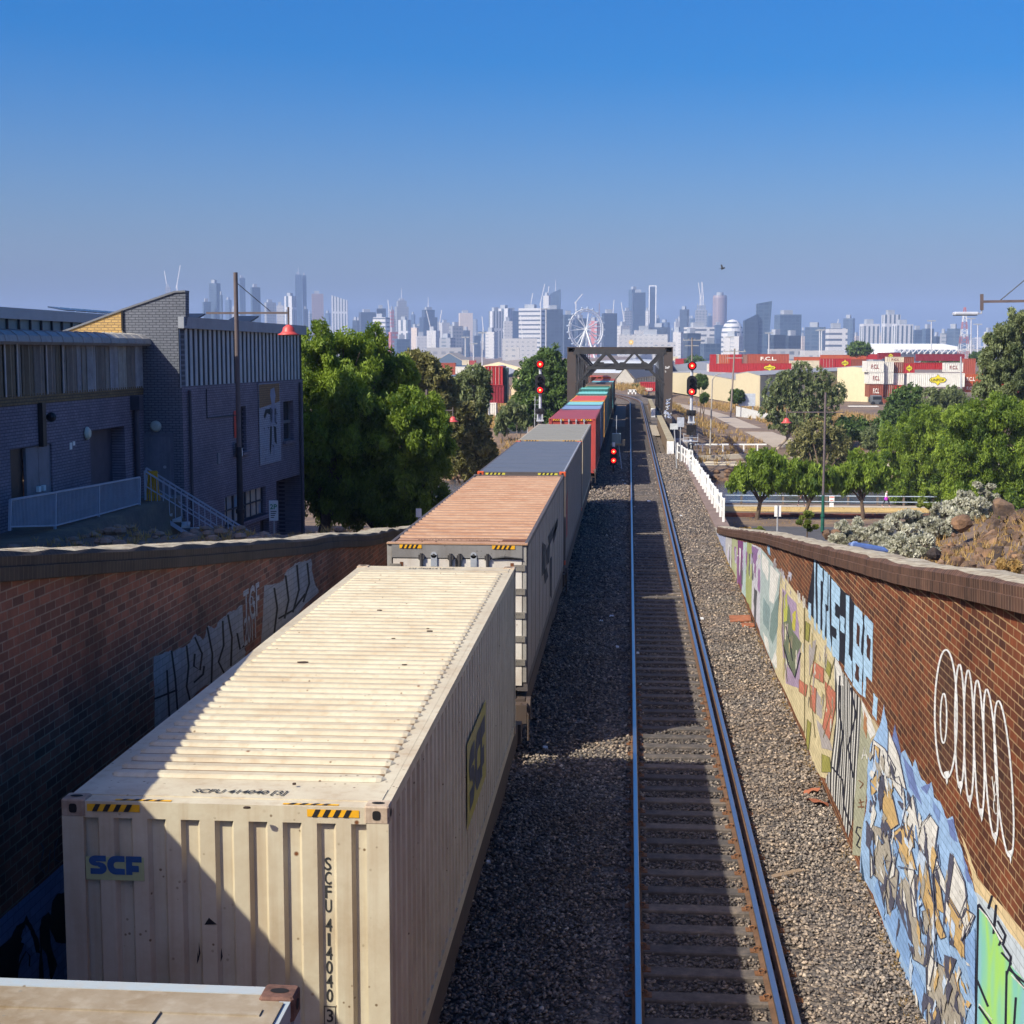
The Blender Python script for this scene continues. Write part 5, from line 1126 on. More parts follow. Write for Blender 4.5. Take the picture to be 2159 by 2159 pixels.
# sign post by the building
def sign_post(label, base, top, w, h, face, txt=None, backward=False, tilt=0, col=None, rz=0):
    r = thing('sign_post', label, 'sign', base)
    m = MB(); m.cyl(base, base+Vector((tilt, 0, top)), .035, .035, 8); m.build('post', M('sign_pole', (.34, .35, .36), .5), r)
    m = MB(); x, y, z = base.x+tilt, base.y-.05, base.z+top; m.bevbox(x-w/2, x+w/2, y, y+.02, z-h, z, .006); p = m.build('plate', face, r)
    return r, p, Vector((x, y, z))
p = at(577, 1055, 53); r, pl, q = sign_post('small white parking sign with green writing by the warehouse wall', Vector((p.x, 53, -.9)), p.z+.9, .34, .75, white_paint)
text_mesh('sign_lettering', '2P', M('sign_green', (.02, .25, .10), .6), pl, (q.x, q.y-.004, q.z-.32), (1, 0, 0), (0, 0, 1), .26, 1, bold=.02, center=True)
m = MB()
for i in range(4): m.box(q.x-.11, q.x+.11-.03*i, q.y-.005, q.y-.002, q.z-.42-.075*i, q.z-.39-.075*i)
m.build('sign_lettering', txt_dark, pl)
p = at(883, 1072, 60); sign_post('small white sign in front of the dark trees beside the train', Vector((p.x, 60, -1)), p.z+1, .24, .36, white_paint)
# taller brick block out of frame on the left: its shadow lies over the dirt slope
hb = thing('brick_block', 'tall brick block standing left of the picture, shading the dirt slope', 'building', (-20.5, 20, 3))
MB().box(-25, -17.1, 3, 38.2, 2, 16).build('wall', brick('block_brick', 'y', (.16, .07, .05), (.11, .05, .04), (.25, .2, .16), grime=(.5, .5, .5)), hb); MB().box(-25.2, -16.9, 2.8, 38.4, 16, 16.3).build('roof', clad_l, hb)
for i in range(8):
    for k in range(3): pn = MB().box(-17.1, -17.06, 6+i*4, 7.4+i*4, 8.4+k*2.6, 10+k*2.6).build('window', glass_d, hb)
# ================================================================ steel truss bridge
br_m = MD('bridge_grey_brown', (.070, .058, .052), (.085, .052, .038), .5, .6); br_d = M('bridge_dark', (.028, .028, .030), .6, .3, 2)
bz = thing('truss_bridge', 'dark riveted steel truss bridge with square portal over the river', 'bridge', (-.95, 145, 0))
BX0, BX1, BY0, BY1, BT = -6.1, 4.25, 145, 201, 7.6
PW = .86
for x in (BX0, BX1-PW):
    m = MB(); m.box(x, x+PW, BY0, BY0+.12, -1.2, BT); m.box(x+.02, x+.1, BY0+.12, BY0+.7, -1.2, BT-.02); m.box(x+PW-.1, x+PW-.02, BY0+.12, BY0+.7, -1.2, BT-.02); m.box(x+.1, x+PW-.1, BY0+.6, BY0+.7, -1.2, BT-.02)
    for k in range(24):
        for s_ in (.06, PW-.06): m.ball((x+s_, BY0-.005, .2+k*.3), .025, 6, 4)
    m.build('portal_post', br_m, bz)
m = MB(); m.box(BX0+PW, BX1-PW, BY0+.02, BY0+.5, BT-.6, BT); m.box(BX0-.02, BX1+.02, BY0-.03, BY0+.75, BT, BT+.06); m.build('portal_beam', br_m, bz)
def sway(y, mat, fine=1, full=True):
    """lattice frame across the tracks: two chords, zigzag, corner braces, gusset plates"""
    m = MB(); xl, xr = BX0+PW, BX1-PW; zt, zl = BT-.45, BT-2.02
    xa, xb = xl+1.45, xr-1.45; w_ = .20*fine
    m.beam((xa-.4, y, zl), (xb+.4, y, zl), w_*1.15, .22 if full else .12); m.beam((xl, y, zt+.06), (xr, y, zt+.06), .14, .5 if full else .3)
    n1 = xl+(xr-xl)*.335; n2 = xl+(xr-xl)*.665; mid = (xl+xr)/2
    for a, b_ in (((xa, zl), (xl, zl-1.55)), ((xb, zl), (xr, zl-1.55))) if not full else (((xl, zt), (xa, zl)), ((xa, zl), (n1, zt)), ((n1, zt), (mid, zl)), ((mid, zl), (n2, zt)), ((n2, zt), (xb, zl)), ((xb, zl), (xr, zt)), ((xa, zl), (xl, zl-1.55)), ((xb, zl), (xr, zl-1.55))):
        m.beam((a[0], y, a[1]), (b_[0], y, b_[1]), w_, .17*fine, up=(0, 1, 0))
        m.beam((a[0], y+.35, a[1]), (b_[0], y+.35, b_[1]), w_*.8, .12*fine, up=(0, 1, 0))
    for x, z in ((xa, zl), (xb, zl), (mid, zl), (n1, zt), (n2, zt), (xl+.15, zt), (xr-.15, zt)):
        m.prism([(x-.42, y-.04, z-.2), (x+.42, y-.04, z-.2), (x+.34, y-.04, z+.22), (x-.34, y-.04, z+.22)], (0, .03, 0))
    return m.build('sway_frame', mat, bz)
sway(BY0+.02, M('bridge_lattice_grey', (.036, .035, .036), .6, .3, 2))
NP = 7
for k in range(1, NP+1): sway(BY0+(BY1-BY0)*k/NP, br_d, .9, k <= 2)
for x in (BX0+PW/2, BX1-PW/2):
    m = MB(); m.box(x-.32, x+.32, BY0, BY1, BT-.42, BT-.02); m.build('top_chord', br_d, bz)
    m = MB(); m.box(x-.32, x+.32, BY0, BY1, -1.0, -.5); m.build('bottom_chord', br_d, bz)
    for k in range(NP):
        ya, yb_ = BY0+(BY1-BY0)*k/NP, BY0+(BY1-BY0)*(k+1)/NP
        m = MB(); yk = yb_
        for s_ in (-.22, .22): m.beam((x+s_, yk, -.8), (x+s_, yk, BT-.2), .1, .3)
        for q in range(12): z = -.5+q*.65; m.beam((x-.22, yk, z), (x+.22, yk, z+.5), .04, .02)
        m.build('upright', br_d, bz)
        m = MB()
        for s_ in (-.2, .2): m.beam((x+s_, ya, -.7 if k < NP/2 else BT-.3), (x+s_, yb_, BT-.3 if k < NP/2 else -.7), .07, .22)
        m.beam((x, ya, BT-.3 if k < NP/2 else -.7), (x, yb_, -.7 if k < NP/2 else BT-.3), .05, .12); m.build('diagonal', br_d, bz)
m = MB()
for k in range(NP):
    ya, yb_ = BY0+(BY1-BY0)*k/NP, BY0+(BY1-BY0)*(k+1)/NP
    m.beam((BX0+.6, ya, BT-.15), (BX1-.6, yb_, BT-.15), .12); m.beam((BX1-.6, ya, BT-.15), (BX0+.6, yb_, BT-.15), .12)
m.build('top_bracing', br_d, bz)
m = MB(); m.box(BX0+.2, BX1-.2, BY0-.5, BY1+.5, -.55, -.13)
for k in range(NP+1): y = BY0+(BY1-BY0)*k/NP; m.box(BX0+.2, BX1-.2, y-.15, y+.15, -1.3, -.55)
m.build('deck', MD('deck_timber', (.16, .13, .10), (.08, .06, .05), .5, .8), bz)
gl_ = M('faded_blue_paint', (.34, .42, .62), .7, .4, 14); gw = M('white_spray', (.72, .72, .70), .7, .2)
x, y = BX1-PW+.03, BY0-.012; gq = random.Random(12)
m = MB()
for i in range(26):
    cx, cz = x+.1+gq.random()*.62, .75+gq.random()*.62; r_ = gq.uniform(.04, .12); m.lathe((cx, y-.001*(i % 7)-.002, cz), [(r_, 0), (r_*.55, 0)], 9, 'y', i % 2)
for i in range(16):
    cx, cz = x+.15+gq.random()*.35, 1.5+gq.random()*1.0; m.poly([(cx, y-.003, cz), (cx+.14, y-.003, cz+.05), (cx+.2, y-.003, cz+.16), (cx+.03, y-.003, cz+.10)], i % 2)
m.build('graffiti_scrawl', [gw, gl_], bz)
text_mesh('graffiti_tag', 'SeP', gw, bz, (x+.08, y-.004, 5.55), (1, 0, .05), (0, 0, 1), .34, .95, bold=.015); text_mesh('graffiti_tag', 'b', gw, bz, (x+.08, y-.004, 5.2), (1, 0, 0), (0, 0, 1), .26, 1, bold=.015)
# approach span: abutments, plate girders with white ends, floor
con_m = M('abutment_concrete', (.24, .21, .19), .9, .25, 1.5, bump=.3)
ab = thing('bridge_abutment', 'brick and concrete abutment under the railway before the river', 'abutment', (-1, 80, 0))
MB().box(-8, 4.12, 57.2, 104, -9, -.1).build('wall', brick('abutment_brick', 'y', (.12, .06, .045), (.08, .045, .035), (.2, .16, .12), grime=(.5, .5, .5)), ab)
m = MB(); m.box(3.55, 4.15, 57.0, 103.4, -.3, .12); m.build('edge_beam', M('brown_concrete', (.19, .135, .11), .9, .3, 1.2, bump=.3), ab)
pr_ = thing('bridge_pier', 'concrete pier under the near end of the truss bridge', 'pier', (-1, 144, -9)); MB().bevbox(-8, 6, 142.8, 146.2, -10, -1.3, .3).build('pier', con_m, pr_)
pr_ = thing('bridge_pier', 'concrete pier under the far end of the truss bridge', 'pier', (-1, 201, -9)); MB().bevbox(-8, 6, 199, 203.5, -9, -1.3, .3).build('pier', con_m, pr_)
gird = MD('girder_brown', (.17, .13, .095), (.14, .085, .05), .5, .7); gtop = MD('girder_top', (.36, .31, .19), (.2, .15, .1), .6, .8)
gir_w = MD('girder_white_end', (.74, .73, .69), (.42, .38, .32), .4, .6)
def girder(label, x0, y0, y1, zt, end=True, side=1):
    r = thing('plate_girder', label, 'girder', (x0, y0, 0), 'plate girders beside the tracks'); x1 = x0+side*.5
    xa, xb = min(x0, x1), max(x0, x1); xc = (xa+xb)/2
    m = MB(); m.box(xc-.03, xc+.03, y0+.35, y1, -1, zt-.05)
    for i in range(int((y1-y0)/2.2)): y = y0+1+i*2.2; m.box(xa+.05, xb-.05, y, y+.05, -1, zt-.05)
    m.build('web', gird, r)
    m = MB(); m.box(xa, xb, y0, y1, zt-.05, zt); m.box(xa+.05, xb-.05, y0, y1, -1.1, -1.0); m.build('flange', gtop, r)
    if end: MB().prism([(xa+.02, y0-.45, -.12), (xb-.05, y0-.3, -.12), (xb-.05, y0, zt-.06), (xa+.02, y0, zt-.06)], (-.05 if side > 0 else .05, .45, 0)).build('end_plate', gir_w, r)
    return r
girder('brown plate girder with white end plate on the right before the bridge', 2.72, 103.5, 144.6, 1.0)
girder('brown plate girder with white end plate on the right inside the bridge', 2.5, 166, 198, .95)
m = MB()
for i in range(52): y = 105+i*.78; m.box(-7, 2.7, y, y+.24, -.36, -.14)
m.box(-7.4, -7, 104, 144.8, -1.4, .7); m.box(-7.4, 4.2, 104, 144.8, -1.5, -1.3); dk_ = thing('bridge_deck', 'timber deck carrying both tracks to the truss bridge', 'deck', (-2, 120, -.3)); m.build('timbers', MD('deck_timber', (.16, .13, .10), (.08, .06, .05), .5, .8), dk_)
dk2 = thing('walkway', 'weathered plank walkway between girder and rails before the bridge', 'walkway', (2.3, 125, .0))
m = MB()
for i in range(40): y = 127+i*.45; m.box(2.05, 2.68, y, y+.40, -.02, .03)
m.build('planks', M('grey_plank', (.34, .29, .22), .9, .3, 2, stretch=(4, 1, 1)), dk2)
# white post and rail fence along the right edge
wf = thing('picket_fence', 'white post and rail fence along the edge of the railway', 'fence', (3.85, 75, .1))
fp = [(61.3, 3.98), (87.5, 3.78), (92, 3.7), (96, 3.55), (99.5, 3.1)]
fxy = []
yy = 61.4
while yy < 99.6: fxy.append((interp(fp, yy), yy)); yy += 1.85
for i, (x, y) in enumerate(fxy):
    m = MB(); l = .04*math.sin(i*2.3); m.beam((x, y, -.1), (x+l*.5, y+l, 1.12+.05*math.sin(i*1.3)), .10, .10); m.build('post', white_paint, wf)
for zz in (1.02, .55):
    m = MB()
    for (x, y), (x2, y2) in zip(fxy, fxy[1:]): m.beam((x, y-.03, zz), (x2, y2-.03, zz), .05, .08)
    m.build('rail', white_paint, wf)
# ================================================================ railway signals
red_l = emis('red_lamp', (1, .012, .012), 1.1); red_c = emis('red_lamp_core', (1, .36, .12), 3.5)
sig_m = M('signal_mast_grey', (.46, .48, .50), .5, .2, 5); lens_d = M('dark_lens', (.03, .03, .035), .2)
def lit(r, c, rad):
    m = MB(); m.lathe(c, [(0, -.05), (rad*.6, -.04), (rad, 0)], 18, 'y'); l = m.build('red_light', red_l, r)
    m = MB(); m.lathe((c[0], c[1]-.05, c[2]), [(0, -.03), (rad*.33, -.015), (rad*.36, .01)], 14, 'y'); m.build('lamp_core', red_c, l)
def hood(m, c, rad, ln=.28): 
    vs = []; n = 12
    for yk, q in ((0, 1), (-ln, 1)):
        for i in range(n+1): a = math.pi*(-.12+1.24*i/n); vs.append((c[0]+rad*math.cos(a), c[1]+yk, c[2]+rad*math.sin(a)))
    m.add(vs, [(i, i+1, n+2+i, n+1+i) for i in range(n)])
def signal(label, X, Y, zb_, ztop, ladder_side):
    r = thing('railway_signal', label, 'railway signal', (X, Y, zb_))
    m = MB(); m.cyl((X, Y+.25, zb_), (X, Y+.25, ztop), .10, .085, 12); m.box(X-.18, X+.18, Y+.05, Y+.45, zb_, zb_+.12); m.build('mast', sig_m, r)
    m = MB(); m.lathe((X, Y+.02, ztop), [(0, .05), (.26, .04), (.27, 0), (.24, -.02), (.2, 0)], 24, 'y'); hood(m, (X, Y, ztop), .22, .25); m.cyl((X, Y+.05, ztop), (X, Y+.3, ztop), .12, n=10); h = m.build('top_head', black_paint, r); lit(h, (X, Y-.02, ztop), .185)
    zc = ztop-1.18; o_ = []
    for i in range(13): a = math.pi*i/12; o_.append((X+.30*math.cos(a), Y, zc+.30+.30*math.sin(a)))
    for i in range(9): a = math.pi+math.pi*i/8; o_.append((X+.30*math.cos(a), Y, zc-.42+.16*math.sin(a)))
    m = MB(); m.prism(o_, (0, .05, 0)); 
    for q in (.30, -.02, -.36): hood(m, (X, Y, zc+q), .145, .24)
    h = m.build('main_head', M('signal_black', (.014, .014, .017), .5), r)
    for q in (.30, -.02): m = MB(); m.lathe((X, Y-.01, zc+q), [(0, -.02), (.11, 0)], 14, 'y'); m.build('lens', lens_d, h)
    lit(h, (X, Y-.02, zc-.36), .175)
    m = MB(); z = zc-1.62; m.box(X-.30, X+.26, Y-.02, Y+.12, z-.16, z+.16)
    for sx in (-.13, .13): m.lathe((X+sx-.02, Y-.03, z), [(0, -.02), (.12, -.01), (.14, .02)], 14, 'y')
    m.build('route_head', black_paint, r)
    m = MB(); m.cyl((X-.14, Y+.05, z-.16), (X-.14, Y+.05, z-.55), .05, n=8); m.cyl((X+.14, Y+.05, z-.16), (X+.14, Y+.05, z-.55), .05, n=8); m.box(X-.22, X+.22, Y+.0, Y+.2, z-.62, z-.52); m.build('head_bracket', sig_m, r)
    m = MB(); m.box(X-.28, X+.30, Y, Y+.2, z-1.30, z-.72); m.build('indicator_box', black_paint, r)
    m = MB(); m.prism([(X-.05, Y-.02, z-1.28), (X+.28, Y-.02, z-1.28), (X+.28, Y-.02, z-1.10), (X+.1, Y-.02, z-1.0)], (0, .018, 0)); m.build('indicator_face', lens_d, r)
    # service platform and ladder
    m = MB(); zp = z-1.72
    if zp > zb_+.3:
        m.box(X-.45, X+.42, Y+.1, Y+.7, zp, zp+.04)
        for x in (X-.45, X+.40): m.beam((x, Y+.1, zp), (x, Y+.1, zp+.5), .03)
        m.beam((X-.45, Y+.1, zp+.45), (X+.4, Y+.1, zp+.45), .03); m.beam((X-.45, Y+.1, zp+.25), (X+.4, Y+.1, zp+.25), .025)
    for s_ in (-.13, .13): m.beam((X+ladder_side*.28+s_, Y+.55, zb_), (X+ladder_side*.2+s_, Y+.45, ztop-1.9), .03)
    q = 0.2
    while zb_+q < ztop-1.9: m.beam((X+ladder_side*.27-.13, Y+.53, zb_+q), (X+ladder_side*.27+.13, Y+.53, zb_+q), .022); q += .28
    m.build('ladder', sig_m, r)
    for zz, tx in ((1.55, '1'), (1.18, '0'), (.86, '4')) if zb_ > -.5 else ():
        m = MB(); m.box(X-.12, X+.12, Y-.02, Y+.02, zb_+zz-.15, zb_+zz+.15); p = m.build('number_plate', black_paint if zz > 1.5 else white_paint, r)
        text_mesh('plate_number', tx, white_paint if zz > 1.5 else txt_dark, p, (X, Y-.024, zb_+zz-.09), (1, 0, 0), (0, 0, 1), .26, 1, bold=.02, center=True)
    return r
signal('tall railway signal showing two red lights beside the white fence', 3.72, 88, 0, 6.37, 1)
signal('tall railway signal showing two red lights on the far side of the train', -5.32, 88, -.1, 6.45, -1)
dw = thing('dwarf_signal', 'low signal with two red lamps in the shade between the tracks', 'railway signal', (-.88, 87, 0))
m = MB(); m.cyl((-.88, 87.2, 0), (-.88, 87.2, 1.75), .06, n=8); m.bevbox(-1.08, -.68, 87.0, 87.2, .5, 1.55, .03); h = m.build('case', black_paint, dw)
for z in (.78, 1.31): lit(h, (-.88, 86.98, z), .15)
m = MB(); m.box(-.96, -.80, 87.05, 87.15, 1.6, 1.85); m.build('plate', white_paint, dw)
ec = thing('equipment_case', 'grey metal case with a whip rod just behind the low signal', 'equipment case', (-.78, 90, 0))
m = MB(); m.bevbox(-1.03, -.47, 90, 90.45, 1.60, 2.22, .04); m.build('case', MD('case_green_grey', (.20, .27, .26), (.12, .14, .13), .4), ec); m = MB(); m.bevbox(-1.10, -.40, 89.95, 90.5, 1.48, 1.60, .02); m.box(-.38, -.22, 89.9, 90.1, 1.45, 1.85); m.build('bracket', MD('tan_bracket', (.33, .27, .15), (.2, .15, .1), .4), ec)
m = MB(); m.cyl((-.9, 90.3, 0), (-.9, 90.3, 1.5), .07, n=8); m.beam((-.6, 90.3, 1.5), (-.4, 90, 0), .05); m.build('post', steel_grey, ec); MB().cyl((-.75, 90.4, 2.1), (-.75, 90.4, 3.3), .025, n=6).build('rod', steel_grey, ec)
# sign plates seen from the back beside the girder
p = gz(1427, 990, 0); sign_post('bare silver sign seen from behind, leaning by the girder end', p, at(1420, 893, p.y).z, .5, .36, M('silver_sign', (.50, .52, .50), .5, .15, 6), tilt=-.2)
p = gz(1434, 975, 0); r, pl, q = sign_post('grey box on a thin post next to the silver sign', p, at(1434, 880, p.y).z, .46, .62, M('grey_box_paint', (.40, .43, .47), .5, .2, 6))
# power pole behind, floodlight mast etc are built further on
# rusty plates, plank and rubbish at the foot of the wall
rp = M('rusty_plate', (.28, .10, .045), .85, .35, 6, bump=.2); plk = M('old_plank', (.24, .165, .10), .9, .3, 3, stretch=(1, 8, 1)); leafd = M('dead_leaf', (.26, .085, .04), .8, .3)
a, b_, c, d = [gz(*s5(*k), .07) for k in ((990, 785), (1150, 782), (1160, 825), (1000, 832))]
tag(MB().prism([a, b_, c, d][::-1], (0, 0, .03)).build('steel_plate', rp), 'flat rusty steel plate lying on the ballast by the mural', 'plate')
a = gz(*s5(1150, 860), .05); m = MB(); m.bevbox(a.x-.22, a.x+.12, a.y-.15, a.y+.2, .03, .11, .02); tag(m.build('scrap_iron', rp), 'small heap of rusty scrap beside the rusty plate', 'scrap')
a, b_ = gz(*s8(25, 825), .06), gz(*s8(265, 770), .06); tag(MB().beam(a, b_, .10, .035).build('plank', plk), 'weathered wooden plank on the sunlit ballast', 'plank')
for (x0, y0, x1, y1, lb) in ((275, 205, 385, 170, 'curled dead palm frond at the wall, the one farther off'), (290, 245, 455, 300, 'curled dead palm frond at the wall, the nearer one')):
    a, b_ = gz(*s8(x0, y0), .05), gz(*s8(x1, y1), .05); d = b_-a; n_ = Vector((-d.y, d.x, 0)).normalized(); m = MB(); L1, R1 = [], []
    for i in range(9): t_ = i/8; w_ = .10*math.sin(math.pi*t_)**.7+.01; z = Vector((0, 0, .05*math.sin(3*t_)+.02*math.sin(9*t_))); L1.append(a+d*t_+n_*w_+z); R1.append(a+d*t_-n_*w_+z*1.8)
    m.add(L1+R1, [(i, i+1, 10+i, 9+i) for i in range(8)]); m.prism([L1[0], L1[1], R1[1], R1[0]], (0, 0, -.02)); tag(m.build('dead_frond', leafd), lb, 'leaf')
lit_w = M('litter_white', (.62, .62, .60), .7, .15)
for i, (px_, py_, w_) in enumerate(((1480, 1305, .10), (1268, 1310, .10), (1290, 1300, .13), (1302, 1365, .08), (1150, 1578, .10), (1030, 1820, .06), (1345, 1378, .07), (1436, 1088, .12), (1313, 1013, .14), (1318, 1020, .12), (1368, 1057, .16))):
    p = gz(px_, py_, .05); m = MB(); m.prism([(p.x-w_/2, p.y-w_*.4, .04), (p.x+w_*.5, p.y-w_*.3, .04), (p.x+w_*.3, p.y+w_*.5, .05), (p.x-w_*.4, p.y+w_*.3, .06)], (0, 0, .035))
    tag(m.build('litter', lit_w), 'scrap of white litter on the ballast', 'litter', 'white litter scattered on the ballast')
# ================================================================ trees and shrubs
LM = {'pepper': leafm('pepper_leaf', (.035, .080, .010), (.29, .39, .045), .40), 'gum': leafm('gum_leaf', (.055, .080, .030), (.27, .31, .13), .32), 'oak': leafm('sheoak_leaf', (.06, .068, .020), (.30, .28, .10), .3),
      'dark': leafm('dark_leaf', (.030, .065, .014), (.15, .23, .055), .32), 'silver': leafm('silver_leaf', (.22, .22, .165), (.56, .55, .44), .25), 'grass': leafm('straw', (.26, .16, .05), (.56, .38, .15), .3), 'lime': leafm('lime_leaf', (.08, .12, .02), (.26, .30, .06), .35)}
def leaves(clumps, n, size, droop, seed, sub=.33, fill=.25):
    """many small leaves grouped in tufts that fill the clumps; returns vertices, quads and tint"""
    g = np.random.default_rng(seed); vol = np.array([c[1][0]*c[1][1]*c[1][2] for c in clumps])**.8; vol /= vol.sum()
    Cs, Ts, Ds = [], [], []
    for (c, r), w in zip(clumps, vol):
        k = max(40, int(n*w)); r = np.array(r); c = np.array(c)
        ns = max(10, int(28*(r.mean()/.9)**1.6)); d = g.normal(size=(ns, 3)); d /= np.linalg.norm(d, axis=1)[:, None]
        rad = np.where(g.uniform(size=ns) < fill, g.uniform(.2, .75, ns), g.uniform(.72, 1.06, ns)); tc = d*rad[:, None]*r
        tr = g.uniform(.6, 1.2, ns)*sub*r.mean()**.6; tt = np.clip(g.normal(.48, .24, ns), 0, 1)
        idx = g.integers(0, ns, k); q = g.normal(size=(k, 3)); q /= np.linalg.norm(q, axis=1)[:, None]; q *= (g.uniform(size=(k, 1))**.5)*tr[idx][:, None]*np.array([1, 1, 1.0+.5*droop])
        Cs.append(c+tc[idx]+q-np.array([0, 0, 1])*(droop*.3*tr[idx][:, None])); Ts.append(np.clip(tt[idx]+g.normal(0, .14, k), 0, 1)); Ds.append(d[idx])
    C = np.concatenate(Cs); T = np.concatenate(Ts); D = np.concatenate(Ds); k = len(C)
    ax = g.normal(size=(k, 3))*(1-.55*droop)+D*.4+np.array([0, 0, -1.6*droop]); ax /= np.linalg.norm(ax, axis=1)[:, None]
    s = np.cross(ax, g.normal(size=(k, 3))); s /= np.linalg.norm(s, axis=1)[:, None]+1e-9
    L = size*g.uniform(.7, 1.4, (k, 1)); Wd = L*(.36-.12*droop)
    V = np.stack([C-ax*L*.5, C+s*Wd*.5-ax*L*.05, C+ax*L*.5, C-s*Wd*.5-ax*L*.05], 1).reshape(-1, 3)
    return V, np.arange(k*4).reshape(-1, 4), T
def tree(name, label, base, clumps, kind, n, size, droop, seed, cat='tree', group=None, tr=.22, fork=.4, bk=None, sub=.33, limbs=7):
    r = thing(name, label, cat, base, group); g = random.Random(seed); m = MB(); base = Vector(base)
    zmid = min(c[0][2]-c[1][2]*.3 for c in clumps); top = base.lerp(Vector((np.mean([c[0][0] for c in clumps]), np.mean([c[0][1] for c in clumps]), zmid)), .9)
    fk = base.lerp(top, fork)+Vector((g.uniform(-.1, .1), 0, 0))
    m.tube([base-Vector((0, 0, .3)), base.lerp(fk, .3)+Vector((g.uniform(-.06, .06), 0, 0)), fk], [tr*1.25, tr, tr*.85], 10)
    cs = sorted(clumps, key=lambda c: -c[1][0]*c[1][2])[:limbs]
    for c, rr in cs:
        c = Vector(c); e = c+Vector((g.uniform(-.3, .3)*rr[0], g.uniform(-.3, .3)*rr[1], rr[2]*.3)); p1 = fk.lerp(e, .35)+Vector((g.uniform(-.2, .2), g.uniform(-.2, .2), .15)); p2 = fk.lerp(e, .7)+Vector((g.uniform(-.2, .2), g.uniform(-.2, .2), .1))
        m.tube([fk, p1, p2, e], [tr*.62, tr*.45, tr*.28, tr*.1], 7)
        for q in range(3): e2 = c+Vector((g.uniform(-.8, .8)*rr[0], g.uniform(-.8, .8)*rr[1], g.uniform(-.2, .8)*rr[2])); m.tube([p2, p2.lerp(e2, .5)+Vector((0, 0, .1)), e2], [tr*.24, tr*.14, tr*.05], 5)
    m.build('trunk', bk or bark, r)
    V, F, T = leaves(clumps, n, size, droop, seed, sub); raw_mesh('crown', V, F, LM[kind], r, T)
    return r
def cl(Y, *px):       # clumps from photo outline pieces: (cx, cy, rx, ry[, dY])
    o = []
    for p in px:
        y = Y+(p[4] if len(p) > 4 else 0); k = y/FPX; c = at(p[0], p[1], y); o.append((tuple(c), (p[2]*k, max(p[2], p[3])*k*.9, p[3]*k)))
    return o
def gp(px_, Y): x = at(px_, 741, Y).x; return Vector((x, Y, ground_z(x, Y)))
PT = 'trees along the railway and the river'
tree('pepper_tree', 'bright green pepper tree against the end of the dark warehouse', gp(672, 65), cl(65, (668,735,48,55), (735,765,62,62,1), (655,830,45,60), (725,850,70,70,-1), (690,920,80,80,-1), (650,990,50,80,0), (720,1010,80,80,0), (770,940,55,70,0)), 'pepper', 100000, .21, .6, 11, group=PT, tr=.32)
tree('pepper_tree', 'tallest rounded pepper tree beside the train, left of the red street lamp', gp(800, 68), cl(68, (775,735,44,48), (800,800,62,58,1), (760,820,55,50), (845,800,35,42,2), (800,880,60,60), (770,1000,70,80), (840,1040,60,70), (720,1060,60,60)), 'pepper', 90000, .21, .6, 12, group=PT, tr=.3)
tree('pepper_tree', 'low drooping pepper tree overhanging the train on the left', gp(870, 65), cl(65, (875,870,62,50), (840,905,60,55,-1), (905,930,48,60), (860,985,75,75,0), (895,1060,52,60), (820,1040,60,70)), 'pepper', 80000, .20, .6, 13, group=PT, tr=.28)
tree('sheoak', 'brown tinged sheoak behind the pepper trees', gp(885, 120), cl(120, (870,768,34,28), (900,775,30,28), (925,800,30,26), (880,805,40,30), (935,830,36,34,2), (905,840,40,36)), 'oak', 16000, .5, .2, 14, group=PT)
tree('gum_tree', 'greyish gum tree with pale gaps left of the red freight boxes', gp(1000, 135), cl(135, (1000,800,30,28), (975,815,28,26), (1015,830,22,26), (985,845,26,24), (955,850,24,30), (1008,868,20,20)), 'gum', 9000, .5, .5, 15, group=PT, bk=pale_bark)
tree('sheoak', 'dark olive sheoak standing over the far river bank behind the train', gp(985, 126), cl(126, (975,870,30,28), (1000,900,34,34), (960,920,34,32), (1015,950,34,34), (975,965,42,36), (940,975,26,30), (1030,985,26,24), (1000,990,30,26)), 'oak', 17000, .5, .2, 16, group=PT)
tree('willow', 'thin pale stemmed willow left of the railway signal', gp(1088, 152), cl(152, (1062,880,20,18), (1085,865,22,20), (1100,885,16,14), (1055,905,14,12)), 'gum', 3000, .5, .7, 17, group=PT, bk=pale_bark, tr=.09)
tree('bushy_tree', 'rounded green tree behind the left railway signal', gp(1150, 175), cl(175, (1160,750,26,22), (1135,775,34,28), (1175,790,34,34), (1115,805,32,34), (1155,830,42,36), (1185,840,22,40), (1120,850,40,34), (1095,880,26,26), (1150,880,40,26)), 'dark', 24000, .55, .35, 18, group=PT)
# right bank
tree('spreading_tree', 'small spreading tree with forked trunk nearest the white picket fence', gp(1601, 112), cl(112, (1575,1002,38,22), (1610,978,46,28), (1650,995,42,28), (1560,1018,30,13), (1628,1016,44,16), (1670,1016,26,15)), 'pepper', 15000, .36, .7, 21, group=PT, tr=.17, fork=.55, limbs=6)
tree('spreading_tree', 'small drooping tree directly left of the green based lamp post', gp(1703, 112), cl(112, (1695,1000,30,28), (1720,1012,32,26), (1680,1022,24,16), (1745,1005,22,24), (1705,1030,30,12)), 'pepper', 11000, .36, .8, 22, group=PT, tr=.14, fork=.6)
tree('spreading_tree', 'leaning tree with slim trunk between the lamp post and the walker', gp(1828, 113), cl(113, (1815,978,36,26), (1838,998,34,28), (1790,1002,34,24), (1775,1022,26,16), (1838,1018,28,14)), 'pepper', 14000, .36, .8, 23, group=PT, tr=.15, fork=.6)
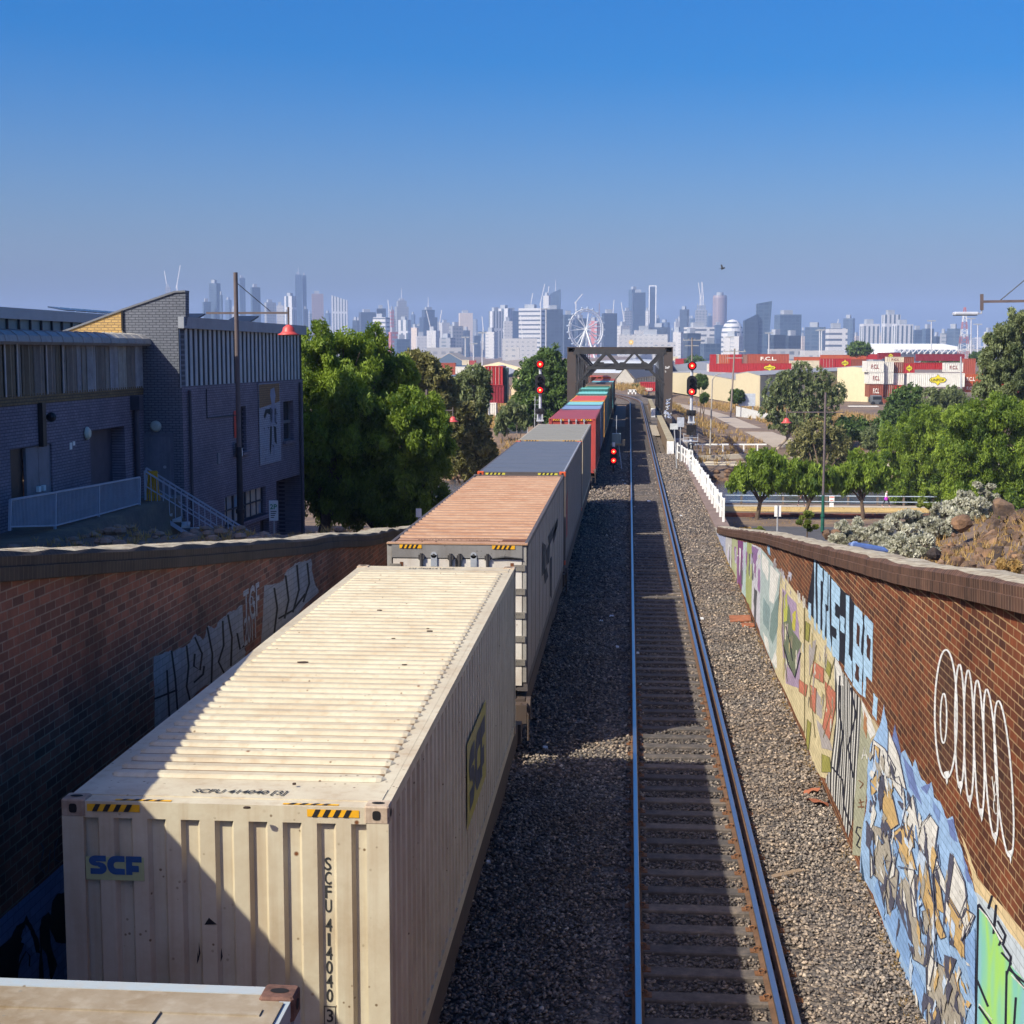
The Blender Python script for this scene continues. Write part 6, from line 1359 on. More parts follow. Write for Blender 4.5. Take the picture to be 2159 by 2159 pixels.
tree('pepper_tree', 'broad bright green pepper tree behind the walker', gp(1930, 139.5), cl(139.5, (1905,920,46,36), (1950,900,50,40), (1890,980,44,44), (1940,970,54,46), (1990,950,50,48), (1905,1030,40,30), (1960,1025,50,34)), 'pepper', 60000, .30, .6, 24, group=PT, tr=.3)
tree('pepper_tree', 'wide pepper tree at the right edge above the rocks', gp(2090, 112), cl(112, (2040,885,55,36), (2100,870,56,40), (2150,880,40,40), (2020,960,50,50), (2085,960,60,60), (2150,970,45,60), (2040,1040,55,36), (2110,1050,55,40)), 'pepper', 76000, .27, .6, 25, group=PT, tr=.3)
tree('gum_tree', 'slim gum tree with white trunk in front of the cream shed', gp(1642, 196), cl(196, (1690,785,24,22), (1665,800,30,22), (1730,800,26,24), (1640,825,32,28), (1700,830,36,30), (1760,830,24,30), (1625,860,22,24), (1680,870,36,30), (1650,890,30,22), (1735,870,26,26)), 'gum', 15000, .5, .5, 26, group=PT, bk=pale_bark, tr=.2, fork=.5, limbs=9, sub=.26)
tree('gum_tree', 'dark bushy gum tree behind the spreading tree by the lamp post', gp(1735, 178), cl(186, (1715,920,36,32), (1755,935,36,34), (1690,945,28,28), (1735,975,42,30), (1780,960,26,34), (1700,985,34,24)), 'oak', 16000, .5, .4, 27, group=PT)
tree('gum_tree', 'dark gum tree in front of the stacked white freight boxes', gp(1905, 205), cl(205, (1895,850,26,30), (1920,835,24,24), (1880,880,26,24), (1930,870,26,26), (1905,900,32,22), (1860,900,24,18)), 'dark', 11000, .55, .5, 28, group=PT)
tree('gum_tree', 'spreading olive gum tree below the large white freight box', gp(1990, 200), cl(200, (1975,840,28,22), (2010,840,26,24), (1990,870,34,26), (1960,880,24,22), (2020,880,20,22)), 'gum', 11000, .55, .5, 29, group=PT)
tree('gum_tree', 'tall gum tree cut by the right edge of the picture under the lamp bracket', gp(2120, 119), cl(119, (2135,690,34,34), (2105,715,26,26), (2150,740,34,34), (2095,770,32,30), (2140,800,40,34), (2080,815,26,24), (2110,840,34,24), (2155,855,30,28)), 'gum', 34000, .34, .6, 30, group=PT, tr=.16, fork=.8, limbs=5)
for i, (x, y, rx, ry, Y, kind, lb) in enumerate(((1795,905,40,26,196,'dark','rounded dark bush on the far bank in front of the orange freight box'), (1850,925,30,22,190,'gum','grey green bush on the far bank left of the broad pepper tree'), (1478,805,14,14,250,'dark','dark green bush against the cream shed behind the right signal'), (1553,835,16,14,262,'dark','green bush below the white notice board'), (1485,838,8,8,235,'dark','small round bush on the dry slope by the right signal'), (1812,735,26,14,520,'dark','dark pine tree standing behind the freight boxes, left of the stadium'), (1465,762,22,12,620,'dark','dark tree clump behind the right signal head'), (1985,760,40,8,560,'dark','row of dark trees behind the red freight boxes on the right'), (2060,752,16,10,560,'dark','dark tree under the street lamp bracket'), (1340,823,8,7,300,'dark','round bush beside the red van under the bridge portal'))):
    tree('bush' if Y < 500 else 'tree', lb, gp(x, Y) if Y < 400 else Vector((at(x, y, Y).x, Y, -5)), cl(Y, (x, y, rx, ry), (x-rx*.4, y+ry*.4, rx*.6, ry*.6), (x+rx*.45, y+ry*.35, rx*.55, ry*.6)), kind, 5000 if Y < 300 else 2500, .5 if Y < 300 else 1.2, .3, 60+i, 'bush' if Y < 500 else 'tree', tr=.1)
# silver bushes and rocks on the heap behind the right wall
for i, (px_, py_, Y, w_, h_) in enumerate(((1775,1130,44,24,26), (1800,1120,46,22,26), (1850,1122,44,34,28), (1890,1105,46,36,30), (1925,1130,42,34,26), (1950,1095,48,36,34), (1985,1110,45,34,28), (2010,1075,50,40,40), (2045,1085,48,34,36), (2070,1050,54,34,34), (1900,1150,38,36,22), (1940,1155,37,30,20), (1860,1145,40,26,18))):
    c = cl(Y, (px_, py_, w_, h_), (px_+w_*.5, py_+h_*.3, w_*.6, h_*.6), (px_-w_*.5, py_+h_*.35, w_*.6, h_*.6)); b_ = Vector(c[0][0]); b_.z = ground_z(b_.x, b_.y)-.1
    tree('silver_bush', ('silver leaved saltbush growing among the rocks behind the right wall' if i > 1 else 'pale saltbush at the left end of the row behind the right wall'), b_, c, 'silver', 4600, .17, -.9, 80+i, 'shrub', 'silver saltbushes behind the right wall' if i > 1 else 'pale saltbushes at the left end', tr=.03, sub=.22)
for i, (px_, py_, Y, w_, h_, kind, lb) in enumerate(((1702,1100,52,20,18,'lime','yellow green shrub just left of the green lamp post base'), (1575,1118,64,16,6,'grass','tuft of dry grass behind the low end of the right wall'), (1600,1119,64,14,6,'lime','tuft of greenish grass behind the low end of the right wall'), (2125,1195,24,26,10,'grass','clump of dry grass on the right wall coping near the edge'), (408,1140,43,22,10,'dark','low green shrub at the foot of the steel stairs'), (1960,1062,60,22,12,'lime','yellowing shrub above the silver bushes'))):
    c = cl(Y, (px_, py_, w_, h_)); b_ = Vector(c[0][0]); b_.z = b_.z-c[0][1][2]; tree('shrub' if kind != 'grass' else 'grass_clump', lb, b_, c, kind, 2600, .12, -.5, 110+i, 'shrub' if kind != 'grass' else 'grass', tr=.02, sub=.25)
rock_m, t, b = nt('basalt_rock'); c = ramp(t, noise(t, 1.6, 6, .7), [(.35, (.045, .034, .030)), (.5, (.11, .075, .052)), (.66, (.22, .14, .08))]); oi_ = N(t, 'ShaderNodeObjectInfo'); c = mix(t, 1, c, ramp(t, oi_.outputs['Random'], [(0, (.45, .45, .5)), (.4, (.9, .85, .8)), (.75, (1.3, 1.05, .8)), (1, (1.9, 1.7, 1.45))]), 'MULTIPLY')
t.links.new(c, b.inputs['Base Color']); b.inputs['Roughness'].default_value = .9; bumpn(t, b, noise(t, 5, 6), .8, .06)
def rock(c, r, seed, label, group=None):
    g = random.Random(seed); m = MB(); m.ball(c, r, 9, 6, (g.uniform(.8, 1.3), g.uniform(.8, 1.2), g.uniform(.6, .95))); c = Vector(c)
    pl = [(Vector((g.gauss(0, 1), g.gauss(0, 1), g.gauss(0, .8))).normalized(), g.uniform(.42, .75)*r) for _ in range(11)]
    for i, v in enumerate(m.v):
        v = Vector(v)-c
        for n_, d in pl:
            k = v.dot(n_)
            if k > d: v -= n_*(k-d)
        m.v[i] = tuple(c+v*(1+g.uniform(-.05, .05)))
    o = m.build('rock', rock_m); return tag(o, label, 'rock', group)
gr = random.Random(21)
for px_, py_, Y, r_, lb in ((2112, 1072, 46, .5, 'large upright brown boulder on top of the rock heap'), (2030, 1105, 42, .36, 'reddish brown boulder left of the largest boulder'), (1745, 1128, 52, .30, 'brown rock beside the base of the green lamp post'), (1968, 1168, 33, .2, 'dark grey rock low on the heap near the silver bushes'), (1760, 1125, 51, .24, 'small tan rock at the left end of the silver bushes')):
    p = at(px_, py_, Y); rock(p, r_, px_, lb)
for i in range(210):
    px_ = gr.uniform(1960, 2190); Y = gr.uniform(24, 50); p = at(px_, 1100, Y); z = ground_z(p.x, Y)
    y_ = 741.6+(CH-z)/Y*FPX
    if y_ < 1040: continue
    r_ = gr.uniform(.07, .24); rock((p.x, Y, z+r_*.25), r_, 300+i, 'brown basalt rock lying in the heap behind the right wall', 'rocks in the heap behind the right wall')
# dry grass: uncountable tufts on the slopes
def tufts(n, fx, seed, h):
    g = np.random.default_rng(seed); P = np.array([fx(g) for _ in range(n)]); k = 7; C = np.repeat(P, k, 0)+np.concatenate([g.normal(0, .12, (n*k, 2))*h*1.6, np.zeros((n*k, 1))], 1)
    a = np.stack([g.normal(0, .35, n*k), g.normal(0, .35, n*k), np.ones(n*k)], 1); L = h*g.uniform(.5, 1.3, (n*k, 1)); w_ = g.normal(size=(n*k, 3)); w_[:, 2] = 0; w_ /= np.linalg.norm(w_, axis=1)[:, None]
    V = np.stack([C-w_*h*.09, C+w_*h*.09, C+a*L+w_*h*.01, C+a*L-w_*h*.01], 1).reshape(-1, 3); return V, np.arange(n*k*4).reshape(-1, 4), np.clip(g.normal(.5, .25, n*k), 0, 1)
def on(x, y): return (x, y, ground_z(x, y)-.02)
def f1(g):
    while 1:
        y = g.uniform(186, 330); x = g.uniform(6, 46)+bend(y)*.6; rx = interp([(190, 26), (199, 22.5), (212, 19.5), (232, 17.6), (255, 16.4), (285, 14), (330, 9)], y)
        if abs(x-rx) > (6 if y < 200 else 3.6): return on(x, y)
def f2(g): y = g.uniform(183, 260); x = g.uniform(-46, -7.5); return on(x, y)
def f3(g): return on(g.uniform(4.5, 20), g.uniform(18, 52))
def f4(g): return on(g.uniform(6, 60), g.uniform(106, 131))
def f6(g): return on(g.uniform(-14, -6.4), g.uniform(24, 48))
def f5(g): y = g.uniform(15, 57); return (interp(RWX, y)-abs(g.normal(0, .09))-.02, y, .03)
for f, n, h, sd, lb in ((f6, 700, .16, 6, 'dry grass tufts on the shaded dirt slope'), (f5, 420, .06, 5, 'thin dry weeds along the foot of the right wall'), (f1, 2600, .7, 1, 'dry golden grass on the slope beyond the river'), (f2, 2000, .8, 2, 'dry golden grass on the left slope beyond the river'), (f3, 2600, .2, 3, 'sparse dry grass among the rocks'), (f4, 1500, .12, 4, 'thin dry grass in the park')):
    V, F, T = tufts(n, f, sd, h); o = raw_mesh('dry_grass', V, F, LM['grass'], None, T); o['kind'] = 'stuff'; o['label'] = lb
rb = MB(); g = random.Random(31)
for i in range(700):
    x = g.choice((g.uniform(-45, -8), g.uniform(5, 60))); y = g.uniform(178.6, 183.5); r_ = g.uniform(.25, .7); rb.ball((x, y, ground_z(x, y)+.1), r_, 6, 4, (1.2, .9, .7))
g2 = random.Random(37); cl_ = MB()
for i in range(420):
    y = g2.uniform(24, 47); x = g2.uniform(-14.2, -6.3); r_ = g2.uniform(.04, .15); cl_.ball((x, y, ground_z(x, y)+r_*.2), r_, 6, 4, (1.3, 1, .7))
o = cl_.build('dirt_clods', M('dry_dirt_clod', (.26, .19, .14), .95, .4, 3, bump=.4)); o['kind'] = 'stuff'; o['label'] = 'clods and stones on the shaded dirt slope above the left wall'
o = rb.build('bank_rubble', rock_m); o['kind'] = 'stuff'; o['label'] = 'dark rubble along the water line of the far bank'
# ================================================================ park by the river
b0 = at(1734, 1118, 103); street_lamp('street_lamp', 'tall street lamp with green base standing in the riverside park', Vector((b0.x, 103, -5.35)), at(1734, 827, 103).z+.0, ((-1, 1.82*1.45, 1), (1, 1.3, 0)), green_m, bh=2.6)
p = at(955, 912, 97); street_lamp('street_lamp', 'small looking red shaded street lamp in front of the sheoaks on the left', Vector((p.x-1.75, 97, -5)), at(955, 858, 97).z+1.15, ((1, 1.75, 1),), pole_d, bh=3)
rf = thing('riverside_fence', 'pale two rail fence with timber posts along the river path', 'fence', (25, 138, -7))
fr = M('pale_blue_rail', (.42, .50, .56), .4, .1); pm = M('timber_post', (.16, .12, .09), .9, .3)
xs_ = [at(x, 1060, 138).x for x in (1522, 1563, 1651, 1738, 1743, 1788, 1850, 1905)]
zt_, zm_ = at(1600, 1043, 138).z, at(1600, 1056, 138).z
for x in xs_: MB().box(x-.09, x+.09, 137.9, 138.1, -7.3, zt_).build('post', pm, rf)
for z in (zt_-.05, zm_): MB().beam((xs_[0], 137.88, z), (xs_[-1]+3, 137.88, z), .07).build('rail', fr, rf)
for k, (px_, h_, lb) in enumerate(((1637, 1066, 'blank white sign on a steel pole behind the right wall'), )):
    p = at(1638, 1160, 62); r, pl, q = sign_post(lb, Vector((p.x, 62, -2.9)), at(1638, 1066, 62).z+2.9, .28, .46, white_paint); m = MB(); m.box(q.x-.015, q.x+.015, q.y-.03, q.y-.002, q.z-.5, q.z+.02); m.build('strap', M('strap_grey', (.12, .12, .12), .6), pl)
p = at(1753, 1078, 133.5); r, pl, q = sign_post('white and red notice on a white post beside the river path', Vector((p.x, 133.5, -6.9)), at(1753, 1047, 133).z+6.9, .46, .50, white_paint); m = MB(); m.box(q.x-.2, q.x+.2, q.y-.006, q.y-.002, q.z-.14, q.z-.04); m.box(q.x-.15, q.x+.15, q.y-.006, q.y-.002, q.z-.42, q.z-.36); m.build('sign_lettering', M('sign_red', (.55, .05, .04), .6), pl)
m = MB(); m.box(q.x-.18, q.x+.18, q.y+.02, q.y+.12, -6.95, q.z-.62); m.build('box', white_paint, r)
ht = thing('tram_rails', 'pair of rusty rails running along the edge of the park', 'rails', (20, 117, -5.6))
for y in (114.5, 116.2): m = MB(); m.beam((6, y, ground_z(12, y)+.12), (70, y, ground_z(12, y)+.12), .12, .2); m.build('rail', M('rust_red_rail', (.15, .05, .035), .9, .3), ht)
m = MB()
for i in range(60): m.box(6+i*1.05, 6.28+i*1.05, 113.6, 117.1, ground_z(12, 115.3)-.1, ground_z(12, 115.3)+.03)
m.build('sleepers', bark, ht)
# walkers
skin_m = M('skin', (.45, .26, .18), .6, .05)
def person(label, p, h, pose, top, legs, shoes, rz, waist=None, hair=(.10, .06, .03), hat=None):
    r = thing('person', label, 'person', p); k = h/1.7
    J = {'pel': (0,0,.93), 'wai': (0,0,1.08), 'che': (.02,0,1.30), 'nec': (.04,0,1.45), 'hea': (.06,0,1.55), 'top': (.06,0,1.64)}
    for s_, n_ in ((1, 'l'), (-1, 'r')):
        f = s_*pose
        J['hip'+n_] = (0, .10*s_, .90); J['kne'+n_] = (.22*f+.04, .10*s_, .50); J['ank'+n_] = (.30*f-.10*(f < 0), .10*s_, .09+.05*(f < 0)); J['toe'+n_] = (.30*f+.13, .11*s_, .04)
        J['sho'+n_] = (.02, .18*s_, 1.40); J['elb'+n_] = (-.12*f-.02, .22*s_, 1.14); J['wri'+n_] = (-.14*f+.16, .22*s_, .98); J['han'+n_] = (-.14*f+.24, .21*s_, .93)
    names = list(J); idx = {n_: i for i, n_ in enumerate(names)}
    E = [('pel','wai'),('wai','che'),('che','nec'),('nec','hea'),('hea','top')]
    for n_ in 'lr': E += [('pel','hip'+n_),('hip'+n_,'kne'+n_),('kne'+n_,'ank'+n_),('ank'+n_,'toe'+n_),('che','sho'+n_),('sho'+n_,'elb'+n_),('elb'+n_,'wri'+n_),('wri'+n_,'han'+n_)]
    rad = {'pel': .14, 'wai': .125, 'che': .14, 'nec': .055, 'hea': .10, 'top': .075, 'hip': .10, 'kne': .065, 'ank': .042, 'toe': .035, 'sho': .06, 'elb': .045, 'wri': .033, 'han': .035}
    me = bpy.data.meshes.new('body'); me.from_pydata([tuple(c*k for c in J[n_]) for n_ in names], [(idx[a], idx[b_]) for a, b_ in E], [])
    ob = bpy.data.objects.new('body', me); COL.objects.link(ob); sk = ob.modifiers.new('skin', 'SKIN'); sk.use_smooth_shade = True
    lay = me.skin_vertices[0].data if len(me.skin_vertices) else None
    if lay is None: me.skin_vertices.new() if hasattr(me.skin_vertices, 'new') else None; lay = me.skin_vertices[0].data
    for n_ in names: v = rad[n_ if n_ in rad else n_[:3]]*k; lay[idx[n_]].radius = (v, v)
    lay[0].use_root = True
    ss = ob.modifiers.new('sub', 'SUBSURF'); ss.levels = 1; ss.render_levels = 1
    dg = bpy.context.evaluated_depsgraph_get(); dg.update(); me2 = bpy.data.meshes.new_from_object(ob.evaluated_get(dg)); bpy.data.objects.remove(ob)
    b_ = bpy.data.objects.new('body', me2); COL.objects.link(b_); b_.parent = r; me2.materials.clear()
    for mm_ in (M('top_cloth', top, .8), M('leg_cloth', legs, .8), M('shoe', shoes, .6), skin_m, M('hair', hair, .7)): me2.materials.append(mm_)
    for po in me2.polygons:
        c = po.center/k; z = c.z; arm = abs(c.y) > .16 and z < 1.32 and z > .8
        po.material_index = 2 if z < .10 else (3 if z < .24 else 1) if z < .95 and not arm else 3 if arm or z > 1.44 else 0
        if z > 1.60 or (z > 1.46 and c.x < .02): po.material_index = 4
    base = Vector(p)
    if waist:
        m = MB(); m.lathe(base+Vector((0, 0, 1.06*k)), [(.15*k, 0), (.17*k, -.1*k), (.20*k, -.30*k), (.17*k, -.38*k), (.1*k, -.36*k)], 12); m.build('tied_jacket', M('purple_cloth', waist, .8), r)
    for s_ in (1, -1):     # fingers and thumb
        hx = J['han'+('l' if s_ > 0 else 'r')]; m = MB(); c = base+Vector(hx)*k
        for q in range(4): a = c+Vector((.01, (-.027+.018*q)*1, -.01))*k; m.tube([a, a+Vector((.045, 0, -.03))*k, a+Vector((.055-.006*abs(q-1.5), 0, -.075))*k], [.010*k, .009*k, .007*k], 5)
        a = c+Vector((-.01, -.03*s_, 0))*k; m.tube([a, a+Vector((.035, -.015*s_, -.03))*k], [.011*k, .008*k], 5); m.build('fingers', skin_m, r)
    m = MB(); hc = base+Vector((.06, 0, 1.555))*k; m.ball(hc+Vector((.105, 0, 0))*k, .022*k, 6, 4)
    for s_ in (1, -1): m.ball(hc+Vector((.0, .10*s_, 0))*k, .028*k, 6, 4, (.7, .4, 1))
    m.build('face', skin_m, r); m = MB()
    for s_ in (1, -1): m.ball(hc+Vector((.088, .035*s_, .025))*k, .012*k, 6, 4)
    m.box(hc.x+.094*k, hc.x+.10*k, hc.y-.025*k, hc.y+.025*k, hc.z-.055*k, hc.z-.045*k); m.build('eyes_and_mouth', black_paint, r)
    r.rotation_euler = (0, 0, rz); return r
p = gz(1868, 1070, -6.95); person('walker in white top and black leggings with a purple jacket tied round the waist', (p.x, p.y, ground_z(p.x, p.y)+.03), 1.55, 1, (.75, .75, .74), (.02, .02, .025), (.7, .55, .6), R(-25), (.36, .02, .40), hair=(.55, .52, .46))
p = gz(1690, 1068, -6.95); person('walker in dark clothes partly hidden by the drooping tree', (p.x, p.y, ground_z(p.x, p.y)+.03), 1.7, 1, (.03, .03, .05), (.05, .035, .05), (.1, .1, .1), R(160))
bp = thing('pipe', 'blue plastic pipe lying along the coping of the right wall', 'pipe', gx(1800, 1150, 3.75))
a, b_ = gx(1792, 1150, 3.72), gx(1870, 1164, 3.85); a.z += .02; b_.z += .02
m = MB(); m.tube([a, a.lerp(b_, .12), a.lerp(b_, .5), a.lerp(b_, .9), b_], [.03, .05, .055, .05, .02], 10); m.build('tube', M('blue_plastic', (.06, .10, .26), .4, .15), bp); m = MB(); m.cyl(a.lerp(b_, .13), a.lerp(b_, .17), .065, .065, 10); m.build('collar', M('blue_grey_collar', (.22, .30, .50), .4), bp)
# flat head street light on a bracket at the top right
rl = thing('street_lamp', 'flat headed street light hanging from a bracket at the right edge', 'street lamp', at(2215, 900, 42))
P = lambda x, y: at(x, y, 42)
m = MB(); m.cyl(Vector((P(2215, 900).x, 42, ground_z(P(2215, 900).x, 42))), P(2215, 520), .11, .09, 10); m.build('pole', pole_m, rl)
m = MB(); m.beam(P(2070, 636), P(2215, 634), .07); m.beam(P(2070, 620), P(2070, 654), .08); m.build('arm', pole_m, rl); MB().cyl(P(2108, 634), P(2215, 545), .015, n=6).build('stay_rod', black_paint, rl)
m = MB(); m.cyl(P(2070, 654), P(2069, 662), .02, n=6); m.beam(P(2060, 661), P(2070, 661), .03); m.build('bracket', steel_grey, rl)
a, b_ = P(2010, 662), P(2062, 661); m = MB(); m.bevbox(a.x, b_.x, 41.82, 42.18, a.z-.02, a.z+.055, .03); m.build('lamp_head', M('pale_lamp_shell', (.42, .44, .48), .4), rl); m = MB(); m.box(a.x+.02, b_.x-.05, 41.85, 42.15, a.z-.045, a.z-.02); m.build('lamp_lens', M('dark_lamp_lens', (.06, .06, .08), .2), rl)
# white guard rails on the far bank
def guard(label, x0, x1, Y, yt, yb_, posts):
    r = thing('guard_rail', label, 'guard rail', at(x0, yb_, Y)); MB().beam(at(x0, yt, Y), at(x1, yt, Y), .14, .18).build('rail', white_paint, r)
    for x in posts: MB().beam(at(x, yt, Y), at(x, yb_+1, Y), .16).build('post', white_paint, r)
guard('white guard rail at the end of the dirt road, the longer one near the lamp', 1465, 1536, 190, 937, 951, (1481, 1524)); guard('shorter white guard rail beside the gum tree on the far bank', 1546, 1616, 190, 937, 951, (1568, 1597))
MB_ = MB(); a, b_ = at(1460, 946, 189), at(1600, 944, 191); MB_.beam(Vector((a.x, 189, ground_z(a.x, 189)+.25)), Vector((b_.x, 191, ground_z(b_.x, 191)+.25)), .5, .6); tag(MB_.build('concrete_kerb', M('pale_kerb', (.48, .42, .32), .9, .1)), 'pale concrete kerb under the guard rails on the far bank', 'kerb')
p = at(1497, 945, 189); r = thing('street_lamp', 'slim curved street lamp behind the right railway signal', 'street lamp', Vector((p.x, 189, -5.6))); tp = at(1502, 800, 189); pts = [Vector((p.x, 189, -5.8)), Vector((tp.x, 189, tp.z)), Vector((tp.x+.35, 189, tp.z+.5)), Vector((tp.x+.9, 189, tp.z+.75)), Vector((tp.x+1.3, 189, tp.z+.78))]
m = MB(); m.tube(pts, [.11, .08, .06, .05, .05], 8); m.build('pole', M('galvanised_pole', (.40, .36, .30), .5), r); m = MB(); m.bevbox(tp.x+1.1, tp.x+1.75, 188.9, 189.1, tp.z+.70, tp.z+.84, .03); m.build('lamp_head', steel_grey, r)
# ================================================================ freight yard
w8 = lambda x, y: (1480+.3514*x, 640+.3514*y)
cm = {}
def colm(n_, c):
    if n_ not in cm: cm[n_] = MD('freight_'+n_, c, mul(c, .55), .35, .55)
    return cm[n_]
FC = {'red': (.40, .028, .03), 'orange': (.46, .10, .035), 'brown': (.26, .075, .045), 'white': (.72, .70, .62), 'cream': (.66, .58, .42), 'maroon': (.22, .02, .03), 'rust': (.36, .085, .05), 'dark': (.05, .035, .03), 'green': (.05, .11, .10), 'blue': (.06, .12, .24)}
diam_y = M('diamond_yellow', (.70, .58, .02), .6); diam_k = M('diamond_black', (.02, .02, .02), .6); fcl_w = M('letter_white', (.78, .74, .64), .6); fcl_b = M('letter_brown', (.26, .06, .05), .6)
def box_at(label, rect, Y, col, txt=None, dia=None, end=False, dep=2.44, tr=w8, tcol=None, tpos=.5, dpos=.5, group='freight boxes in the yard beyond the river'):
    a, b_ = at(*tr(rect[0], rect[1]), Y), at(*tr(rect[2], rect[3]), Y); x0, x1, z0, z1 = a.x, b_.x, b_.z, a.z; r = thing('freight_container', label, 'container', ((x0+x1)/2, Y, z0), group); mt = colm(col, FC[col])
    m = MB(); n = max(4, int((x1-x0)/.42)); pr = trap(x0+.08, x1-.08, (x1-x0)/n, .06, .4, .1)
    for x, d in pr: m.v += [(x, Y+.02+d, z0+.15), (x, Y+.02+d, z1-.12)]
    for i in range(len(pr)-1): m.f.append([2*i, 2*i+2, 2*i+3, 2*i+1]); m.m.append(0); m.t.append(.5)
    m.box(x0+.03, x1-.03, Y+.09, Y+dep, z0+.02, z1-.01); m.build('body', mt, r)
    m = MB()
    for x in (x0, x1-.12): m.box(x, x+.12, Y, Y+.12, z0, z1); m.box(x, x+.12, Y+dep-.1, Y+dep+.02, z0, z1)
    for z in (z0, z1-.14): m.box(x0+.12, x1-.12, Y+.005, Y+.1, z, z+.14)
    m.build('frame', mt, r)
    if end: 
        for u in (.2, .4, .6, .8): m = MB(); x = x0+(x1-x0)*u; m.cyl((x, Y-.02, z0+.1), (x, Y-.02, z1-.1), .035, n=6); m.build('locking_bar', M('bar_pale', (.5, .46, .40), .5) if 'bar_pale' not in bpy.data.materials else bpy.data.materials['bar_pale'], r)
    h = z1-z0
    if txt:
        w_ = (x1-x0)*.62 if not dia else (x1-x0)*.5; sz = h*.52; sx = w_/(sz*.60*len(txt)); text_mesh('lettering', txt, tcol or (fcl_b if col in ('white', 'cream') else fcl_w), r, (x0+(x1-x0)*tpos, Y-.01, z0+h*.32), (1, 0, 0), (0, 0, 1), sz, sx, bold=.03, center=True)
    if dia:
        cx, cz, q = x0+(x1-x0)*dpos, z0+h*.5, h*.42; qx = q*dia
        for k, (sc, mm_, dy) in enumerate(((1, diam_k, -.012), (.92, diam_y, -.018))): m = MB(); m.poly([(cx+qx*sc*x, Y+dy, cz+q*sc*z) for x, z in ((-1, -.3), (-.4, -.3), (-.25, -1), (.25, -1), (.4, -.3), (1, -.3), (1, .3), (.4, .3), (.25, 1), (-.25, 1), (-.4, .3), (-1, .3))] if False else [(cx+qx*sc*x, Y+dy, cz+q*sc*z) for x, z in ((-1, 0), (-.75, -.42), (-.28, -.5), (0, -1), (.28, -.5), (.75, -.42), (1, 0), (.75, .42), (.28, .5), (0, 1), (-.28, .5), (-.75, .42))]); e = m.build('emblem', mm_, r)
        s_ = q*.62; text_mesh('lettering', 'LINFOX', diam_k, r, (cx, Y-.024, cz-s_*.36), (1, 0, 0), (0, 0, 1), s_, qx*1.5/(s_*.62*6), bold=.03, center=True)
    return r
D = box_at
D('red freight box at the left end of the upper row', (50,305,85,360), 395, 'red'); D('narrow cream freight box end in the upper left row', (85,305,102,360), 395.2, 'cream', end=True); D('orange freight box end next to the narrow cream one', (103,305,165,360), 395.1, 'orange', end=True); D('plain red freight box in the middle of the upper left row', (166,305,238,360), 395, 'red')
D('brown freight box end left of the one with big cream letters', (239,305,276,360), 395.2, 'brown', end=True); D('long brown freight box with big cream F.C.L. letters on the upper left row', (277,303,522,358), 395, 'rust', 'F.C.L.')
D('long red freight box at the bottom of the left stack', (44,360,276,413), 395, 'red'); D('red freight box with a pale diamond sign under the long lettered brown one', (277,358,536,412), 395, 'red', dia=1.7, tpos=.5)
D('white freight box end at the far left foot of the red stack', (33,362,48,415), 396, 'white')
D('long orange freight box in the far row behind the gum tree', (555,320,714,343), 560, 'orange'); D('longest orange freight box of the far row', (715,308,985,335), 560, 'orange'); D('dark red freight box right of the longest orange one', (986,303,1080,335), 560, 'red'); D('maroon freight box with a yellow diamond standing highest of all', (1060,295,1192,330), 420, 'maroon', dia=1.0, dpos=.55)
D('cream freight box behind the crown of the slim gum tree', (527,342,711,386), 470, 'cream'); D('red freight box showing pale door panels', (712,330,800,385), 440, 'red', end=True); D('red freight box with a yellow diamond right of the one with pale doors', (800,330,894,384), 440, 'red', dia=1.0, dpos=.62); D('plain brown freight box left of the white lettered stack', (895,334,986,384), 440, 'brown')
D('white freight box with F.C.L. letters at the top of the white stack', (988,345,1090,411), 335, 'white', 'F.C.L', dep=6); D('white freight box with F.C.L. letters second from the top of the white stack', (1000,413,1091,482), 335, 'white', 'F.C.L', dep=6); D('brown freight box with cream F.C.L. letters below the white ones', (1004,485,1086,562), 335, 'brown', 'F.C.L', dep=6); D('cream freight box with dark F.C.L. letters lying across the top of the stack', (1110,320,1211,352), 345, 'cream', 'F.C.L')
D('small brown freight box at the top beside the cream lettered one', (1212,320,1272,360), 345, 'brown'); D('white freight box end with door bars, upper of the pair beside the lettered stack', (1092,350,1150,411), 336, 'white', end=True); D('white freight box end with door bars, lower of the pair beside the lettered stack', (1092,413,1148,482), 336, 'white', end=True)
D('brown freight box end with door bars high on the stack', (1151,352,1210,416), 337, 'brown', end=True); D('red freight box with a yellow diamond half hidden beside the brown door end', (1211,358,1276,419), 337, 'red', dia=.75); D('red freight box, first of three in a row above the long white one', (1277,355,1338,396), 350, 'red'); D('red freight box, second of three in a row above the long white one', (1339,355,1396,396), 350, 'red'); D('red freight box, third of three in a row above the long white one', (1397,355,1456,396), 350, 'red')
D('long white freight box with a large yellow diamond sign', (1243,417,1575,500), 330, 'white', dia=1.55, dpos=.52); D('white freight box with F.C.L. letters behind the slender mast', (1457,355,1566,411), 345, 'white', 'F.C.L'); D('white freight box with a vent door below the brown door end', (1150,420,1211,488), 337, 'white', end=True); D('narrow white freight box beside the vent door one', (1212,423,1242,490), 338, 'white')
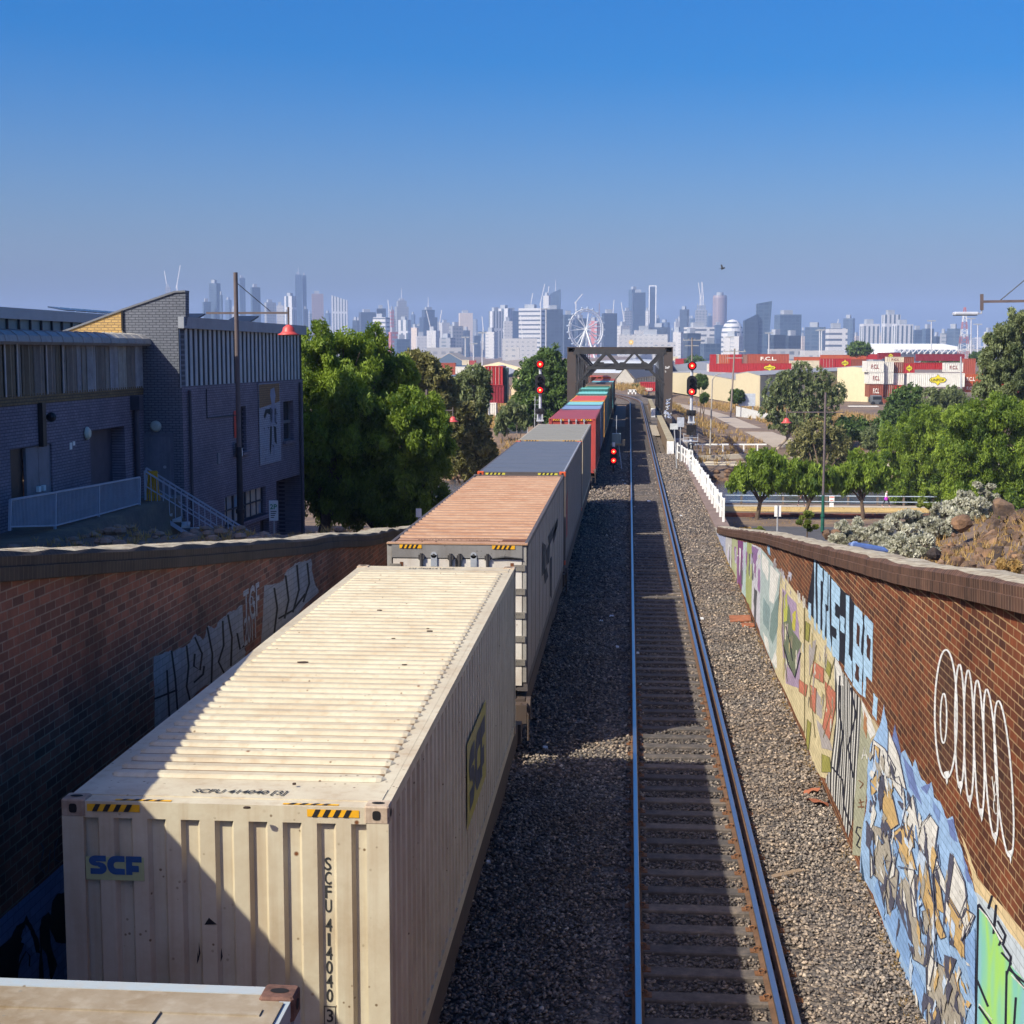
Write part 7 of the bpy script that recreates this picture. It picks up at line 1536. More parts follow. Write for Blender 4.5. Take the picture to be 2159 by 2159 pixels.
D('orange freight box with faded letters right of the slender mast, upper', (1580,423,1692,482), 332, 'orange', 'F.C.L', tcol=fcl_w, tpos=.3); D('orange freight box right of the slender mast, lower', (1580,484,1692,532), 332, 'orange', 'F.C.L', tpos=.3); D('rust coloured freight box behind the tall gum at the right', (1575,330,1640,422), 380, 'rust'); D('red freight box behind the tall gum at the right edge', (1694,420,1900,500), 334, 'red', dia=1.0, dpos=.2); D('second red freight box low behind the tall gum at the right edge', (1694,502,1900,575), 333, 'red', dia=1.0, dpos=.6); D('dark red freight box far behind the tall gum', (1290,303,1575,345), 520, 'maroon'); D('red freight box low at the right behind the pepper trees', (1830,577,1960,640), 300, 'red')
D('brown freight box right of the lettered brown one', (1088,487,1150,562), 336, 'brown', end=True); D('red freight box end with a yellow emblem under the vent door one', (1151,490,1206,562), 336, 'red', dia=.7, dpos=.6); D('brown freight box on the ground by the white truck', (1080,566,1152,622), 334, 'brown'); D('orange ribbed freight box low by the dark gum', (862,658,1010,734), 300, 'orange'); D('dark freight box with a yellow diamond under the orange ribbed one', (866,736,1000,800), 299, 'dark', dia=1.2, dpos=.3)
D('low white freight box on the ground left of the brown one', (886,615,1060,657), 310, 'white'); D('white freight box at ground level behind the olive gum', (1300,640,1420,720), 300, 'white'); D('red freight box seen between the trunks of the slim gum', (620,590,700,660), 330, 'red'); D('red freight box low behind the red lamp shade', (500,668,660,720), 290, 'red')
D('small white hut at ground level near the right edge', (1850,630,1960,690), 260, 'white')
# sheds
shed_c = MD('cream_shed_sheet', (.60, .52, .33), (.45, .38, .24), .4, .6); shed_r = MD('grey_shed_roof', (.30, .30, .30), (.22, .21, .2), .5, .6)
def shed(name, label, A_, B_, C_, zt, zb_, wall, roof, rise=1.6, doors=0):
    """A-B: wall facing the camera, B-C: long side; flat coordinates (x, y)"""
    A_, B_, C_ = Vector((*A_, 0)), Vector((*B_, 0)), Vector((*C_, 0)); Dp = A_+(C_-B_); r = thing(name, label, 'shed', Vector((B_.x, B_.y, zb_)), 'sheds')
    del r['group']; up = lambda v, z: Vector((v.x, v.y, z)); md, me_ = (A_+B_)/2, (Dp+C_)/2; m = MB()
    m.add([up(A_, zb_), up(B_, zb_), up(B_, zt), up(md, zt+rise), up(A_, zt)], [(0, 1, 2, 3, 4)]); m.add([up(B_, zb_), up(C_, zb_), up(C_, zt), up(B_, zt)], [(0, 1, 2, 3)]); m.add([up(Dp, zb_), up(A_, zb_), up(A_, zt), up(Dp, zt)], [(0, 1, 2, 3)])
    n = int((C_-B_).length/6)+1
    for i in range(n): p = B_.lerp(C_, i/n); m.beam(up(p, zb_)+Vector((.05, -.05, 0)), up(p, zt)+Vector((.05, -.05, 0)), .25)
    m.build('wall', wall, r); m = MB(); o_ = (B_-A_).normalized()*.4
    m.prism([up(A_-o_, zt-.1), up(md, zt+rise), up(B_+o_, zt-.1), up(B_+o_, zt+.1), up(md, zt+rise+.2), up(A_-o_, zt+.1)], (C_-B_)); m.build('roof', roof, r)
    for i in range(doors): a = A_.lerp(B_, .25+.3*i); b_ = A_.lerp(B_, .42+.3*i); m = MB(); m.beam(up((a+b_)/2, zb_)-Vector((0, .06, 0)), up((a+b_)/2, zb_+3.4)-Vector((0, .06, 0)), (b_-a).length, .1, up=(0, 1, 0)); m.build('door', M('shed_door', (.12, .13, .14), .6), r)
    return r
xy = lambda px_, Y: (at(px_, 800, Y).x, Y)
shed('shed', 'large cream sheet shed with grey roof behind the slim gum tree', xy(1551, 318), xy(1601, 300), xy(1835, 410), 2.45, -4.6, shed_c, shed_r, .5)
shed('shed', 'lower cream shed with long grey roof right of the bridge portal', xy(1395, 440), xy(1552, 330), xy(1640, 380), 1.0, -4.2, shed_c, shed_r, .8)
shed('shed', 'grey saw tooth roofed shed beyond the right signal', xy(1400, 560), xy(1560, 500), xy(1600, 640), 1.6, -4, MD('grey_sheet', (.22, .24, .28), (.15, .15, .17), .4), MD('blue_grey_roof', (.20, .22, .28), (.13, .14, .18), .4), 2)
shed('shed', 'cream sheet wall with faint stripes behind the slim gum, nearer the stacks', xy(1765, 352), xy(1830, 345), xy(1900, 380), 3.4, -4.6, shed_c, shed_r, .3)
shed('shed', 'white gabled shed with brown roof seen through the bridge portal', xy(1300, 330), xy(1335, 330), xy(1395, 400), 1.2, -3, MD('white_sheet', (.55, .52, .45), (.35, .32, .27), .4), MD('brown_roof', (.24, .20, .16), (.16, .13, .1), .5), 2.3, 1)
shed('shed', 'long pale blue grey shed far beyond the bridge portal', xy(1240, 520), xy(1400, 505), xy(1420, 600), 3.6, -4, MD('pale_blue_sheet', (.42, .47, .55), (.3, .34, .4), .4), MD('pale_roof', (.40, .42, .45), (.3, .3, .32), .4), .4)
shed('shed', 'small cream gabled shed behind the bushy tree on the left', xy(1078, 235), xy(1108, 232), xy(1130, 270), 1.2, -3.1, MD('cream_wood', (.55, .44, .28), (.4, .3, .18), .4), MD('cream_roof', (.46, .36, .24), (.35, .27, .18), .4), 2.6, 1)
shed('shed', 'dark blue arched shed beyond the trees on the left', xy(910, 700), xy(985, 690), xy(1000, 800), 1.5, -5, MD('navy_sheet', (.07, .11, .17), (.05, .07, .1), .4), MD('tan_roof', (.40, .34, .26), (.3, .26, .2), .4), 5, 0)
shed('shed', 'wide low tan roofed shed left of the bushy tree', xy(985, 620), xy(1120, 600), xy(1150, 800), -.3, -5, shed_c, MD('tan_roof_wide', (.40, .33, .25), (.3, .25, .2), .4), 3.2, 0)
shed('shed', 'pale roofed shed just over the grey gum on the left', xy(1000, 430), xy(1070, 425), xy(1090, 500), .6, -5, MD('grey_sheet_wall', (.30, .30, .28), (.2, .2, .2), .4), MD('pale_sheet_roof', (.52, .50, .46), (.4, .38, .35), .4), 2, 0)
v = box_at('red van with white lettering seen under the bridge portal', (1352-2, 806, 1382, 825), 300, 'red', tr=lambda x, y: (x, y), dep=5); v['category'] = 'van'
text_mesh('lettering', 'SPEED', fcl_w, v, (at(1366, 822, 300).x, 299.98, at(1366, 823, 300).z), (1, 0, 0), (0, 0, 1), .7, 1, bold=.03, center=True)
# containers on the left beyond the trees
src = lambda x, y: (x, y)
D('red freight box, upper one of the stack left of the bushy tree', (1022,772,1060,812), 222, 'red', tr=src, end=True, dep=6); D('maroon freight box below the red one left of the bushy tree', (1030,813,1062,850), 221, 'maroon', tr=src, dep=6); D('dark green freight box standing on end beside the maroon stack', (1061,776,1070,850), 223, 'green', tr=src); D('white trailer seen through the grey gum', (955,845,1032,870), 240, 'white', tr=src); D('grey box trailer at the foot of the maroon stack', (1031,850,1046,880), 219, 'white', tr=src)
D('white truck body behind the dark sheoak', (948,890,998,925), 190, 'white', tr=src); D('small dark red freight box at the foot of the stack', (1033,880,1048,920), 218, 'maroon', tr=src); D('white and red freight box far behind the brown sheoak', (880,765,960,790), 420, 'rust', tr=src); D('blue freight box in the far yard left of the signals', (935,770,985,785), 430, 'blue', tr=src); D('pale freight box roof beside the blue one in the far yard', (960,773,1010,788), 410, 'white', tr=src); D('red freight box beyond the tan shed', (990,760,1003,769), 640, 'red', tr=src, end=True); D('cream freight box beyond the tan shed', (974,759,989,770), 640, 'cream', tr=src, end=True)
D('red freight boxes row far behind the right signal', (1424,756,1456,768), 640, 'red', tr=src); D('cream freight box far behind the right signal', (1418,752,1430,760), 650, 'cream', tr=src); D('orange freight box seen through the portal lattice', (1290,768,1312,778), 560, 'red', tr=src); D('white freight box seen through the portal lattice', (1270,770,1288,778), 565, 'white', tr=src); D('bright red freight box seen through the right half of the lattice', (1314,764,1334,778), 570, 'red', tr=src)
fk = thing('forklift', 'orange forklift in the yard behind the thin willow', 'forklift', at(1076, 888, 205)); a = at(1070, 890, 205); om = M('forklift_orange', (.60, .14, .05), .5)
m = MB(); m.bevbox(a.x, a.x+.9, 205, 206, a.z, a.z+.6, .08); m.build('body', om, fk); m = MB()
for q in (.05, .8): m.box(a.x+q, a.x+q+.06, 205.1, 205.16, a.z+.6, a.z+1.3); m.box(a.x+q, a.x+q+.06, 205.8, 205.86, a.z+.6, a.z+1.3)
m.box(a.x, a.x+.9, 205, 206, a.z+1.3, a.z+1.36); m.build('cab', om, fk)
for q in (.15, .75): m = MB(); m.cyl((a.x+q, 204.95, a.z), (a.x+q, 205.15, a.z), .2, n=12); m.build('wheel', black_paint, fk)
fe = thing('yard_fence', 'dark mesh fence with pale posts at the foot of the left yard', 'fence', at(1080, 910, 196))
m = MB(); a, b_ = at(1048, 905, 196), at(1112, 905, 196); m.box(a.x, b_.x, 196, 196.03, at(1080, 914, 196).z, at(1080, 896, 196).z); m.build('panel', M('fence_mesh_dark', (.05, .055, .07), .8), fe)
for x in (1048, 1063, 1090, 1112): a = at(x, 914, 195.9); MB().beam(a, Vector((a.x, a.y, at(x, 895, 195.9).z)), .09).build('post', steel_grey, fe)
MB().beam(at(1046, 896, 195.9), at(1114, 896, 195.9), .08).build('rail', steel_grey, fe)
for lb, pts, Y, rad in (('leaning wooden power pole with crossarm in front of the cream shed', ((1540, 868), (1549, 735)), 255, .17), ('tall power pole with crossarm rising behind the right signal', ((1459, 800), (1459, 712)), 300, .17), ('slender grey mast in front of the white freight boxes', ((2027, 850), (2026, 752)), 280, .18), ('pale pole standing by the maroon freight stack', ((1032, 880), (1030, 815)), 214, .16)):
    a, b_ = at(*pts[0], Y), at(*pts[1], Y); r = thing('power_pole', lb, 'pole', a); m = MB(); m.cyl(a-Vector((0, 0, 2)), b_, rad, rad*.75, 8); m.build('pole', M('weathered_pole', (.24, .20, .17), .9) if 'pale' not in lb and 'grey' not in lb else steel_grey, r)
    if 'crossarm' in lb:
        m = MB()
        for q, w_ in ((.5, 1.9), (1.6, 1.4)): m.beam(b_+Vector((-w_, 0, -q)), b_+Vector((w_, 0, -q)), .14)
        for q in (-1.7, -.6, .6, 1.7): m.cyl(b_+Vector((q, 0, -.45)), b_+Vector((q, 0, -.15)), .07, n=6)
        m.build('crossarm', M('crossarm_pale', (.34, .33, .31), .8), r)
a, b_ = at(*w8(220, 540), 262), at(*w8(320, 615), 262); nb = thing('notice_board', 'white square board on posts at the yard corner beyond the river', 'board', Vector((a.x, 262, b_.z))); m = MB(); m.box(a.x, b_.x, 262, 262.15, b_.z, a.z); m.build('panel', M('pale_board', (.46, .50, .54), .6), nb)
m = MB(); m.box(a.x+.3, a.x+.5, 262.2, 262.4, b_.z-2.2, b_.z); m.box(b_.x-.5, b_.x-.3, 262.2, 262.4, b_.z-2.2, b_.z); m.build('post', steel_grey, nb)
tk = thing('truck', 'dark grey truck cab parked under the lettered freight stack', 'truck', at(*w8(1045, 605), 325)); a = at(*w8(1018, 612), 325); m = MB(); m.bevbox(a.x, a.x+2.2, 325, 328, a.z+.3, a.z+2.2, .2); m.build('cab', M('truck_grey', (.10, .11, .12), .5), tk); m = MB(); m.box(a.x+.25, a.x+1.95, 324.96, 325, a.z+1.3, a.z+2.0); m.build('windscreen', glass_d, tk)
for q in (.3, 2.0): m = MB(); m.cyl((a.x+q, 324.9, a.z+.45), (a.x+q, 325.2, a.z+.45), .45, n=14); m.build('wheel', black_paint, tk)
fp_ = thing('yard_fence', 'pale grey sheet fence along the yard edge by the dirt road', 'fence', at(*w8(280, 680), 250)); m = MB()
for i in range(16): x, y = w8(205+i*20, 615+i*4.6); a = at(x, y, 258-i); b_ = at(x+7, y+1.6, 257-i); m.prism([(a.x, a.y, a.z-2.4), (b_.x, b_.y, b_.z-2.4), (b_.x, b_.y, b_.z), (a.x, a.y, a.z)], (0, .05, 0))
m.build('panel', M('pale_fence_sheet', (.46, .46, .44), .6, .12), fp_)
bl = thing('platform_rail', 'white barrier beside the curved track seen through the bridge', 'barrier', at(1333, 826, 235)); m = MB()
for yy in (822.5, 825.5): m.beam(at(1324, yy, 235), at(1341, yy, 235), .2)
for x in (1325, 1333, 1340): m.beam(at(x, 822, 235), at(x, 831, 235), .2)
m.build('bars', white_paint, bl)
# ================================================================ the city on the horizon
def facade(name, wall, w1, w2, bw=7, rh=7, ms=1.6, rough=.5):
    m, t, b = nt(name); tc = N(t, 'ShaderNodeTexCoord'); sp = N(t, 'ShaderNodeSeparateXYZ'); ad = N(t, 'ShaderNodeMath', operation='ADD'); cb = N(t, 'ShaderNodeCombineXYZ')
    t.links.new(tc.outputs['Object'], sp.inputs[0]); t.links.new(sp.outputs[0], ad.inputs[0]); t.links.new(sp.outputs[1], ad.inputs[1]); t.links.new(ad.outputs[0], cb.inputs[0]); t.links.new(sp.outputs[2], cb.inputs[1])
    br = N(t, 'ShaderNodeTexBrick'); br.offset = 0; t.links.new(cb.outputs[0], br.inputs['Vector'])
    for k, v in (('Scale', 1), ('Brick Width', bw), ('Row Height', rh), ('Mortar Size', ms), ('Mortar Smooth', .1), ('Bias', .1)): br.inputs[k].default_value = v
    br.inputs['Color1'].default_value = c4(w1); br.inputs['Color2'].default_value = c4(w2); br.inputs['Mortar'].default_value = c4(wall)
    t.links.new(br.outputs['Color'], b.inputs['Base Color']); b.inputs['Roughness'].default_value = rough; return m
FS = {'glass': facade('blue_glass', (.07,.10,.14), (.028,.05,.085), (.05,.085,.13), 9, 6, .9, .3), 'dark': facade('dark_glass', (.035,.05,.075), (.015,.024,.04), (.03,.045,.065), 10, 7, 1, .3), 'white': facade('white_concrete', (.47,.46,.44), (.20,.23,.27), (.28,.31,.33), 8, 6, 2.4), 'beige': facade('beige_concrete', (.58,.48,.38), (.36,.31,.26), (.42,.36,.30), 8, 7, 3),
      'grey': facade('grey_concrete', (.26,.27,.28), (.07,.09,.11), (.12,.14,.16), 9, 7, 2.2), 'stripe': facade('white_fins', (.52,.52,.52), (.05,.08,.11), (.09,.12,.15), 9, 60, 2.8), 'band': facade('white_bands', (.55,.54,.52), (.06,.08,.11), (.10,.12,.15), 90, 9, 3.0), 'mauve': facade('mauve_stone', (.26,.20,.20), (.17,.13,.14), (.20,.16,.16), 8, 7, 1.5),
      'red': facade('red_white_grid', (.45,.14,.12), (.42,.42,.42), (.25,.28,.32), 10, 8, 2), 'low': facade('low_mixed', (.34,.34,.34), (.10,.12,.15), (.22,.23,.25), 10, 8, 2.4)}
plant_m = M('plant_room', (.30, .32, .34), .7, .2, .05); mast_m = M('mast_pale', (.55, .55, .55), .6); crane_m = M('crane_white', (.62, .60, .56), .6); crane_r = M('crane_red', (.45, .12, .08), .6)
SX = {'A': 0, 'B': 540, 'C': 1080, 'D': 1620}
def px(s, x, y): return SX[s]+.2795*x, 540+.2795*y
cg = random.Random(77)
def tower(s, x0, x1, yt, style, label, Y=None, top=None, spire=None, rot=None, roofh=8, step=None, base=None):
    Y = Y or cg.uniform(3300, 4200); a, b_ = at(*px(s, x0, yt), Y), at(*px(s, x1, yt), Y); w = b_.x-a.x; zt = (a.z+b_.z)/2; cx = (a.x+b_.x)/2; zb_ = -6
    r = thing('office_tower' if zt > 70 else 'city_block', label, 'skyscraper' if zt > 70 else 'building', (cx, Y, zb_), 'skyline of the city'); del r['group']
    th = R(cg.choice((-24, -16, 14, 22, 30)) if rot is None else rot); ww = w/(math.cos(th)+.75*abs(math.sin(th))); d = .75*ww; ca, sa = math.cos(th), math.sin(th)
    Q = lambda u, v: (cx+u*ca-v*sa, Y+u*sa+v*ca)
    def blk(u0, u1, v0, v1, z0, z1, name, mat, z1b=None):
        c = [Q(u0, v0), Q(u1, v0), Q(u1, v1), Q(u0, v1)]; zr = z1 if z1b is None else z1b
        vs = [(x, y, z0) for x, y in c]+[(c[0][0], c[0][1], z1), (c[1][0], c[1][1], zr), (c[2][0], c[2][1], zr), (c[3][0], c[3][1], z1)]
        return MB().add(vs, [(3,2,1,0),(4,5,6,7),(0,1,5,4),(1,2,6,5),(2,3,7,6),(3,0,4,7)]).build(name, mat, r)
    h = ww/2; fm = FS[style]
    if top == 'cyl':
        MB().lathe((cx, Y, 0), [(w/2, zb_), (w/2, zt-6), (w*.46, zt)], 20).build('body', fm, r); MB().lathe((cx, Y, zt), [(w*.25, 0), (w*.25, 8), (0, 8)], 12).build('plant_room', plant_m, r)
    elif top == 'slantR': blk(-h, h, -d/2, d/2, zb_, zt-w*.45, 'body', fm, zt)
    elif top == 'slantL': blk(-h, h, -d/2, d/2, zb_, zt, 'body', fm, zt-w*.3)
    elif top == 'lean':
        c = [(a.x-w*.0, Y), (b_.x-w*.2, Y), (b_.x-w*.2, Y+d), (a.x, Y+d)]; sh = w*.22
        MB().add([(x, y, zb_) for x, y in c]+[(c[0][0]+sh*.2, Y, zt-w*.18), (c[1][0]+sh, Y, zt), (c[2][0]+sh, Y+d, zt), (c[3][0]+sh*.2, Y+d, zt-w*.18)], [(3,2,1,0),(4,5,6,7),(0,1,5,4),(1,2,6,5),(2,3,7,6),(3,0,4,7)]).build('body', fm, r)
    elif top == 'shoulder':
        blk(-h, h, -d/2, d/2, zb_, zt-w*.55, 'body', fm); blk(-h*.72, h*.72, -d*.36, d*.36, zt-w*.55, zt-w*.15, 'upper_body', fm); blk(-h*.4, h*.4, -d*.2, d*.2, zt-w*.15, zt, 'crown', plant_m)
    elif top == 'dome':
        MB().lathe((cx, Y, 0), [(w/2, zb_), (w/2, zt*.62), (w*.46, zt*.74), (w*.36, zt*.87), (w*.2, zt*.965), (0, zt)], 22).build('body', fm, r)
    elif top == 'frame':
        blk(-h*.8, h*.8, -d/2, d/2, zb_, zt-w*.22, 'body', fm); m = MB(); c = [Q(-h*.8, -d/2), Q(h*.8, -d/2)]
        for x, y in c: m.beam((x, y, zt*.45), (x, y, zt), w*.12)
        m.beam((*c[0], zt-w*.05), (*c[1], zt-w*.05), w*.10); m.build('white_frame', white_paint, r)
    elif top == 'site':
        blk(-h*.95, h*.95, -d/2, d/2, zb_, zt-w*.5, 'body', fm); m = MB()
        for k in range(4): z = zt-w*.5+w*.12*k; x_, y_ = Q(0, 0); m.box(x_-w*.36, x_+w*.36, y_-d*.3, y_+d*.3, z, z+w*.05)
        for u in (-.3, .3): x_, y_ = Q(u*w, 0); m.beam((x_, y_, zt-w*.5), (x_, y_, zt+w*.1), w*.05)
        m.build('open_floors', plant_m, r)
    else:
        blk(-h, h, -d/2, d/2, zb_, zt, 'body', fm)
        if roofh: blk(-h*.55, h*.3, -d*.3, d*.3, zt, zt+roofh, 'plant_room', plant_m)
        if step: blk(h, h+step*w, -d/2, d/2, zb_, zt*.82, 'wing', fm)
    if spire: z = at(*px(s, (x0+x1)/2, spire), Y).z; MB().cyl((cx, Y, zt-4), (cx, Y, z), max(1.2, w*.035), .5, 6).build('spire', mast_m, r)
    return r
T = tower
T('A',1245,1290,232,'grey','hazy grey tower with tower cranes rising just behind the grey gable',Y=4600); T('A',1578,1660,205,'glass','tall glass tower with a bright white top left of the near lamp post',rot=-20); T('A',1655,1678,292,'glass','thin shoulder tower at the right side of the white topped tower'); T('A',1525,1592,345,'glass','low glass block left of the white topped tower')
T('A',1798,1850,165,'glass','slim dark glass tower directly right of the near lamp post',Y=4300); T('A',1888,1965,236,'glass','glass tower above the arm of the near lamp post')
T('B',60,150,350,'grey','low hazy block with rounded top right of the lamp stay'); T('B',150,212,372,'white','small pale block left of the white twin columned block'); T('B',215,302,302,'stripe','white block with vertical fins above the red lamp shade',Y=3600)
T('B',290,346,140,'glass','tallest skyline tower with a short mast, left half of the pair',Y=4500,spire=85,rot=14); T('B',345,380,145,'glass','tallest skyline tower, right half of the pair',Y=4520,rot=14); T('B',352,392,400,'dark','dark stub block at the foot of the tallest pair')
T('B',413,512,285,'mauve','plain mauve brown tower between the tallest pair and the finned slanted tower',Y=4000,rot=14); T('B',566,694,296,'stripe','broad white finned tower with twin thin masts above the pepper trees',Y=4000,top='slantL',rot=8)
T('B',728,775,485,'dark','low left step of the wide dark block'); T('B',770,906,424,'dark','wide dark slab right of the finned tower'); T('B',904,982,396,'dark','dark square tower rising behind the wide slab'); T('B',884,1005,462,'band','dark block with bright white banded left edge',Y=3200,rot=-16)
T('B',1010,1042,406,'red','pinkish slim block left of the stepped tower with tall mast'); T('B',1000,1078,476,'grey','grey block in front of the stepped tower with tall mast'); T('B',1042,1152,320,'grey','stepped grey tower with pyramid shoulders and a tall mast',Y=4000,top='shoulder',spire=240); T('B',1074,1166,482,'stripe','white edged tower in front of the stepped grey tower')
T('B',1170,1226,540,'beige','small sunlit beige tower right of the white edged tower'); T('B',1230,1368,385,'dark','big dark tower with shoulders and mast left of the beige slab',Y=4000,top='shoulder',spire=305); T('B',1385,1462,502,'white','white topped block between the dark shouldered tower and the beige slab'); T('B',1525,1637,430,'beige','square beige slab tower with pale frame',Y=4100,rot=14)
T('B',1455,1562,527,'grey','grey stepped block in front of the beige slab',Y=3000); T('B',1560,1612,560,'dark','dark block under the right edge of the beige slab'); T('B',1205,1290,602,'white','white balconied block under the dark shouldered tower',Y=2900); T('B',1288,1386,562,'white','white and grey apartment block under the leaning crane',Y=2950); T('B',1384,1502,616,'grey','dark grey apartment block in front of the stepped grey block',Y=2800)
T('B',998,1072,572,'red','red and white chequered block above the brown tinged sheoak',Y=2700); T('B',1040,1162,626,'glass','pale glassy low block behind the brown tinged sheoak',Y=2600); T('B',1730,1822,572,'white','white block with flat top left of the paired white towers',Y=2700); T('B',1754,1862,416,'stripe','white and blue tower, left of the pair over the bushy tree',Y=3100); T('B',1818,1932,396,'stripe','white and blue tower, right of the pair over the bushy tree',Y=3300); T('B',1864,1935,490,'white','pale block in front of the right white and blue tower',Y=2900)
T('C',-80,60,415,'glass','dark glass block left of the banded white tower'); T('C',-80,192,622,'white','long low white block with windows in a grid',Y=2100,rot=4,roofh=0); T('C',52,246,395,'band','broad tower with white and grey bands left of the slant topped tower',Y=3000,rot=-10); T('C',244,384,402,'dark','dark glass tower in front of the slant topped tower',Y=2950,rot=8)
T('C',233,292,300,'white','white ribbed tower left of the slant topped tower',Y=3700); T('C',288,366,250,'glass','slant topped glass tower with a needle',Y=3800,top='slantR',spire=178,rot=0); T('C',380,472,442,'glass','blue block with an orange strip left of the big wheel',Y=3000); T('C',472,560,470,'dark','dark block behind the left half of the big wheel',Y=3300); T('C',575,662,490,'red','reddish gridded block behind the right half of the big wheel',Y=3200)
T('C',675,792,432,'dark','dark glass tower right of the big wheel',Y=3100,rot=14); T('C',836,902,412,'grey','grey tower left of the tall dark slab'); T('C',792,884,525,'white','pale block at the foot of the grey tower',Y=2900); T('C',878,962,252,'glass','pale glass tower behind the tall dark slab',Y=4100); T('C',905,1006,276,'dark','tall dark slab tower left of the white framed tower',Y=3900,rot=6)
T('C',1005,1032,412,'white','narrow white balconied tower beside the white framed tower'); T('C',1028,1090,222,'dark','very tall slim tower with a white frame',Y=4200,top='frame',rot=0); T('C',1086,1112,468,'glass','slim annex tower right of the white framed tower'); T('C',1040,1192,537,'dark','dark low blocks right of the white framed tower',Y=3000); T('C',918,1082,560,'white','white terraced block below the tall dark slab',Y=2700,rot=4)
T('C',800,934,592,'white','white low block with big windows left of the yellow star sign',Y=2300,rot=4); T('C',935,1182,592,'white','long white low block behind the yellow star sign',Y=2350,rot=-4); T('C',1222,1266,495,'white','white and amber slim block left of the square blue tower'); T('C',1263,1336,402,'dark','square blue tower left of the tower under construction',Y=3800)
T('C',1380,1472,362,'grey','tower under construction with open top floors',Y=3800,top='site',spire=192,rot=6); T('C',1513,1622,297,'mauve','round brownish tower right of the tower under construction',Y=3900,top='cyl'); T('C',1296,1522,537,'band','low wide block with white horizontal bands',Y=2500,rot=10); T('C',1212,1292,572,'white','white edged block left of the banded low one',Y=2450); T('C',1290,1422,582,'dark','dark block in front of the banded low one',Y=2300)
T('C',1520,1590,520,'glass','blue block between the banded low one and the dome'); T('C',1578,1748,476,'band','domed white banded building behind the leaning dark tower',Y=2800,top='dome'); T('C',1590,1745,605,'white','white terraces at the foot of the domed building',Y=2300); T('C',1420,1570,660,'glass','low blue glass block in front of the banded one',Y=2000); T('C',1744,1852,438,'dark','dark wedge topped tower left of the leaning tower',Y=2500,top='slantR',rot=6); T('C',1840,1958,338,'glass','tall leaning teal glass tower',Y=2500,top='lean')
T('D',50,246,442,'glass','broad glass tower with boxy top right of the leaning tower',Y=2700,rot=14); T('D',-5,130,594,'dark','dark low block left below the boxy glass tower',Y=2200); T('D',120,242,600,'dark','dark low block right below the boxy glass tower',Y=2250); T('D',244,276,604,'beige','tiny beige block right of the boxy glass tower'); T('D',274,436,536,'glass','wide glass block with a curved pale roof line',Y=2500,rot=-16)
T('D',438,592,546,'band','white banded block right of the curved roof block',Y=2300,rot=6); T('D',565,656,470,'glass','slim blue tower behind the white banded block',Y=3300); T('D',638,692,602,'beige','small pale tower right of the slim blue one'); T('D',694,836,512,'stripe','finned dark tower left of the stepped pair',Y=2600,rot=10); T('D',832,866,602,'beige','small brown block between the finned towers'); T('D',860,992,442,'stripe','tallest gridded tower above the stadium roof',Y=2650,rot=10); T('D',940,1087,516,'stripe','finned tower right of the tallest gridded one',Y=2550,rot=10)
T('D',1084,1168,556,'glass','hazy glass tower, left of two above the stadium',Y=2900); T('D',1163,1247,547,'glass','hazy glass tower, right of two above the stadium',Y=2850); T('D',1243,1298,606,'dark','low dark block right of the hazy pair',Y=2800); T('D',1293,1352,582,'grey','small grey tower left of the last glass pair',Y=2700); T('D',1347,1457,547,'glass','wide glass tower left of the red and white lattice mast',Y=2600); T('D',1628,1698,571,'white','white topped tower showing just left of the tall gum',Y=2900); T('D',1500,1560,672,'low','low pale block at the foot of the lattice mast',Y=2400)
lowc = ('low pale warehouses in the haze left of the big wheel', 'low mixed roofs under the beige slab tower', 'low grey roofs below the boxy glass tower', 'low white roofs below the curved roof block', 'low hazy roofs right of the stadium', 'low white roofs right of the yellow star sign')
for (s, a, b_, yt, st, Y), lb in zip((('B',1880,1990,690,'white',1500), ('B',1290,1560,690,'low',1700), ('D',0,240,700,'low',1600), ('D',250,560,712,'white',1500), ('D',1430,1600,700,'low',1700), ('C',1060,1230,650,'white',1800)), lowc): T(s, a, b_, yt, st, lb, Y=Y, rot=3, roofh=0)
# far low city: a mass of roofs and slim towers nobody could count
g = random.Random(99); m = MB()
for i in range(420):
    Y = g.uniform(4300, 5600); x_ = g.uniform(330, 2159); p = at(x_, 741, Y); h_ = g.choice((18, 26, 34, 45, 60, 75))*g.uniform(.7, 1.3)*(1.25 if 650 < x_ < 1500 else .8); w_ = g.uniform(14, 40); m.box(p.x-w_/2, p.x+w_/2, Y, Y+w_, -6, h_, g.randrange(4))
    if g.random() < .4: m.box(p.x-w_*.2, p.x+w_*.25, Y+2, Y+w_*.6, h_, h_+g.uniform(3, 9), 3)
o = m.build('distant_city', [FS['glass'], FS['grey'], FS['white'], FS['low']]); o['kind'] = 'stuff'; o['label'] = 'hazy mass of low buildings at the foot of the towers'
T('A',1700,1745,330,'glass','hazy slim tower left of the near lamp post top',Y=4700); T('A',1745,1790,395,'grey','low hazy tower touching the near lamp post',Y=4700); T('B',395,415,430,'grey','thin hazy tower left of the mauve brown tower',Y=4800); T('B',520,562,430,'glass','hazy tower left of the broad finned one',Y=4800); T('B',1090,1130,430,'glass','hazy slab behind the stepped grey tower',Y=4700); T('B',1168,1200,440,'glass','thin hazy tower right of the stepped grey tower',Y=4800); T('B',1640,1690,600,'dark','small dark tower right of the beige slab',Y=3600); T('B',1690,1735,640,'grey','grey stub left of the flat topped white block',Y=3400)
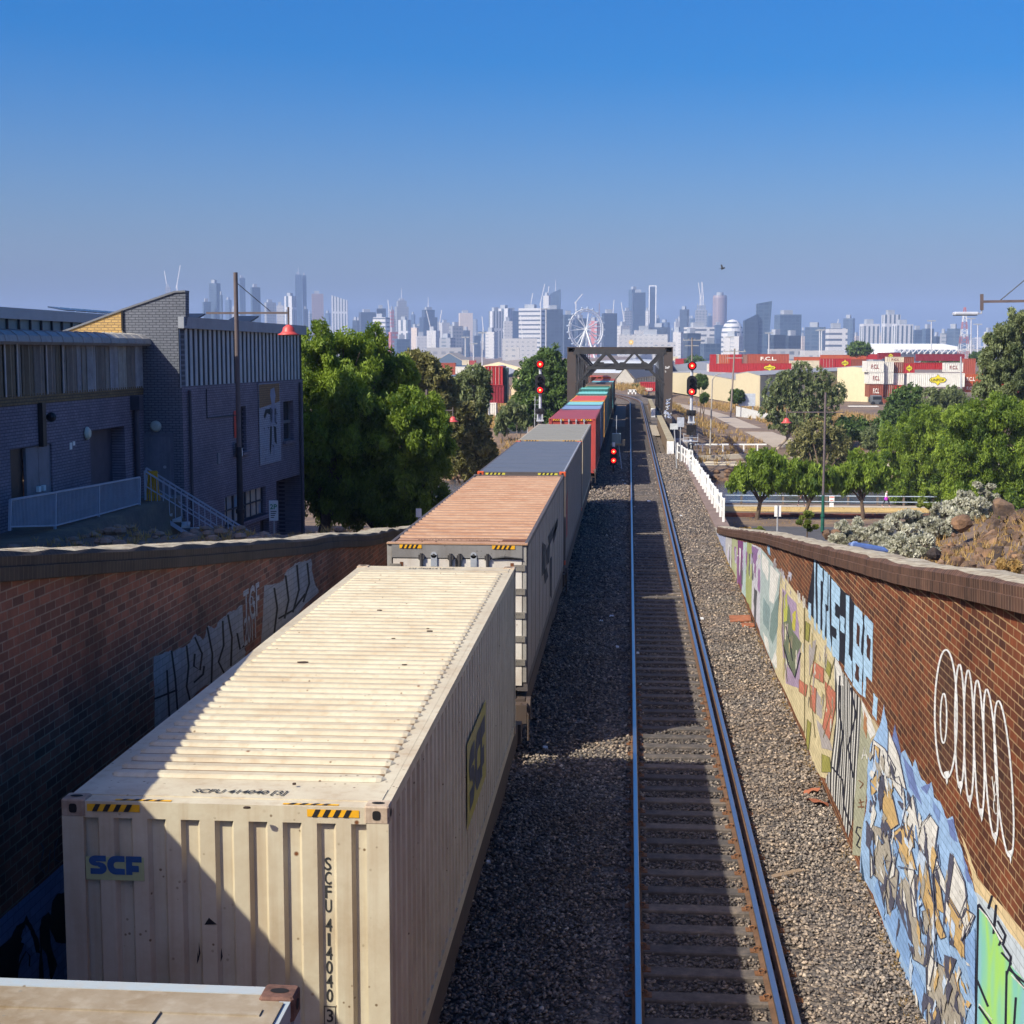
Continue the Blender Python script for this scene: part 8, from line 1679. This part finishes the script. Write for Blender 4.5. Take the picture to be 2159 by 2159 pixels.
T('C',1112,1190,500,'glass','hazy glass slab behind the dark low blocks',Y=4300); T('C',1195,1225,560,'glass','thin hazy tower left of the amber slim block',Y=4500); T('C',1336,1378,470,'glass','hazy tower left of the construction tower',Y=4400); T('C',1470,1512,450,'glass','hazy tower between construction tower and round tower',Y=4400); T('D',246,280,560,'glass','hazy tower left of the curved roof block',Y=4200); T('D',600,640,560,'glass','hazy stub right of the slim blue tower',Y=4000); T('D',1290,1330,640,'grey','grey stub left of the lattice mast',Y=3600); T('D',1455,1500,620,'glass','hazy stub behind the lattice mast',Y=3600)
# cranes
def crane(s, x0, y0, x1, y1, Y, label, mat=None):
    a, b_ = at(*px(s, x0, y0), Y), at(*px(s, x1, y1), Y); r = thing('tower_crane', label, 'crane', a); m = MB(); k = Y/3800*1.7; m.beam(a-Vector((0, 0, 45)), a, k*1.3); m.build('mast', mat or crane_m, r); m = MB(); m.beam(a, b_, k); m.beam(a, a+(a-b_)*.2, k*1.6); m.build('jib', mat or crane_m, r); return r
for q in (('A',1258,220,1240,110,4600,'leftmost tower crane over the grey gable'), ('A',1335,215,1360,70,4500,'white tower crane standing over the top of the grey gable'), ('B',1320,560,1285,412,2900,'white crane jib leaning left in front of the dark shouldered tower'), ('B',1385,500,1400,408,3000,'white crane jib left of the beige slab tower'), ('B',1002,400,994,330,3600,'faint crane left of the stepped grey tower'), ('C',215,345,245,210,3700,'tall crane left of the slant topped tower'), ('C',268,290,278,228,3700,'small crane beside the slant topped tower'), ('C',135,390,155,280,3600,'faint crane over the banded white tower'), ('C',480,345,530,285,3000,'crane with raised jib left above the big wheel'), ('C',845,500,822,350,2900,'crane with steep jib left of the tall dark slab'), ('C',760,430,768,330,3200,'pale crane right of the big wheel'), ('C',1418,300,1404,200,3800,'left crane on the tower under construction'), ('C',1440,300,1432,196,3800,'right crane on the tower under construction'), ('D',515,545,528,476,3300,'faint pink crane left of the slim blue tower'), ('C',75,600,62,450,2900,'crane with a white cab left of the banded white tower'), ('B',1712,540,1704,455,3000,'thin crane right of the beige slab tower')): crane(*q)
crane('C', 655, 545, 657, 355, 3000, 'brown lattice crane mast at the right rim of the big wheel', M('rust_lattice', (.20, .10, .07), .7))
# big observation wheel
WY = 2600; c0_ = at(*px('C', 557, 552), WY); rw_ = .2795*150/FPX*WY; sxw = .84
fw = thing('ferris_wheel', 'large white observation wheel on the skyline above the bridge', 'ferris wheel', (c0_.x, WY, -6)); wwm = M('wheel_white', (.72, .72, .68), .5)
def wp(a, rr, dy=0): return Vector((c0_.x+rr*math.cos(a)*sxw, WY+dy+rr*math.cos(a)*.5, c0_.z+rr*math.sin(a)))
for dy, rr in ((-2, 1), (2, 1), (0, .88)):
    m = MB(); m.tube([wp(2*math.pi*i/48, rw_*rr, dy) for i in range(49)], [.9]*49, 6); m.build('rim', wwm, fw)
m = MB()
for i in range(48): m.beam(wp(2*math.pi*i/48, rw_*1.0, -2), wp(2*math.pi*(i+.5)/48, rw_*.88), .7); m.beam(wp(2*math.pi*(i+.5)/48, rw_*.88), wp(2*math.pi*(i+1)/48, rw_, 2), .7)
m.build('rim_lattice', wwm, fw)
for k in range(7):
    a = 2*math.pi*k/7+.35; m = MB(); m.beam(wp(a, 2, -3), wp(a+.16, rw_*.9), 1.3); m.beam(wp(a, 2, 3), wp(a-.16, rw_*.9), 1.3); m.beam(wp(a+.35, 3), wp(a+.08, rw_*.55), .9); m.build('spoke', wwm, fw)
MB().cyl(wp(0, 0, -5), wp(0, 0, 5), 3.2, 3.2, 12).build('hub', wwm, fw)
for k in range(21): a = 2*math.pi*k/21; MB().ball(wp(a, rw_*1.07), 2.3, 8, 5, (1, 1.3, .9)).build('cabin', M('cabin_glass', (.32, .38, .44), .3) if k == 0 else bpy.data.materials['cabin_glass'], fw)
for s_ in (-1, 1):
    for dy in (-14, 14): MB().beam(wp(0, 0, dy*.3), Vector((c0_.x+s_*17, WY+dy, -6)), 2.6).build('leg', wwm, fw)
# yellow star sign
p = at(1080+.2795*897, 540+.2795*650, 1500); sg = thing('star_sign', 'yellow sun shaped sign on a pole above the bridge portal', 'sign', (p.x, 1500, -5)); MB().cyl((p.x, 1500.6, -5), (p.x, 1500.6, p.z), .5, .5, 8).build('pole', steel_grey, sg)
m = MB(); pts = [(p.x+r_*math.cos(a), 1500, p.z+r_*math.sin(a)) for i in range(18) for a, r_ in ((2*math.pi*i/18, 3.1 if i % 2 else 1.9),)]; m.prism(pts, (0, .5, 0)); m.build('sun_face', M('sun_yellow', (.80, .50, .06), .5, .05), sg); MB().lathe((p.x, 1499.9, p.z), [(0, -.1), (1.0, -.05), (1.15, .1)], 14, 'y').build('disc', M('sun_cream', (.85, .70, .35), .5, .05), sg)
# stadium
SY = 1500; a, b_ = at(1620+.2795*770, 540+.2795*680, SY), at(1620+.2795*1428, 540+.2795*682, SY); zb2 = at(1900, 540+.2795*738, SY).z
sd = thing('stadium', 'white stadium roof held by a row of slanting trusses', 'stadium', (a.x, SY, -5)); MB().prism([(a.x, SY, a.z), (b_.x, SY, b_.z), (b_.x-2, SY+60, b_.z+3), (a.x+6, SY+60, a.z+3)], (0, 0, -3.2)).build('roof', white_paint, sd)
for i in range(15): x = a.x+(b_.x-a.x)*(i+.2)/15; m = MB(); m.beam((x, SY, zb2), (x+4.5, SY, a.z-3), .8); m.beam((x+7, SY, zb2), (x+4.5, SY, a.z-3), .5); m.build('truss', wwm, sd)
MB().box(a.x-3, b_.x+6, SY+8, SY+60, -5, zb2+1.5).build('stand', FS['low'], sd); MB().ball((a.x+12, SY-20, zb2+1), 9, 14, 7, (1.3, 1, .55)).build('dome', white_paint, sd)
# flood light masts
for i, (s, x, yt, yb_, Y, lb) in enumerate((('D',1230,488,735,1400,'flood light mast left of the lattice mast'), ('D',1530,470,735,1300,'flood light mast just right of the lattice mast'), ('D',1580,514,735,1500,'flood light mast farthest right'), ('B',1706,578,815,900,'tall flood light mast left of the paired white towers'), ('B',1578,612,785,950,'white flood light mast below the beige slab tower'), ('B',1640,660,775,1100,'small flood light mast right of the white one'), ('C',255,398,690,1500,'pale mast in front of the slant topped tower'), ('D',388,560,760,1000,'left of two thin masts in front of the curved roof block'), ('D',402,555,760,1050,'right of two thin masts in front of the curved roof block'), ('D',5,580,740,1000,'thin mast at the foot of the leaning tower'), ('C',1640,610,830,700,'slim mast in front of the domed building'))):
    a, b_ = at(*px(s, x, yb_), Y), at(*px(s, x, yt), Y); r = thing('light_mast', lb, 'light mast', (a.x, Y, -5)); k = Y/1000; MB().cyl((a.x, Y, -5), b_, .45*k, .3*k, 8).build('pole', mast_m, r); m = MB(); m.beam(b_+Vector((-2.8*k, 0, 0)), b_+Vector((2.8*k, 0, 0)), .7*k, .8*k); m.beam(b_+Vector((0, -1.5*k, 0)), b_+Vector((0, 1.5*k, 0)), .5*k); m.build('lamp_frame', plant_m, r)
a = at(1620+.2795*1495, 545, 1350); r = thing('lattice_mast', 'red and white lattice mast behind the flat headed street light', 'mast', (a.x, 1350, -5)); zt = at(1620+.2795*1495, 540+.2795*385, 1350).z
for k in range(8):
    m = MB(); z0, z1 = -5+(zt+5)*k/8, -5+(zt+5)*(k+1)/8; w0, w1 = 5-4.4*k/8, 5-4.4*(k+1)/8
    for sx, sy in ((-1, -1), (1, -1), (1, 1), (-1, 1)): m.beam((a.x+sx*w0, 1350+sy*w0, z0), (a.x+sx*w1, 1350+sy*w1, z1), .4)
    for q in range(2):
        for s_ in (-1, 1): za, zb3 = z0+(z1-z0)*q/2, z0+(z1-z0)*(q+1)/2; wa = w0+(w1-w0)*q/2; m.beam((a.x-wa*s_, 1350-wa, za), (a.x+wa*s_, 1350-wa, zb3), .22)
    m.build('lattice', crane_r if k % 2 else wwm, r)
# bird
bp_ = at(1523, 566, 160); bird = MB(); bird.ball(bp_, .2, 8, 5, (1, .5, .45)); bird.ball(bp_+Vector((.2, 0, .06)), .09, 6, 4); bird.prism([bp_+Vector((-.1, 0, .05)), bp_+Vector((.1, 0, .05)), bp_+Vector((-.05, .1, .42)), bp_+Vector((-.18, .1, .36))], (0, .02, .02)); bird.prism([bp_+Vector((-.1, 0, .0)), bp_+Vector((.1, 0, .0)), bp_+Vector((-.1, -.15, -.22))], (0, .02, .02)); bird.prism([bp_+Vector((-.18, -.05, 0)), bp_+Vector((-.18, .05, 0)), bp_+Vector((-.36, .06, -.03)), bp_+Vector((-.36, -.06, -.03))], (0, 0, .02))
tag(bird.build('bird', M('bird_dark', (.03, .03, .035), .8)), 'small dark bird flying alone in the clear sky', 'bird')
# the air: pale haze over the whole place
hz_ = bpy.data.materials.new('haze_air'); hz_.use_nodes = True; t = hz_.node_tree; t.nodes.clear(); pv = t.nodes.new('ShaderNodeVolumePrincipled'); ou = t.nodes.new('ShaderNodeOutputMaterial')
pv.inputs['Color'].default_value = (.45, .62, .98, 1); pv.inputs['Density'].default_value = .00013; pv.inputs['Anisotropy'].default_value = -.12
t.links.new(pv.outputs[0], ou.inputs['Volume'])
struct(MB().box(-9100, 9100, -410, 9100, -11, 300).build('haze', hz_), 'stuff')
